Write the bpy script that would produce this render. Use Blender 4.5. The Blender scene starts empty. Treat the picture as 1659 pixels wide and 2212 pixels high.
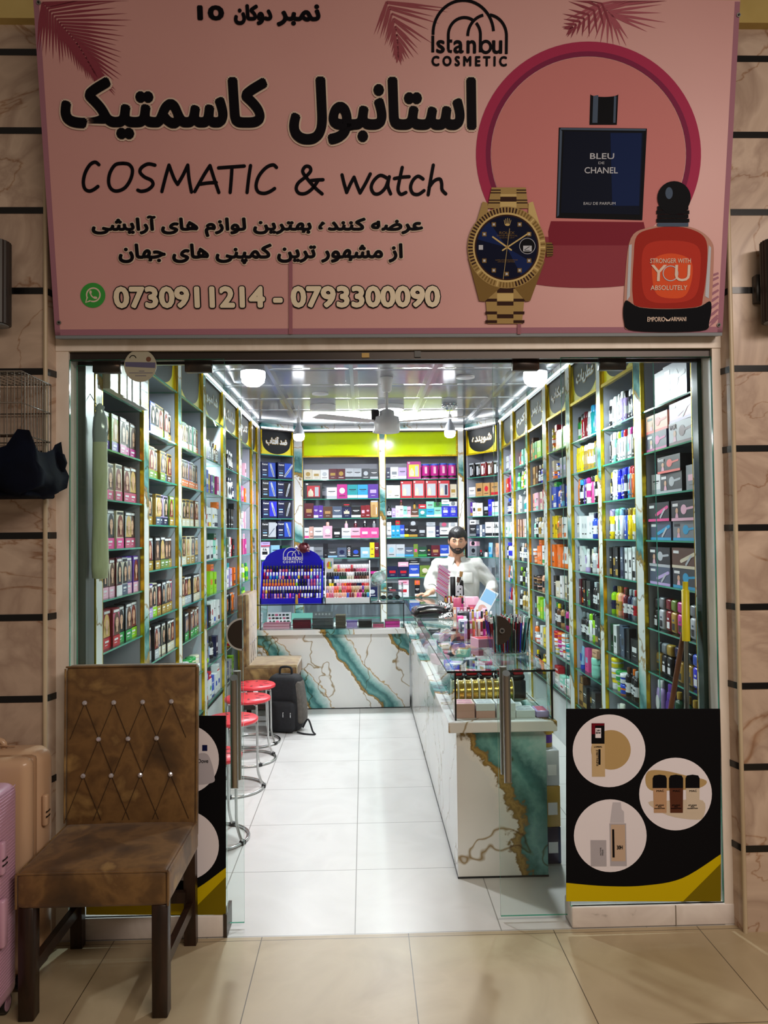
import bpy, bmesh, math, random
from mathutils import Vector, Matrix
random.seed(11)
S = bpy.context.scene
COL = S.collection
pi = math.pi

# ---------------------------------------------------------------- camera
FPX, PCX, PCY = 1660.0, 829.5, 1106.0
EYE = Vector((0, -2.975, 1.55))
_yaw, _pitch, _roll = math.atan(44.5/FPX), math.atan(46.5/FPX), .0114
FW = Vector((math.sin(_yaw)*math.cos(_pitch), math.cos(_yaw)*math.cos(_pitch), math.sin(_pitch)))
_r = FW.cross(Vector((0, 0, 1))).normalized()
_u = _r.cross(FW)
RT = math.cos(_roll)*_r - math.sin(_roll)*_u
UP = math.sin(_roll)*_r + math.cos(_roll)*_u
cd = bpy.data.cameras.new('camera')
cam = bpy.data.objects.new('camera', cd)
COL.objects.link(cam)
cam.matrix_world = Matrix(((RT.x, UP.x, -FW.x, EYE.x), (RT.y, UP.y, -FW.y, EYE.y), (RT.z, UP.z, -FW.z, EYE.z), (0, 0, 0, 1)))
cd.sensor_fit = 'VERTICAL'
cd.sensor_height = 36
cd.lens = FPX/2212*36
cd.clip_start = .05
S.camera = cam


def ray(x, y):
    return FW*FPX + RT*(x-PCX) - UP*(y-PCY)


# ---------------------------------------------------------------- world, exposure, large lights
w = bpy.data.worlds.new('world')
S.world = w
w.use_nodes = True
w.node_tree.nodes['Background'].inputs[0].default_value = (1, .80, .62, 1)
w.node_tree.nodes['Background'].inputs[1].default_value = .14
S.view_settings.view_transform = 'Standard'
S.view_settings.look = 'None'
S.view_settings.gamma = 1
S.view_settings.use_curve_mapping = False
S.view_settings.exposure = 0
S.cycles.max_bounces = 7
S.cycles.diffuse_bounces = 3
S.cycles.glossy_bounces = 3
S.cycles.transparent_max_bounces = 14
S.cycles.transmission_bounces = 3
S.cycles.caustics_reflective = False
S.cycles.caustics_refractive = False
S.cycles.sample_clamp_indirect = 4


def area(name, loc, look, sx, sy, power, color):
    l = bpy.data.lights.new(name, 'AREA')
    l.shape = 'RECTANGLE'
    l.size, l.size_y, l.energy, l.color = sx, sy, power, color
    o = bpy.data.objects.new(name, l)
    COL.objects.link(o)
    o.location = loc
    o.rotation_euler = Vector(look).to_track_quat('-Z', 'Y').to_euler()
    return o


COOL = (.93, .97, 1.0)
WARM = (1, .85, .70)
# the corridor's ceiling lamps
area('corridor_lamp', (1.25, -3.6, 3.3), (-.1, .42, -1), 2.2, .5, 62, WARM)
area('corridor_lamp', (2.2, -2.4, 3.2), (-.1, .40, -1), 1.2, .5, 36, (1, .86, .76))
# LED strips above the cabinets
area('led_strip_lamp', (-1.04, 3.1, 2.69), (1, 0, -.42), .04, 4.2, 29, COOL)
area('led_strip_lamp', (1.35, 3.05, 2.69), (-1, 0, -.42), .04, 4.0, 29, COOL)
area('led_strip_lamp', (.2, 5.5, 2.69), (0, -1, -.75), 1.7, .04, 14, COOL)

# ---------------------------------------------------------------- materials


def lin(h):
    h = h.lstrip('#')
    c = [int(h[i:i+2], 16)/255 for i in (0, 2, 4)]
    return tuple(((x+.055)/1.055)**2.4 if x > .04045 else x/12.92 for x in c)+(1,)


MATS = {}


def mat(name, color, rough=.5, metal=0, emit=0, coat=0, sheen=0, spec=.5):
    if name in MATS:
        return MATS[name]
    m = bpy.data.materials.new(name)
    m.use_nodes = True
    if name.startswith(('print_', 'poster_')):
        rough = .6                                       # matt printing ink
    b = m.node_tree.nodes['Principled BSDF']
    c = lin(color) if isinstance(color, str) else tuple(color)+(1,)
    b.inputs['Base Color'].default_value = c
    b.inputs['Roughness'].default_value = rough
    b.inputs['Metallic'].default_value = metal
    b.inputs['Coat Weight'].default_value = coat
    b.inputs['Sheen Weight'].default_value = sheen
    b.inputs['Specular IOR Level'].default_value = .08 if name.startswith(('print_', 'poster_')) else spec
    if emit:
        b.inputs['Emission Color'].default_value = c
        b.inputs['Emission Strength'].default_value = emit
    MATS[name] = m
    return m


def nodes(m):
    nt = m.node_tree
    return nt, nt.nodes['Principled BSDF'], nt.nodes.new, nt.links.new


def ramp(nt, stops, interp='LINEAR'):
    r = nt.nodes.new('ShaderNodeValToRGB')
    r.color_ramp.interpolation = interp
    e = r.color_ramp.elements
    while len(e) < len(stops):
        e.new(.5)
    for k, (p, c) in enumerate(stops):
        e[k].position = p
        e[k].color = lin(c)
    return r


def mottled(name, stops, scale, rough=.5, detail=5, dist=0, sheen=0, coord='Object', stretch=(1, 1, 1), bump=0, metal=0):
    """noise through a colour ramp"""
    m = mat(name, stops[0][1], rough, metal, sheen=sheen)
    nt, b, N, L = nodes(m)
    tc = N('ShaderNodeTexCoord')
    mp = N('ShaderNodeMapping')
    mp.inputs['Scale'].default_value = stretch
    no = N('ShaderNodeTexNoise')
    no.inputs['Scale'].default_value = scale
    no.inputs['Detail'].default_value = detail
    no.inputs['Distortion'].default_value = dist
    r = ramp(nt, stops)
    L(tc.outputs[coord], mp.inputs[0])
    L(mp.outputs[0], no.inputs[0])
    L(no.outputs[0], r.inputs[0])
    L(r.outputs[0], b.inputs['Base Color'])
    if bump:
        bp_ = N('ShaderNodeBump')
        bp_.inputs['Strength'].default_value = bump
        bp_.inputs['Distance'].default_value = .004
        L(no.outputs[0], bp_.inputs['Height'])
        L(bp_.outputs[0], b.inputs['Normal'])
    return m


def marble(name, d, off, scale=1.0, dist=.30, seed=0.0, nscale=2.6):
    """white stone with diagonal teal pools edged in gold, thin gold and grey veins; d = direction across the bands"""
    m = mat(name, '#ffffff', .12)
    nt, b, N, L = nodes(m)
    tc = N('ShaderNodeTexCoord')
    ad = N('ShaderNodeVectorMath')
    ad.inputs[1].default_value = (seed, seed*1.7, seed*.6)
    L(tc.outputs['Object'], ad.inputs[0])
    no = N('ShaderNodeTexNoise')
    no.inputs['Scale'].default_value = nscale
    no.inputs['Detail'].default_value = 9
    no.inputs['Roughness'].default_value = .62
    L(ad.outputs[0], no.inputs[0])
    dt = N('ShaderNodeVectorMath')
    dt.operation = 'DOT_PRODUCT'
    dt.inputs[1].default_value = d
    L(tc.outputs['Object'], dt.inputs[0])

    def mth(op, a, c, clamp=False):
        n = N('ShaderNodeMath')
        n.operation = op
        n.use_clamp = clamp
        for k, v in enumerate((a, c)):
            if hasattr(v, 'name'):
                L(v, n.inputs[k])
            elif v is not None:
                n.inputs[k].default_value = v
        return n.outputs[0]
    t = mth('MULTIPLY_ADD', dt.outputs['Value'], scale)
    t.node.inputs[2].default_value = off
    t = mth('ADD', t, mth('MULTIPLY', no.outputs[0], dist))
    n2 = N('ShaderNodeTexNoise')
    n2.inputs['Scale'].default_value = nscale*9
    n2.inputs['Detail'].default_value = 6
    L(ad.outputs[0], n2.inputs[0])
    t = mth('ADD', t, mth('MULTIPLY', mth('SUBTRACT', n2.outputs[0], .5), .07))
    t = mth('FRACT', t, None)
    r = ramp(nt, [(0, '#e9e9e6'), (.30, '#e2e3e1'), (.345, '#eceae4'), (.355, '#7d6330'), (.375, '#a88a4c'), (.392, '#80683a'), (.40, '#3f7674'), (.45, '#6ea8a4'), (.49, '#4c8987'), (.54, '#396f70'),
                  (.60, '#86b8b4'), (.66, '#b8d3cf'), (.70, '#dfe6e3'), (.72, '#b08a40'), (.732, '#e8e8e5'), (1, '#e9e9e6')])
    L(t, r.inputs[0])
    v = N('ShaderNodeTexNoise')
    v.inputs['Scale'].default_value = 1.7
    v.inputs['Detail'].default_value = 4
    L(ad.outputs[0], v.inputs[0])
    vv = mth('ABSOLUTE', mth('SUBTRACT', v.outputs[0], .5), None)
    vr = ramp(nt, [(0, '#a08250'), (.002, '#b5a077'), (.006, '#ffffff')])
    L(vv, vr.inputs[0])
    mx = N('ShaderNodeMix')
    mx.data_type = 'RGBA'
    mx.blend_type = 'MULTIPLY'
    mx.inputs[0].default_value = 1
    L(r.outputs[0], mx.inputs[6])
    L(vr.outputs[0], mx.inputs[7])
    L(mx.outputs[2], b.inputs['Base Color'])
    return m


def glass(name, tint=(.93, .97, .96), ior=1.35, fac=1.0):
    """clear sheet: straight-through transmission with a weak mirror reflection"""
    m = bpy.data.materials.new(name)
    m.use_nodes = True
    nt = m.node_tree
    nt.nodes.clear()
    N, L = nt.nodes.new, nt.links.new
    o, mx, t, g, fr = N('ShaderNodeOutputMaterial'), N('ShaderNodeMixShader'), N('ShaderNodeBsdfTransparent'), N('ShaderNodeBsdfGlossy'), N('ShaderNodeFresnel')
    t.inputs[0].default_value = tint+(1,)
    g.inputs[0].default_value = (fac, fac, fac, 1)
    g.inputs[1].default_value = .01
    fr.inputs[0].default_value = ior
    ge, mu = N('ShaderNodeNewGeometry'), N('ShaderNodeMath')
    mu.operation = 'MULTIPLY_ADD'                       # reflect once, on the face towards the eye
    mu.use_clamp = True
    L(ge.outputs['Backfacing'], mu.inputs[0])
    mu.inputs[1].default_value = -1
    L(fr.outputs[0], mu.inputs[2])
    L(mu.outputs[0], mx.inputs[0])
    L(t.outputs[0], mx.inputs[1])
    L(g.outputs[0], mx.inputs[2])
    L(mx.outputs[0], o.inputs[0])
    return m


def grid_tiles(name, stops, nscale, pitch, x0, y0, groove, gw, rough, bump=.0, axes='xy', var=.0, emit=0):
    """square tiles with thin joints; joint lines pass through x0, y0"""
    m = mottled(name, stops, nscale, rough, dist=.6)
    nt, b, N, L = nodes(m)
    src = b.inputs['Base Color'].links[0].from_socket
    tc = next(n for n in nt.nodes if n.type == 'TEX_COORD')
    sx = N('ShaderNodeSeparateXYZ')
    L(tc.outputs['Object'], sx.inputs[0])

    def mth(op, a, c=None):
        n = N('ShaderNodeMath')
        n.operation = op
        for k, v in enumerate((a, c)):
            if v is None:
                continue
            if isinstance(v, (int, float)):
                n.inputs[k].default_value = v
            else:
                L(v, n.inputs[k])
        return n.outputs[0]
    ds = []
    for ax, o0 in ((axes[0], x0), (axes[1], y0)):
        v = mth('PINGPONG', mth('SUBTRACT', sx.outputs['xyz'.index(ax)], o0), pitch/2)
        ds.append(v)
    d = mth('MINIMUM', ds[0], ds[1])
    k = mth('LESS_THAN', d, gw)
    mx = N('ShaderNodeMix')
    mx.data_type = 'RGBA'
    L(k, mx.inputs[0])
    L(src, mx.inputs[6])
    mx.inputs[7].default_value = lin(groove)
    L(mx.outputs[2], b.inputs['Base Color'])
    if bump:
        mr = N('ShaderNodeMapRange')
        mr.inputs[1].default_value = gw
        mr.inputs[2].default_value = gw*3.5
        L(d, mr.inputs[0])
        bn = N('ShaderNodeBump')
        bn.inputs['Strength'].default_value = bump
        bn.inputs['Distance'].default_value = .01
        L(mr.outputs[0], bn.inputs['Height'])
        L(bn.outputs[0], b.inputs['Normal'])
    return m


PAL = dict(white='#e6e7e9', cream='#ddd3bb', beige='#cbb48f', tan='#b58a55', brown='#5b3a2a', maroon='#5d1526', red='#c11a2b', darkred='#7d1520', orange='#ee7420', yellow='#f0d31c', gold='#b08d3a',
           lime='#9ad31d', green='#2f9a4a', darkgreen='#1f4a35', olive='#6f8a35', mint='#8fd6c2', teal='#1f9aa0', azure='#2b9fd0', blue='#2b4fc0', cobalt='#2a2fd0', navy='#141a44', lightblue='#8fc0e6',
           purple='#5a2f9c', lavender='#bda6dc', magenta='#c32a8c', pink='#e84f95', palepink='#eab3c8', peach='#eeb08f', silver='#b9bfc6', grey='#7e848b', darkgrey='#3b3f45', black='#15151a',
           coral='#f0685f', slate='#4d5a72', skin='#d9a98a', nude='#d7a79a', rose='#c9587a', charcoal='#22242a', ivory='#e4dfd2', sand='#c9a46a')


def P(n, rough=.35):
    """palette colour as a material"""
    return mat('paint_'+n+('' if rough == .35 else '_%d' % (rough*100)), PAL[n], rough)


M_GLASS = glass('clear_glass')
M_EDGE = mat('glass_edge', '#3f9a80', .1)
M_SHELF = glass('shelf_glass', (.84, .94, .91))
M_TOP = glass('counter_glass', (.93, .97, .96), ior=1.42)
M_CHROME = mat('chrome', '#c9ccd0', .12, 1)
M_STEEL = mat('brushed_steel', '#a8a49e', .28, 1)
M_GOLD = mat('gold_mirror', '#e0bb1e', .22, .75)
M_WHITE = mat('white_plastic', '#e8e8e6', .3)
M_BLACK = mat('black_satin', '#101013', .35)
M_LED = mat('led_light', '#f4f8ff', .5, emit=6)
M_BULB = mat('bulb_light', '#f6f9ff', .5, emit=14)
M_GREYB = mat('grey_laminate', '#b3b5c2', .4)
M_VELVET = mottled('brown_velvet', [(.28, '#35230f'), (.42, '#5c4020'), (.5, '#7c5b32'), (.58, '#664826'), (.70, '#a88650')], 6, .55, 9, .25, sheen=.12, bump=.2)
M_VELVET_PALE = mottled('pale_velvet', [(.25, '#6a4a26'), (.5, '#8c7148'), (.75, '#a89468')], 12, .6, 6, .5, sheen=.5, bump=.15)
M_WOOD = mottled('dark_wood', [(.3, '#1f110a'), (.7, '#331d12')], 6, .35, 4, 1, stretch=(6, 6, 1))

# ---------------------------------------------------------------- mesh builder


class MB:
    def __init__(s):
        s.v, s.f, s.k, s.sm, s.mats, s.T = [], [], [], [], [], None

    def add(s, vs, fs, m, smooth=False):
        if m not in s.mats:
            s.mats.append(m)
        k, b = s.mats.index(m), len(s.v)
        s.v += [tuple(s.T @ Vector(p)) if s.T is not None else tuple(p) for p in vs]
        for f in fs:
            s.f.append(tuple(b+i for i in f))
            s.k.append(k)
            s.sm.append(smooth)
        return s

    def box(s, x0, x1, y0, y1, z0, z1, m):
        return s.add([(x, y, z) for z in (z0, z1) for y in (y0, y1) for x in (x0, x1)],
                     [(0, 2, 3, 1), (4, 5, 7, 6), (0, 1, 5, 4), (2, 6, 7, 3), (0, 4, 6, 2), (1, 3, 7, 5)], m)

    def pane(s, x0, x1, y0, y1, z0, z1, m, edge):
        """glass sheet: the two large faces clear, the four thin edges green"""
        d = (x1-x0, y1-y0, z1-z0)
        a = d.index(min(d))
        fs = [(0, 2, 3, 1), (4, 5, 7, 6), (0, 1, 5, 4), (2, 6, 7, 3), (0, 4, 6, 2), (1, 3, 7, 5)]
        big = {0: (4, 5), 1: (2, 3), 2: (0, 1)}[a]
        vs = [(x, y, z) for z in (z0, z1) for y in (y0, y1) for x in (x0, x1)]
        s.add(vs, [fs[i] for i in big], m)
        return s.add(vs, [fs[i] for i in range(6) if i not in big], edge)

    def rbox(s, x0, x1, y0, y1, z0, z1, r, m, seg=3, smooth=True, fn=None):
        """box with rounded edges; fn(co) may reshape each vertex"""
        bm = bmesh.new()
        bmesh.ops.create_cube(bm, size=1)
        for v in bm.verts:
            v.co = Vector(((x0+x1)/2+v.co.x*(x1-x0), (y0+y1)/2+v.co.y*(y1-y0), (z0+z1)/2+v.co.z*(z1-z0)))
        bmesh.ops.bevel(bm, geom=bm.edges[:], offset=r, segments=seg, profile=.5, affect='EDGES')
        if fn:
            bmesh.ops.subdivide_edges(bm, edges=bm.edges[:], cuts=2, use_grid_fill=True)
        bm.verts.index_update()
        vs = [fn(v.co.copy()) if fn else v.co.copy() for v in bm.verts]
        s.add(vs, [[v.index for v in f.verts] for f in bm.faces], m, smooth)
        bm.free()
        return s

    def poly(s, pts, m):
        return s.add(pts, [tuple(range(len(pts)))], m)

    def prism(s, pts, a0, a1, m, axis='y', smooth=False):
        """outline (u, v) swept along an axis: y -> (u, a, v), x -> (a, u, v), z -> (u, v, a)"""
        g = {'y': lambda u, v, a: (u, a, v), 'x': lambda u, v, a: (a, u, v), 'z': lambda u, v, a: (u, v, a)}[axis]
        n = len(pts)
        vs = [g(u, v, a) for a in (a0, a1) for u, v in pts]
        s.add(vs, [tuple(range(n)), tuple(range(2*n-1, n-1, -1))], m)
        return s.add(vs, [(i, n+i, n+(i+1) % n, (i+1) % n) for i in range(n)], m, smooth)

    def lathe(s, prof, m, n=14, c=(0, 0, 0), smooth=True, sx=1, sy=1):
        vs, fs = [], []
        for r, z in prof:
            for i in range(n):
                a = 2*pi*i/n
                vs.append((c[0]+r*sx*math.cos(a), c[1]+r*sy*math.sin(a), c[2]+z))
        for j in range(len(prof)-1):
            for i in range(n):
                k = (i+1) % n
                fs.append((j*n+i, j*n+k, (j+1)*n+k, (j+1)*n+i))
        s.add(vs, fs, m, smooth)
        if prof[0][0] > 1e-5:
            s.add(vs[:n], [tuple(range(n-1, -1, -1))], m)
        if prof[-1][0] > 1e-5:
            s.add(vs[-n:], [tuple(range(n))], m)
        return s

    def cyl(s, a, b, r, m, n=12, r2=None, smooth=True):
        a, b = Vector(a), Vector(b)
        return s.tube([a, b], r, m, n, r2=r2)

    def tube(s, pts, r, m, n=8, r2=None, closed=False):
        pts = [Vector(p) for p in pts]
        K = len(pts)
        vs, fs = [], []
        up = None
        for i, p in enumerate(pts):
            if closed:
                t = (pts[(i+1) % K]-pts[i-1]).normalized()
            else:
                t = (pts[min(i+1, K-1)]-pts[max(i-1, 0)]).normalized()
            if up is None:
                up = t.orthogonal().normalized()
            else:
                up = (up-t*up.dot(t)).normalized()
            sd = t.cross(up)
            rr = r[i] if isinstance(r, (list, tuple)) else (r if r2 is None else r+(r2-r)*i/(K-1))
            for j in range(n):
                q = 2*pi*j/n
                vs.append(p+(up*math.cos(q)+sd*math.sin(q))*rr)
        for i in range(K if closed else K-1):
            for j in range(n):
                k, i2 = (j+1) % n, (i+1) % K
                fs.append((i*n+j, i*n+k, i2*n+k, i2*n+j))
        s.add(vs, fs, m, True)
        if not closed:
            s.add(vs[:n], [tuple(range(n-1, -1, -1))], m)
            s.add(vs[-n:], [tuple(range(n))], m)
        return s

    def ball(s, c, r, m, n=12, sx=1, sy=1, sz=1):
        h = max(4, n//2)
        pr = [(r*math.sin(pi*i/h)+1e-6*(i in (0, h)), -r*sz*math.cos(pi*i/h)) for i in range(h+1)]
        return s.lathe(pr, m, n, c, True, sx, sy)

    def disc(s, cx, cz, r, y, m, n=20, rz=None, face=-1):
        """flat ellipse in an xz plane"""
        rz = r if rz is None else rz
        pts = [(cx+r*math.cos(2*pi*i/n), y, cz+rz*math.sin(2*pi*i/n)) for i in range(n)]
        return s.poly(pts if face < 0 else pts[::-1], m)

    def rect(s, x0, x1, z0, z1, y, m):
        return s.poly([(x0, y, z0), (x1, y, z0), (x1, y, z1), (x0, y, z1)], m)

    def mesh(s, name):
        me = bpy.data.meshes.new(name)
        me.from_pydata(s.v, [], s.f)
        for m in s.mats:
            me.materials.append(m)
        me.polygons.foreach_set('material_index', s.k)
        me.polygons.foreach_set('use_smooth', s.sm)
        me.update()
        return me

    def make(s, name, parent=None, loc=None, rz=0):
        return link(name, s.mesh(name), parent, loc, rz)


def link(name, me, parent=None, loc=None, rz=0):
    o = bpy.data.objects.new(name, me)
    COL.objects.link(o)
    if parent is not None:
        o.parent = parent
    if loc is not None:
        o.location = loc
    if rz:
        o.rotation_euler = (0, 0, rz)
    return o


LABELS = {}


def tag(o, label, cat, group=None, kind=None):
    o['label'], o['category'] = label, cat
    if group:
        o['group'] = group
    if kind:
        o['kind'] = kind
    LABELS.setdefault(label, []).append(o.name)
    return o


def thing(name, label, cat, loc=(0, 0, 0), rz=0, group=None):
    o = bpy.data.objects.new(name, None)
    COL.objects.link(o)
    o.empty_display_size = .1
    o.location = loc
    o.rotation_euler = (0, 0, rz)
    return tag(o, label, cat, group)


def struct(name, mb, parent=None):
    o = mb.make(name, parent)
    if parent is None:
        o['kind'] = 'structure'
    return o


# ---------------------------------------------------------------- lettering
AR = {'ا': (0xFE8D, 0xFE8E, 0, 0), 'آ': (0xFE81, 0xFE82, 0, 0), 'ب': (0xFE8F, 0xFE90, 0xFE91, 0xFE92), 'پ': (0xFB56, 0xFB57, 0xFB58, 0xFB59), 'ت': (0xFE95, 0xFE96, 0xFE97, 0xFE98),
      'ج': (0xFE9D, 0xFE9E, 0xFE9F, 0xFEA0), 'د': (0xFEA9, 0xFEAA, 0, 0), 'ر': (0xFEAD, 0xFEAE, 0, 0), 'ز': (0xFEAF, 0xFEB0, 0, 0), 'س': (0xFEB1, 0xFEB2, 0xFEB3, 0xFEB4), 'ش': (0xFEB5, 0xFEB6, 0xFEB7, 0xFEB8),
      'ض': (0xFEBD, 0xFEBE, 0xFEBF, 0xFEC0), 'ط': (0xFEC1, 0xFEC2, 0xFEC3, 0xFEC4), 'ع': (0xFEC9, 0xFECA, 0xFECB, 0xFECC), 'ف': (0xFED1, 0xFED2, 0xFED3, 0xFED4), 'ک': (0xFB8E, 0xFB8F, 0xFB90, 0xFB91),
      'ل': (0xFEDD, 0xFEDE, 0xFEDF, 0xFEE0), 'م': (0xFEE1, 0xFEE2, 0xFEE3, 0xFEE4), 'ن': (0xFEE5, 0xFEE6, 0xFEE7, 0xFEE8), 'ه': (0xFEE9, 0xFEEA, 0xFEEB, 0xFEEC), 'و': (0xFEED, 0xFEEE, 0, 0), 'ی': (0xFBFC, 0xFBFD, 0xFBFE, 0xFBFF)}


def shape(t):
    """join Persian letters into their connected forms, in the order they are drawn from the left"""
    out = []
    for i, c in enumerate(t):
        if c not in AR:
            out.append(c)
            continue
        p = i > 0 and t[i-1] in AR and AR[t[i-1]][2]
        n = i+1 < len(t) and t[i+1] in AR and AR[c][2]
        out.append(chr(AR[c][3 if p and n else 1 if p else 2 if n else 0]))
    return ''.join(reversed(out))


_TX = {}


def glyphs(t):
    """outline fill of a line of text as (islands of 2-D verts and faces), unit box scaled later"""
    if t in _TX:
        return _TX[t]
    cu = bpy.data.curves.new('t', 'FONT')
    cu.body = shape(t) if any(c in AR for c in t) else t
    cu.resolution_u = 3
    o = bpy.data.objects.new('t', cu)
    COL.objects.link(o)
    dg = bpy.context.evaluated_depsgraph_get()
    dg.update()
    e = o.evaluated_get(dg)
    me = e.to_mesh()
    vs = [(v.co.x, v.co.y) for v in me.vertices]
    fs = [tuple(p.vertices) for p in me.polygons]
    e.to_mesh_clear()
    bpy.data.objects.remove(o)
    par = list(range(len(vs)))

    def find(a):
        while par[a] != a:
            par[a] = par[par[a]]
            a = par[a]
        return a
    for f in fs:
        for i in f[1:]:
            par[find(i)] = find(f[0])
    ids = {}
    isl = [ids.setdefault(find(i), len(ids)) for i in range(len(vs))]
    x0, x1 = min(v[0] for v in vs), max(v[0] for v in vs)
    y0, y1 = min(v[1] for v in vs), max(v[1] for v in vs)
    _TX[t] = (vs, fs, isl, (x0, x1, y0, y1))
    return _TX[t]


def put_text(mb, t, m, F, bold=0, n=8, rect=None, lift=0.0, step=2e-5):
    """fit a line of text in rect (u0, u1, v0, v1); F(u, v, h) gives the 3-D point. bold thickens the strokes by that radius"""
    vs, fs, isl, (x0, x1, y0, y1) = glyphs(t)
    u0, u1, v0, v1 = rect
    sh = [(0, 0)]+([(bold*math.cos(2*pi*k/n), bold*math.sin(2*pi*k/n)) for k in range(n)] if bold else [])
    for q, (dx, dy) in enumerate(sh):
        pts = []
        for (x, y), i in zip(vs, isl):
            u = u0+(x-x0)/(x1-x0)*(u1-u0)+dx
            v = v0+(y-y0)/(y1-y0)*(v1-v0)+dy
            pts.append(F(u, v, lift+(i % 7)*step+q*step*7))
        mb.add(pts, fs, m)


def ribbon(mb, pts, wd, m, F, lift=0, cap=True):
    """flat pen stroke along a 2-D polyline; wd = width or list of widths"""
    K = len(pts)
    W = wd if isinstance(wd, (list, tuple)) else [wd]*K
    L_, R_ = [], []
    for i, p in enumerate(pts):
        a, b = Vector(pts[max(i-1, 0)]), Vector(pts[min(i+1, K-1)])
        t = (b-a).normalized()
        nrm = Vector((-t.y, t.x))*W[i]/2
        L_.append(F(p[0]+nrm.x, p[1]+nrm.y, lift))
        R_.append(F(p[0]-nrm.x, p[1]-nrm.y, lift))
    mb.add(L_+R_, [(i, K+i, K+i+1, i+1) for i in range(K-1)], m)
    if cap:
        for e, ww in ((pts[0], W[0]), (pts[-1], W[-1])):
            mb.poly([F(e[0]+ww/2*math.cos(2*pi*k/10), e[1]+ww/2*math.sin(2*pi*k/10), lift+1e-5) for k in range(10)], m)


def smooth2(pts, n=6, closed=False):
    """Catmull-Rom through 2-D or 3-D points"""
    out, K = [], len(pts)
    V = [Vector(p) for p in pts]
    for i in range(K if closed else K-1):
        p1, p2 = V[i], V[(i+1) % K]
        p0 = V[i-1] if (i > 0 or closed) else p1
        p3 = V[(i+2) % K] if (i+2 < K or closed) else p2
        for j in range(n):
            t = j/n
            out.append(tuple(.5*((2*p1)+(-p0+p2)*t+(2*p0-5*p1+4*p2-p3)*t*t+(-p0+3*p1-3*p2+p3)*t**3)))
    if not closed:
        out.append(tuple(V[-1]))
    return out


def arc(cx, cy, r, a0, a1, n=16, ry=None):
    ry = r if ry is None else ry
    return [(cx+r*math.cos(math.radians(a0+(a1-a0)*i/n)), cy+ry*math.sin(math.radians(a0+(a1-a0)*i/n))) for i in range(n+1)]

# ---------------------------------------------------------------- the setting
M_STONE = mottled('facade_stone', [(.22, '#9d8777'), (.42, '#c2ab99'), (.5, '#ac9484'), (.6, '#ccb6a4'), (.8, '#b59c8a')], 2.2, .3, 7, 1.4)
nt, b_, N_, L_n = nodes(M_STONE)
v_ = N_('ShaderNodeTexNoise')
v_.inputs['Scale'].default_value = 1.6
v_.inputs['Detail'].default_value = 6
v_.inputs['Distortion'].default_value = 1.2
tc_ = next(n for n in nt.nodes if n.type == 'TEX_COORD')
L_n(tc_.outputs['Object'], v_.inputs[0])
sb_ = N_('ShaderNodeMath')
sb_.operation = 'SUBTRACT'
sb_.inputs[1].default_value = .47
ab_ = N_('ShaderNodeMath')
ab_.operation = 'ABSOLUTE'
L_n(v_.outputs[0], sb_.inputs[0])
L_n(sb_.outputs[0], ab_.inputs[0])
vr_ = ramp(nt, [(0, '#cfb6a2'), (.003, '#eadfd5'), (.010, '#ffffff')])
L_n(ab_.outputs[0], vr_.inputs[0])
mx_ = N_('ShaderNodeMix')
mx_.data_type = 'RGBA'
mx_.blend_type = 'MULTIPLY'
mx_.inputs[0].default_value = 1
src_ = b_.inputs['Base Color'].links[0].from_socket
L_n(src_, mx_.inputs[6])
L_n(vr_.outputs[0], mx_.inputs[7])
L_n(mx_.outputs[2], b_.inputs['Base Color'])

M_BEAD = mottled('cream_bead', [(.3, '#b5a084'), (.7, '#d3c4a8')], 5, .35, stretch=(1, 1, .3))
M_JAMB = mottled('cream_paint', [(.3, '#d3c4b6'), (.5, '#eadfd5'), (.75, '#dccdc0')], 4, .45, 6, .5, stretch=(2, 2, .6))
M_STRIPE = mat('black_strip', '#0c0b0d', .25)
M_PLINTH = mottled('scuffed_white_paint', [(.25, '#6d645c'), (.33, '#ddd3cf'), (.6, '#ece4e0'), (.8, '#d3c8c2')], 7, .5, 8, .6)
M_FLOOR_IN = grid_tiles('white_floor_tile', [(.3, '#cfcecb'), (.55, '#d8d7d4'), (.8, '#cac8c4')], 3.0, .57, -.05, .05, '#8f8d88', .0022, .3)
M_FLOOR_OUT = grid_tiles('beige_floor_tile', [(.28, '#a9977a'), (.5, '#b8a788'), (.72, '#a39071')], 2.6, .565, .157, .02, '#4f4332', .0016, .36)
M_CEIL = grid_tiles('pvc_ceiling_tile', [(.3, '#7c7f88'), (.6, '#8c8f98'), (.8, '#82858e')], 1.6, .615, -.08, 2.65, '#a2a5ac', .014, .14, bump=.5)

fl = MB().box(-1.45, 1.76, .045, 5.95, -.06, 0, M_FLOOR_IN)
struct('floor_inner', fl)
struct('floor_outer', MB().box(-2.6, 2.6, -4.2, .045, -.06, 0, M_FLOOR_OUT))
struct('ceiling', MB().box(-1.45, 1.76, .17, 5.95, 2.76, 2.82, M_CEIL))
struct('wall_back', MB().box(-1.45, 1.76, 5.88, 5.95, 0, 2.76, M_GREYB))
struct('wall_inner_left', MB().box(-1.5, -1.42, .3, 5.95, 0, 2.8, M_GREYB))
struct('wall_inner_right', MB().box(1.74, 1.82, .3, 5.95, 0, 2.8, M_GREYB))

ZS = (.006, .317, .63, .942, 1.248, 1.557, 1.867, 2.182, 2.492, 2.803, 3.113, 3.42)


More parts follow.
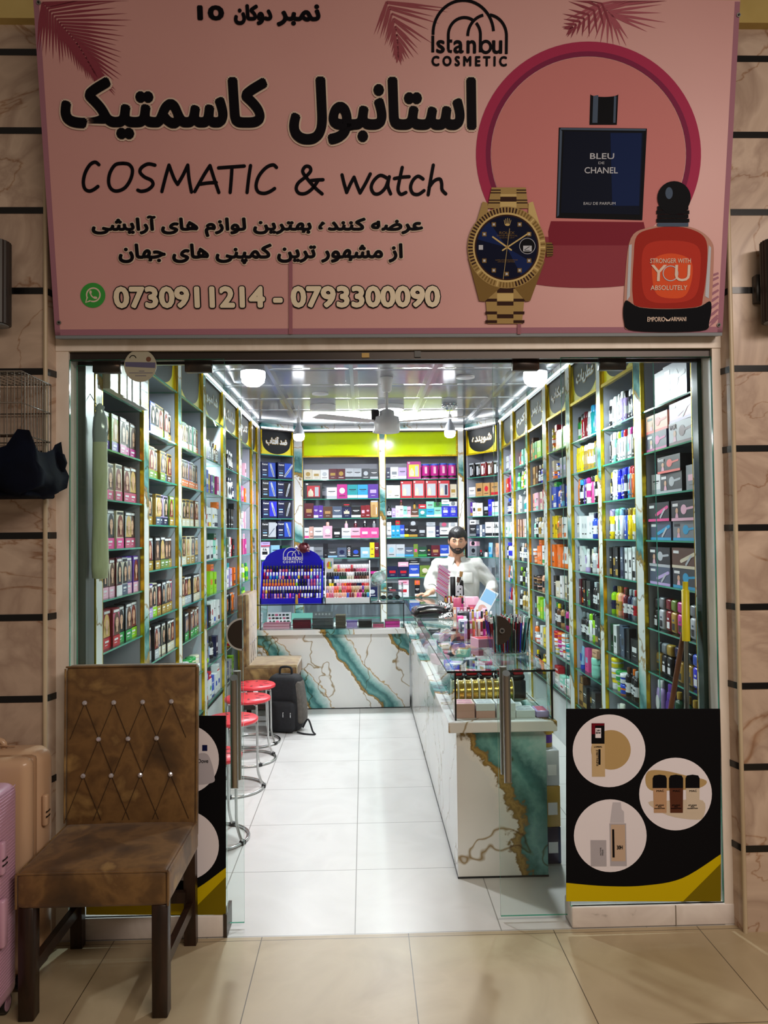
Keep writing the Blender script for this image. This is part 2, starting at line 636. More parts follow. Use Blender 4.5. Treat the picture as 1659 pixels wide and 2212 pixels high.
def facade(name, x0, x1, xr, sgn):
    """stone-clad pier with black inlaid strips, its splayed return into the recess and a cream corner bead"""
    m = MB()
    fa, fb = (x0, x1)
    e = x1 if sgn < 0 else x0
    m.prism([(fa, -.01), (fb, -.01), (xr, .05), (xr, .3), (fa if sgn < 0 else fb, .3)] if sgn < 0 else [(fb, -.01), (fb, .3), (xr, .3), (xr, .05), (fa, -.01)], 0, 3.54, M_STONE, 'z')
    for z in ZS[1:]:
        dz = .012 if sgn < 0 else 0
        z0, z1 = z-.0125+dz*(z-1.5)/2, z+.0125+dz*(z-1.5)/2
        m.box(fa, fb, -.0125, -.0095, z0, z1, M_STRIPE)
        a, b = Vector((e, -.01)), Vector((xr, .05))
        n = Vector((b-a).normalized().yx)*Vector((1, -1)) if sgn < 0 else Vector((b-a).normalized().yx)*Vector((-1, 1))
        n = Vector((.0025*(-sgn), 0))
        m.prism([tuple(a+n), tuple(b+n), tuple(b), tuple(a)], z0, z1, M_STRIPE, 'z')
    m.tube([(e, -.012, 0), (e, -.012, 3.54)], .0085, M_BEAD, 10)
    return struct(name, m)


facade('wall_left', -2.5, -1.213, -1.197, -1)
facade('wall_right', 1.452, 2.5, 1.438, 1)
struct('wall_upper', MB().box(-1.2, 1.44, .07, .3, 2.33, 3.54, M_JAMB))
struct('trim_1', MB().box(-2.5, 2.5, -.05, .3, 3.54, 4.2, mottled('cornice_paint', [(.3, '#b39a55'), (.7, '#cdb674')], 3, .6)))
fr = MB().box(-1.197, -1.149, .05, .2, .0, 2.278, M_JAMB).box(1.403, 1.438, .05, .2, .0, 2.278, M_JAMB).box(-1.197, 1.438, .045, .2, 2.278, 2.34, M_JAMB)
struct('trim_2', fr)
M_RAIL = mat('dark_rail', '#3a3432', .35, .6)
rl = MB().box(-1.149, 1.403, .065, .085, 2.244, 2.278, M_RAIL).box(-1.149, 1.403, .085, .17, 2.262, 2.279, M_RAIL).box(-1.149, 1.403, .15, .17, 2.246, 2.262, M_RAIL)
rl.box(.0, .03, .06, .066, 2.25, 2.268, P('gold')).box(.21, .235, .058, .066, 2.25, 2.275, M_BLACK)
struct('trim_3', rl)
M_SIDE = mottled('brushed_grey_panel', [(.3, '#444644'), (.7, '#626462')], 5, .3, stretch=(9, 9, .3))
struct('trim_4', MB().box(-1.149, -1.118, .15, .245, .0, 2.262, M_SIDE))
struct('trim_5', MB().box(1.385, 1.403, .15, .2, .0, 2.262, mat('dark_green_side', '#16332a', .15)))
struct('baseboard_right', MB().rbox(.797, 1.452, .048, .16, 0, .082, .006, M_PLINTH, 2).box(1.205, 1.2085, .0465, .05, .0, .08, mat('joint_dirt', '#7d7266', .8)))
bl = MB().rbox(-1.2, -.556, .048, .16, 0, .084, .006, M_PLINTH, 2).box(-.556, -.543, .046, .162, 0, .088, mat('old_bronze', '#4b4038', .4, .5))
struct('baseboard_left', bl)

# fixed panes
struct('window_1', MB().pane(-1.147, -.543, .056, .066, .084, 2.246, M_GLASS, M_EDGE))
struct('window_2', MB().pane(.795, 1.402, .056, .066, .082, 2.246, M_GLASS, M_EDGE))


def sliding_door(name, x0, x1, lead, clamps):
    d = struct(name, MB().pane(x0, x1, .112, .122, .022, 2.236, M_GLASS, M_EDGE))
    s = 1 if lead == x0 else -1
    hx = lead+s*.03
    for k, (y, dz) in enumerate(((.078, 0), (.156, .012))):
        h = MB()
        zt, zb = 1.0+dz, .552+dz
        h.tube([(hx, y, zb+.02), (hx, y, zt-.03)], .0155, M_STEEL, 16)
        for za, zc in ((zt-.03, zt), (zb+.02, zb)):                   # bevel-cut ends
            ring0 = [(hx+.0155*math.cos(2*pi*i/16), y+.0155*math.sin(2*pi*i/16), za) for i in range(16)]
            ring1 = [(p[0], p[1], za+(zc-za)*(.35+.65*(p[1]-y+.0155)/.031 if k == 0 else .7)) for p in ring0]
            h.add(ring0+ring1, [(i, (i+1) % 16, 16+(i+1) % 16, 16+i) for i in range(16)], M_STEEL, True)
            h.add(ring1, [tuple(range(16))], M_STEEL)
        for z in (.66, .9):
            h.cyl((hx, y, z), (hx, .112 if k == 0 else .122, z), .007, M_CHROME)
        h.make('handle', d)
    lk = MB()
    a = arc(lead, 1.157, .058, -90, 90, 18) if s > 0 else arc(lead, 1.157, .058, 90, 270, 18)
    M_LOCK = mat('lock_plate', '#4a423e', .3, .7)
    lk.prism(a, .098, .111, M_LOCK).prism(a, .123, .136, M_LOCK)
    if s > 0:
        lk.cyl((lead+.018, .098, 1.157), (lead+.018, .088, 1.157), .011, M_CHROME).cyl((lead+.018, .088, 1.157), (lead+.018, .085, 1.157), .006, M_BLACK)
    else:
        ribbon(lk, arc(lead, 1.157, .061, 88, 272, 20), .007, mat('torn_film', '#b9bbbd', .3), lambda u, v, q: (u, .097, v))
    lk.make('lock_plate', d)
    for c in clamps:
        MB().rbox(c-.054, c+.054, .1, .134, 2.205, 2.262, .003, mottled('tarnished_clamp', [(.35, '#2b2625'), (.55, '#4a3a33'), (.6, '#6b4a3b')], 10, .3, metal=.5), 1).make('door_clamp', d)
    return d


sliding_door('door_1', -1.14, -.486, -.486, (-1.02, -.655))
sliding_door('door_2', .53, 1.19, .53, (.665, 1.02))

# ---------------------------------------------------------------- the banner
AL = math.atan2(.2, 1.175)
BO = Vector((0, -.012, 2.325))
BN, BU = Vector((0, -math.cos(AL), -math.sin(AL))), Vector((0, -math.sin(AL), math.cos(AL)))


def bp(x, y):
    """photo point -> place on the banner's own plane"""
    d = ray(x, y)
    t = (BO-EYE).dot(BN)/d.dot(BN)
    q = EYE+d*t-BO
    return (q.x, q.dot(BU))


BF = lambda u, v, h: (u, -h, v)
banner = thing('shop_banner', 'large pink printed shop sign leaning out over the glass shopfront', 'sign', BO)
banner.rotation_euler = (AL, 0, 0)
PXM = (bp(900, 400)[0]-bp(800, 400)[0])/100        # metres per photo pixel on the print


def bl_(pts, m, h, mb):
    mb.poly([BF(*bp(x, y), h) for x, y in pts], m)


def brect(x0, x1, y0, y1):
    a, b = bp(x0, y1), bp(x1, y0)
    return (a[0], b[0], a[1], b[1])


M_VINYL = mottled('pink_vinyl', [(.3, '#cb9594'), (.7, '#d6a3a0')], .9, .42, 3)
M_INK = mat('print_black', '#0e0b12', .4)
M_OUT = mat('print_cream', '#dcc6b8', .45)
M_PALM = mat('print_palm', '#8a3f4d', .45)
x0_, x1_ = -1.176, 1.418
mb = MB().box(x0_, x1_, 0, .03, 0, 1.205, M_VINYL)
mb.box(x0_, x1_, .001, .05, -.012, 0, P('grey', .5))
mb.make('backing_panel', banner)
mb = MB()
M_HEM = mat('print_hem', '#a06f80', .45)
for a in ((x0_, x1_, 0, .022), (x0_, x0_+.02, 0, 1.2), (x1_-.02, x1_, 0, 1.2)):
    mb.poly([BF(a[0], a[2], .0004), BF(a[1], a[2], .0004), BF(a[1], a[3], .0004), BF(a[0], a[3], .0004)], M_HEM)
mb.make('hem', banner)
mb = MB()
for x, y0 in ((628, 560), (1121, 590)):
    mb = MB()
    bl_([(x-4, 722), (x+4, 722), (x+4, y0), (x-4, y0)], mat('print_crease_shadow', '#9a6672', .45), .0045, mb)  # painted shadow and crease of the frame behind the vinyl
    mb.make('crease_shadow', banner)
for x, y in ((84, 6), (1595, 33), (128, 697), (1552, 702)):
    u, v = bp(x, y)
    MB().cyl(BF(u, v, 0), BF(u, v, .004), .008, M_STEEL).cyl(BF(u, v, .004), BF(u, v, .006), .004, M_BLACK).make('screw', banner)


def palm(rachis, n, sides, m, h0):
    mb = MB()
    R = smooth2(rachis, 8)
    for k in range(n):
        t = k/(n-1)
        i = min(int(t*(len(R)-1)), len(R)-2)
        p, q = Vector(R[i]), Vector(R[i+1])
        tg = (q-p).normalized()
        for sgn, ang, ln in sides:
            a = math.radians(ang[0]+(ang[1]-ang[0])*t)*sgn
            dv = Vector((tg.x*math.cos(a)-tg.y*math.sin(a), tg.x*math.sin(a)+tg.y*math.cos(a)))
            l = (ln[0]+(ln[1]-ln[0])*t)*random.uniform(.85, 1.1)
            nv = Vector((-dv.y, dv.x))
            pts = [p-nv*2.2, p+dv*l*.4-nv*3.2, p+dv*l, p+dv*l*.4+nv*2.6, p+nv*2.2]
            bl_([(max(80, x.x), max(2, x.y)) for x in pts], m, h0+k*2e-5, mb)
    mb.make('palm_print', banner)


palm([(92, 6), (130, 50), (170, 100), (205, 158)], 26, ((-1, (70, 8), (190, 60)), (1, (50, 10), (110, 40))), M_PALM, .0008)
palm([(835, 4), (850, 40), (858, 85), (860, 118)], 16, ((-1, (60, 8), (130, 20)), (1, (45, 8), (80, 20))), mat('print_palm_b', '#9a525c', .45), .0008)
palm([(1296, 8), (1310, 22), (1322, 34)], 12, ((-1, (110, 20), (190, 95)), (1, (110, 10), (90, 70))), mat('print_palm_c', '#a85a68', .45), .0008)
palm([(1300, 8), (1262, 40), (1232, 62)], 9, ((1, (70, 30), (70, 20)), (-1, (70, 20), (60, 20))), M_PALM, .001)
palm([(1552, 590), (1552, 640), (1550, 690)], 9, ((1, (70, 40), (50, 30)),), M_HEM, .001)

# arch, pedestal
mb = MB()
outer, mid, inner = arc(1271, 333, 243, -215, 35, 60), arc(1271, 333, 222, -215, 35, 60), arc(1271, 333, 211, -215, 35, 60)
bl_(arc(1271, 333, 210, 0, 360, 60), mat('print_rose', '#c97f7f', .45), .0010, mb)
for A, B, c in ((outer, mid, mat('print_arch', '#a83457', .45)), (mid, inner, mat('print_arch_edge', '#7e2a4c', .45))):
    for i in range(60):
        bl_([A[i], A[i+1], B[i+1], B[i]], c, .0014, mb)
mb.make('arch_print', banner)
mb = MB()
M_PED, M_PED2 = mat('print_maroon', '#7c2636', .45), mat('print_maroon_b', '#8d3c48', .45)
bl_([(1110, 505)]+[(x, y) for x, y in arc(1262, 505, 152, 180, 360, 12, -8)]+[(1414, 505), (1400, 600)]+arc(1262, 596, 150, 0, 180, 16, 26), M_PED2, .0018, mb)
bl_([(1190, 478), (1390, 480), (1394, 500), (1392, 530), (1186, 530), (1184, 500)], M_PED, .0021, mb)
mb.make('pedestal_print', banner)

# blue perfume bottle
mb = MB()
M_BK, M_NV, M_BL, M_RIM = mat('print_bottle_black', '#0b0c12', .3), mat('print_navy', '#0b1226', .3), mat('print_blue', '#12234f', .3), mat('print_rim', '#4b5a70', .3)
bl_([(1207, 276), (1397, 278), (1387, 476), (1201, 471)], M_BK, .0025, mb)
bl_([(1209, 279), (1214, 284), (1207, 465), (1203, 469)], M_RIM, .0028, mb)
bl_([(1218, 284), (1390, 287), (1381, 464), (1211, 460)], M_NV, .0028, mb)
bl_([(1318, 288), (1386, 288), (1380, 445), (1322, 445)], M_BL, .0031, mb)
bl_([(1210, 277), (1395, 279), (1394, 283), (1211, 281)], M_RIM, .0031, mb)
bl_([(1275, 206)]+arc(1305, 204, 30, 180, 360, 10, -6)+[(1335, 206), (1332, 270), (1273, 270)], M_BK, .0027, mb)
bl_([(1281, 208), (1292, 206), (1290, 266), (1279, 266)], M_RIM, .0030, mb)
bl_([(1326, 208), (1331, 209), (1329, 266), (1324, 266)], M_RIM, .0030, mb)
M_SIL = mat('print_silver', '#b9bdc8', .4)
for t, r in (('BLEU', (1274, 1326, 332, 344)), ('DE', (1292, 1305, 350, 355)), ('CHANEL', (1262, 1334, 362, 375)), ('EAU DE PARFUM', (1260, 1329, 437, 443))):
    put_text(mb, t, M_SIL, BF, .0004 if r[3]-r[2] > 8 else 0, 4, brect(*r), .0035)
mb.make('blue_bottle_print', banner)

# red perfume bottle
mb = MB()
M_GL, M_RD, M_RD2, M_OR = mat('print_glass', '#b98a7d', .35), mat('print_red', '#9c2a22', .35), mat('print_red_b', '#b5362a', .35), mat('print_orange', '#d8542f', .35)
bl_(smooth2([(1362, 515), (1400, 492), (1450, 487), (1500, 494), (1535, 520), (1541, 560), (1532, 690), (1512, 714), (1370, 714), (1348, 695), (1350, 600)], 5, True), M_GL, .0036, mb)
bl_(smooth2([(1375, 510), (1410, 494), (1450, 490), (1490, 495), (1522, 515), (1527, 560), (1518, 640), (1500, 664), (1385, 664), (1366, 640), (1368, 560)], 5, True), M_RD, .0039, mb)
bl_(smooth2([(1395, 530), (1450, 520), (1505, 532), (1512, 580), (1500, 640), (1450, 655), (1395, 645), (1385, 580)], 5, True), M_RD2, .0042, mb)
bl_(smooth2([(1412, 560), (1450, 548), (1490, 562), (1494, 600), (1480, 638), (1450, 645), (1418, 636), (1408, 600)], 5, True), M_OR, .0045, mb)
for q in ([(1358, 530), (1364, 528), (1360, 640), (1353, 650)], [(1530, 530), (1535, 535), (1530, 645), (1522, 640)]):
    bl_(q, M_SIL, .0045, mb)
bl_(smooth2([(1350, 650), (1380, 664), (1440, 668), (1505, 664), (1534, 652), (1531, 695), (1512, 715), (1370, 715), (1347, 694)], 5, True), M_BK, .0048, mb)
for k in range(5):
    bl_([(1419-k % 2*2, 446+k*9), (1486+k % 2*2, 446+k*9), (1486+k % 2*2, 454+k*9), (1419-k % 2*2, 454+k*9)], M_BK if k < 4 else M_RIM, .0048+k*.0001, mb)
bl_(arc(1455, 428, 36, 0, 360, 28), M_BK, .0055, mb)
bl_(arc(1444, 418, 8, 0, 360, 14, 13), M_RIM, .0058, mb)
for t, r, bo in (('STRONGER WITH', (1403, 1491, 559, 569), .0003), ('Y U', (1404, 1490, 573, 608), .0006), ('ABSOLUTELY', (1404, 1483, 617, 627), .0003), ('EMPORIO', (1397, 1435, 685, 695), .0003), ('ARMANI', (1448, 1481, 685, 694), .0003)):
    put_text(mb, t, M_OUT, BF, bo, 4, brect(*r), .006)
ribbon(mb, [bp(*q) for q in arc(1447, 591, 16, 0, 360, 24)], .0035, M_SIL, BF, .0062, False)
bl_([(1434, 686), (1442, 692), (1449, 686), (1445, 694), (1438, 694)], M_OUT, .0062, mb)
mb.make('red_bottle_print', banner)

# watch
mb = MB()
W = lambda x, y: (1000+x/6.914, 390+y/6.914)
wl = lambda pts, m, h: bl_([W(*p) for p in pts], m, h, mb)
M_G1, M_G2, M_G3, M_DK = mat('print_gold', '#a58a58', .35), mat('print_gold_b', '#7c6236', .35), mat('print_gold_c', '#c9b077', .35), mat('print_brown', '#36201a', .35)
wl([(425, 110), (935, 110), (970, 420), (360, 420)], M_G1, .0062)
wl([(320, 1620), (930, 1620), (875, 2140), (370, 2140)], M_G1, .0062)
for y in (150, 190, 300, 340):
    k = (y-110)/310
    wl([(425-65*k, y-9), (560, y-9), (560, y+9), (425-65*k, y+9)], M_DK, .0066)
    wl([(795, y-9), (935+35*k, y-9), (935+35*k, y+9), (795, y+9)], M_DK, .0066)
wl([(555, 210), (795, 210), (795, 245), (555, 245)], M_G3, .0066)
wl([(555, 250), (795, 250), (795, 320), (555, 320)], M_DK, .0066)
wl([(550, 325), (795, 325), (795, 410), (550, 410)], M_G3, .0067)
for y in (1790, 1980, 2110):
    wl([(330, y-22), (505, y-22), (505, y+22), (335, y+22)], M_DK, .0066)
    wl([(750, y-22), (915, y-22), (912, y+22), (750, y+22)], M_DK, .0066)
for y in (1650, 1840, 2030):
    wl([(505, y-30), (750, y-30), (750, y+30), (505, y+30)], M_DK, .0067)
wl([(505, 1690), (750, 1690), (750, 1800), (505, 1800)], M_G3, .0067)
wl([(290, 320), (365, 340), (370, 520), (160, 760)], M_G1, .0068)
wl([(1040, 320), (975, 340), (970, 520), (1170, 760)], M_G3, .0068)
wl([(70, 1150), (560, 1600), (320, 1810), (240, 1800)], M_G2, .0068)
wl([(1220, 1200), (760, 1600), (935, 1810), (1000, 1800)], M_G2, .0068)
wl([(1235, 930), (1320, 930), (1345, 1000), (1335, 1130), (1245, 1145)], M_G2, .0068)
for k in range(5):
    wl([(1245, 955+k*38), (1338, 955+k*38), (1338, 970+k*38), (1245, 970+k*38)], M_DK, .0069)
cx, cy = 648, 1005
wl(arc(cx, cy, 585, 0, 360, 60, 610), M_G1, .0071)
for k in range(72):
    a = math.radians(k*5)
    c = (M_DK, M_G2, M_G3)[0 if (30 < k < 58 or 8 < k < 16) else 1 if k % 7 else 2]
    ra, rb, da = 500, 575, .022
    wl([(cx+ra*math.cos(a-da), cy+ra*1.04*math.sin(a-da)), (cx+rb*math.cos(a-da), cy+rb*1.04*math.sin(a-da)), (cx+rb*math.cos(a+da), cy+rb*1.04*math.sin(a+da)), (cx+ra*math.cos(a+da), cy+ra*1.04*math.sin(a+da))], c, .0074)
wl(arc(cx, cy, 505, 0, 360, 60, 520), M_G3, .0077)
wl(arc(cx, cy, 478, 0, 360, 60, 490), M_DK, .0079)
wl(arc(cx, cy, 455, 0, 360, 60, 468), mat('print_dial', '#090f2a', .3), .0081)
wl([(cx, cy)]+arc(cx, cy, 450, 195, 235, 10, 462), mat('print_dial_b', '#122457', .3), .0083)
wl([(cx, cy)]+arc(cx, cy, 450, 30, 62, 10, 462), MATS['print_dial_b'], .0083)
for k in range(12):
    if k in (0, 9):
        continue
    a = math.radians(k*30-90)
    if k == 3:
        continue
    x, y = cx+385*math.cos(a), cy+395*math.sin(a)
    wl([(x-32, y-32), (x+32, y-32), (x+32, y+32), (x-32, y+32)], M_G2, .0085)
    wl([(x-16, y-16), (x+16, y-16), (x+16, y+16), (x-16, y+16)], M_SIL, .0087)
wl([(cx-385-32, cy-35), (cx-385+32, cy-35), (cx-385+32, cy+35), (cx-385-32, cy+35)], M_SIL, .0085)
wl(arc(955, 985, 120, 0, 360, 28), M_SIL, .0085)
wl(arc(955, 985, 112, 0, 360, 28), M_BK, .0087)
wl([(893, 980), (1020, 980), (1020, 1065), (893, 1065)], M_SIL, .0089)
ribbon(mb, [bp(*W(*q)) for q in ((985, 995), (915, 1040), (915, 1050), (985, 1050))], .0022, M_BK, BF, .0091)
for q in ([(620, 660), (610, 600)], [(638, 650), (632, 580)], [(657, 650), (660, 570)], [(676, 650), (688, 578)], [(694, 660), (710, 600)]):
    ribbon(mb, [bp(*W(*p)) for p in q], .0018, M_G3, BF, .0089)
wl(arc(658, 668, 36, 0, 360, 14, 18), M_G3, .0089)
for t, r in (('ROLEX', (538, 765, 768, 808)), ('OYSTER PERPETUAL', (500, 810, 820, 842)), ('DATEJUST', (545, 765, 855, 875)), ('SUPERLATIVE CHRONOMETER', (480, 812, 1185, 1203)), ('OFFICIALLY CERTIFIED', (512, 772, 1212, 1228))):
    a, b = W(r[0], r[2]), W(r[1], r[3])
    put_text(mb, t, M_G2, BF, 0, 4, brect(a[0], b[0], a[1], b[1]), .0089)
for q, wd in (([(715, 1045), (440, 850)], .0058), ([(585, 1050), (980, 790)], .0052), ([(595, 1480), (690, 725)], .0016)):
    ribbon(mb, [bp(*W(*p)) for p in q], wd, M_G3, BF, .0093)
wl(arc(650, 998, 22, 0, 360, 14), M_G1, .0096)
mb.make('watch_print', banner)

# lettering
LET = (('نمبر', (598, 692, 10, 58), .0042, 0), ('دوکان', (506, 588, 10, 55), .0042, 0), ('10', (427, 484, 12, 45), .0046, 0),
       ('استانبول', (626, 1030, 168, 314), .0098, .0062), ('کاسمتیک', (136, 578, 168, 302), .0098, .0062),
       ('عرضه کننده بهترین لوازم های آرایشی', (200, 914, 466, 513), .0032, .0042), ('از مشهور ترین کمپنی های جهان', (258, 870, 526, 572), .0032, .0042))
for t, r, bo, oo in LET:
    mb = MB()
    rr = brect(*r)
    rr = (rr[0]+bo, rr[1]-bo, rr[2]+bo, rr[3]-bo)
    if oo:
        put_text(mb, t, M_OUT, BF, bo+oo, 14, rr, .0025)
    put_text(mb, t, M_INK, BF, bo, 10, rr, .0058 if oo else .002)
    mb.make('lettering', banner)
mb = MB()
rr = brect(250, 948, 620, 664)
put_text(mb, '0730911214 - 0793300090', M_INK, BF, .0088, 14, rr, .0022)
put_text(mb, '0730911214 - 0793300090', mat('print_ivory', '#e6d9c2', .45), BF, .0046, 8, rr, .0056)
mb.make('phone_lettering', banner)
mb = MB()
H = lambda *q: [(x/2, y/2) for x, y in q]
STRK = [H((428, 712), (412, 701), (390, 712), (370, 745), (361, 785), (367, 815), (385, 826), (405, 820), (424, 806)),
        H((532, 706), (500, 712), (477, 745), (470, 785), (480, 815), (505, 826), (540, 812), (565, 775), (573, 735), (558, 711), (532, 706)),
        H((670, 714), (640, 709), (612, 725), (606, 745), (625, 765), (655, 780), (661, 800), (640, 820), (612, 827), (596, 822)),
        H((700, 828), (716, 765), (731, 714)), H((731, 714), (752, 770), (768, 797)), H((768, 797), (790, 760), (812, 714)), H((812, 714), (817, 770), (828, 830)),
        H((842, 828), (880, 760), (908, 716)), H((908, 716), (925, 770), (946, 832)), H((865, 796), (900, 791), (935, 789)),
        H((945, 726), (1000, 722), (1056, 718)), H((1003, 722), (1000, 770), (995, 832)), H((1083, 716), (1075, 770), (1068, 832)),
        H((1195, 724), (1180, 713), (1150, 725), (1120, 760), (1107, 800), (1115, 828), (1140, 836), (1165, 829), (1187, 815)),
        H((1392, 838), (1360, 810), (1322, 765), (1308, 740), (1320, 720), (1338, 722), (1342, 740), (1320, 765), (1290, 790), (1280, 815), (1292, 835), (1320, 836), (1350, 815), (1375, 780)), H((1342, 781), (1370, 778), (1396, 777)),
        [(739, 378), (743, 395), (749, 416)], [(749, 416), (757, 398), (765, 383)], [(765, 383), (771, 400), (778, 417)], [(778, 417), (790, 396), (800, 376)],
        [(838, 386), (822, 379), (808, 390), (802, 405), (808, 418), (820, 418), (833, 405), (841, 382)], [(841, 382), (838, 402), (844, 419)],
        [(869, 362), (863, 390), (860, 410), (866, 420), (877, 416)], [(852, 386), (868, 383), (884, 382)],
        [(914, 387), (903, 381), (892, 390), (887, 405), (892, 418), (904, 420), (916, 412)], [(936, 357), (930, 390), (925, 421)], [(927, 405), (938, 391), (950, 387), (954, 396), (955, 410), (963, 419)]]
for lo, hi in ((0, 14), (14, 16), (16, 99)):
    mb = MB()
    for i, s_ in enumerate(STRK[lo:hi]):
        ribbon(mb, [bp(*q) for q in smooth2(s_, 5)], 7.2*PXM, M_INK, BF, .002+i*3e-5)
    mb.make('script_lettering', banner)


def logo(mb, F, m, u0, v0, k, lift):
    """three arches growing out of the word, the second line below; u0, v0 = lower left, k = scale of the 1165-wide drawing"""
    G = lambda x, y: (u0+(x-232)*k, v0+(1040-y)*k)
    sw = 44*k
    for i, q in enumerate((arc(717, 575, 462, 178, 355, 26, 470), [(488, 790)]+arc(733, 590, 245, 180, 304, 14), arc(733, 590, 245, 316, 360, 8)+[(977, 835)],
                           arc(1080, 605, 296, 180, 258, 12, 302), arc(1080, 605, 296, 277, 360, 12, 302)+[(1377, 858)], [(252, 602), (252, 840)],
                           [(488, 790), (500, 822), (545, 828)], [(488, 678), (548, 678)])):
        ribbon(mb, [G(*p) for p in q], sw, m, F, lift+i*2e-5, False)
    for t, r in (('s', (312, 428, 672, 846)), ('a', (575, 715, 672, 846)), ('n', (775, 905, 672, 846)), ('u', (1165, 1305, 672, 850))):
        a, b = G(r[0], r[3]), G(r[1], r[2])
        put_text(mb, t, m, F, 9*k, 6, (a[0], b[0], a[1], b[1]), lift)
    ribbon(mb, [G(*p) for p in arc(1062, 758, 74, 0, 360, 20, 80)], sw, m, F, lift, False)
    a, b = G(240, 1030), G(1380, 895)
    put_text(mb, 'C O S M E T I C', m, F, 9*k, 6, (a[0], b[0], a[1], b[1]), lift)


mb = MB()
u_, v_ = bp(932, 144)
logo(mb, BF, M_INK, u_, v_, PXM/7.213, .002)
mb.make('logo', banner)
mb = MB()
bl_(arc(201, 638, 27, 0, 360, 32), mat('print_green', '#3f9c45', .4), .002, mb)
ribbon(mb, [bp(*q) for q in arc(202, 637, 14.5, 150, 470, 26)], 3*PXM, M_OUT, BF, .0024, False)
ribbon(mb, [bp(*q) for q in ((188.5, 644), (185.5, 653.5), (195, 650))], 3*PXM, M_OUT, BF, .0025)
ribbon(mb, [bp(*q) for q in smooth2([(196, 630), (196.5, 636), (201, 642), (208, 643.5)], 5)], [v*PXM for v in [5]*4+[2.6]*8+[5]*4], M_OUT, BF, .0024)
mb.make('messenger_icon', banner)

# ---------------------------------------------------------------- display cabinets
M_KICK = mottled('white_kickboard', [(.3, '#c9cacb'), (.7, '#dadada')], 3, .35)
MARB = [marble('post_marble', (.5, .5, .9), .1, 1.3, .5, 1.0, 3.0), marble('post_marble_b', (.5, .5, .9), .55, 1.3, .5, 4.0, 3.0)]
M_YEL, M_FBLK, M_LIME = mat('sign_yellow', '#f2e010', .4), mat('sign_black', '#121318', .5, spec=.2), mat('lime_acrylic', '#d0ea08', .12)
ORD = 'first second third fourth fifth sixth seventh eighth ninth tenth eleventh twelfth thirteenth fourteenth fifteenth sixteenth seventeenth eighteenth nineteenth twentieth'.split()
LL = [2.107, 1.862, 1.611, 1.368, 1.113, .882, .612, .34]
L1 = [2.19, 1.938, 1.715, 1.495, 1.275, 1.05, .83, .60, .34]
RL = [2.157, 1.943, 1.727, 1.502, 1.284, 1.06, .84, .62, .373]


class Cab:
    def __init__(s, label, short, loc, rz, W, levels, sign=None, gold=False, posts=(1, 0), lime=False, depth=.25, fascia=True, pw=.09, k=0):
        s.W, s.levels, s.short, s.rz, s.depth = W, levels, short, rz, depth
        s.M = Matrix.Translation(Vector(loc)) @ Matrix.Rotation(rz, 4, 'Z')
        t = s.t = thing('display_cabinet', label, 'cabinet', loc, rz, 'display cabinets lining the shop')
        MB().box(-.012, W+.012, depth, depth+.015, .0, 2.70, M_GREYB).make('back_panel', t)
        for x in (-.0125, W+.0005):
            MB().box(x, x+.012, .018, depth, 0, 2.70, M_GREYB).make('side_panel', t)
        zb = levels[-1]
        MB().box(.002, W-.002, .012, .03, 0, zb-.03, M_KICK).box(.002, W-.002, .004, .014, zb-.03, zb-.012, M_BLACK).make('kickboard', t)
        for z in levels:
            MB().pane(.001, W-.001, .005, depth, z-.008, z, M_SHELF, M_EDGE).make('shelf', t)
        for i, on in enumerate(posts):
            if on:
                x0, x1 = (-pw+.001, -.001) if i == 0 else (W+.001, W+pw-.001)
                p = MB().box(x0+.004, x1-.004, -.003, .015, 0, 2.70, MARB[k % 2]).make('post', t)
                MB().box(x0, x0+.004, -.004, .016, 0, 2.70, M_GOLD).box(x1-.004, x1, -.004, .016, 0, 2.70, M_GOLD).make('gold_trim', p)
        xa, xb = -pw*posts[0]+.001, W+pw*posts[1]-.001
        MB().box(xa, xb, -.004, .06, 2.715, 2.758, MARB[0]).make('top_board', t)
        if fascia:
            MB().box(xa, xb, -.012, -.004, 2.70, 2.714, M_LED).make('led_strip', t)
        if fascia:
            z0, z1 = 2.425, 2.685
            if lime:
                f = MB().box(0, W, .02, .032, z0, z1, M_LIME).make('sign_panel', t)
            else:
                m = MB().box(0, W, .02, .03, z0, z1, M_YEL)
                m.poly([(W*.03, .019, z1), (W*.03, .019, z1-.05)]+[(W/2+u, .019, v) for u, v in arc(0, z0+.13, W*.44, 200, 340, 16, .125)]+[(W*.97, .019, z1-.05), (W*.97, .019, z1)], M_FBLK)
                f = m.make('sign_panel', t)
            if sign:
                m = MB()
                F = lambda u, v, h: (u, .0185-h, v)
                r = (W*.18, W*.82, z0+.10, z0+.19)
                put_text(m, sign, P('gold'), F, .009, 8, r)
                put_text(m, sign, P('white'), F, .0035, 6, r, .0022)
                m.make('lettering', f)
            m = MB()
            if gold:
                m.box(.002, W-.002, .0, .02, z0-.018, z0, M_GOLD)
            else:
                m.pane(.002, W-.002, .0, .25, z0-.012, z0-.002, M_SHELF, M_EDGE)
            for x in (.002, W-.014):
                m.box(x, x+.012, .004, .02, z0, z1, M_GOLD)
            m.box(.002, W-.002, .004, .02, z1, 2.70, MATS['dark_rail'])
            m.make('sign_trim', t)


XL, XR, YB = -1.12, 1.43, 5.58
CABS = {}


def lcab(n, y0, y1, word, **kw):
    CABS['L%d' % n] = Cab('%s cabinet of the left wall counted from the shop door' % word, '%s left-wall cabinet' % word, (XL, y0, 0), pi/2, y1-y0, L1 if n == 1 else LL, k=n, **kw)


def rcab(n, y0, y1, word, **kw):
    CABS['R%d' % n] = Cab('%s cabinet of the right wall counted from the shop door' % word, '%s right-wall cabinet' % word, (XR, y1, 0), -pi/2, y1-y0, RL[:-1] if n == 1 else RL, k=n, gold=True, **kw)


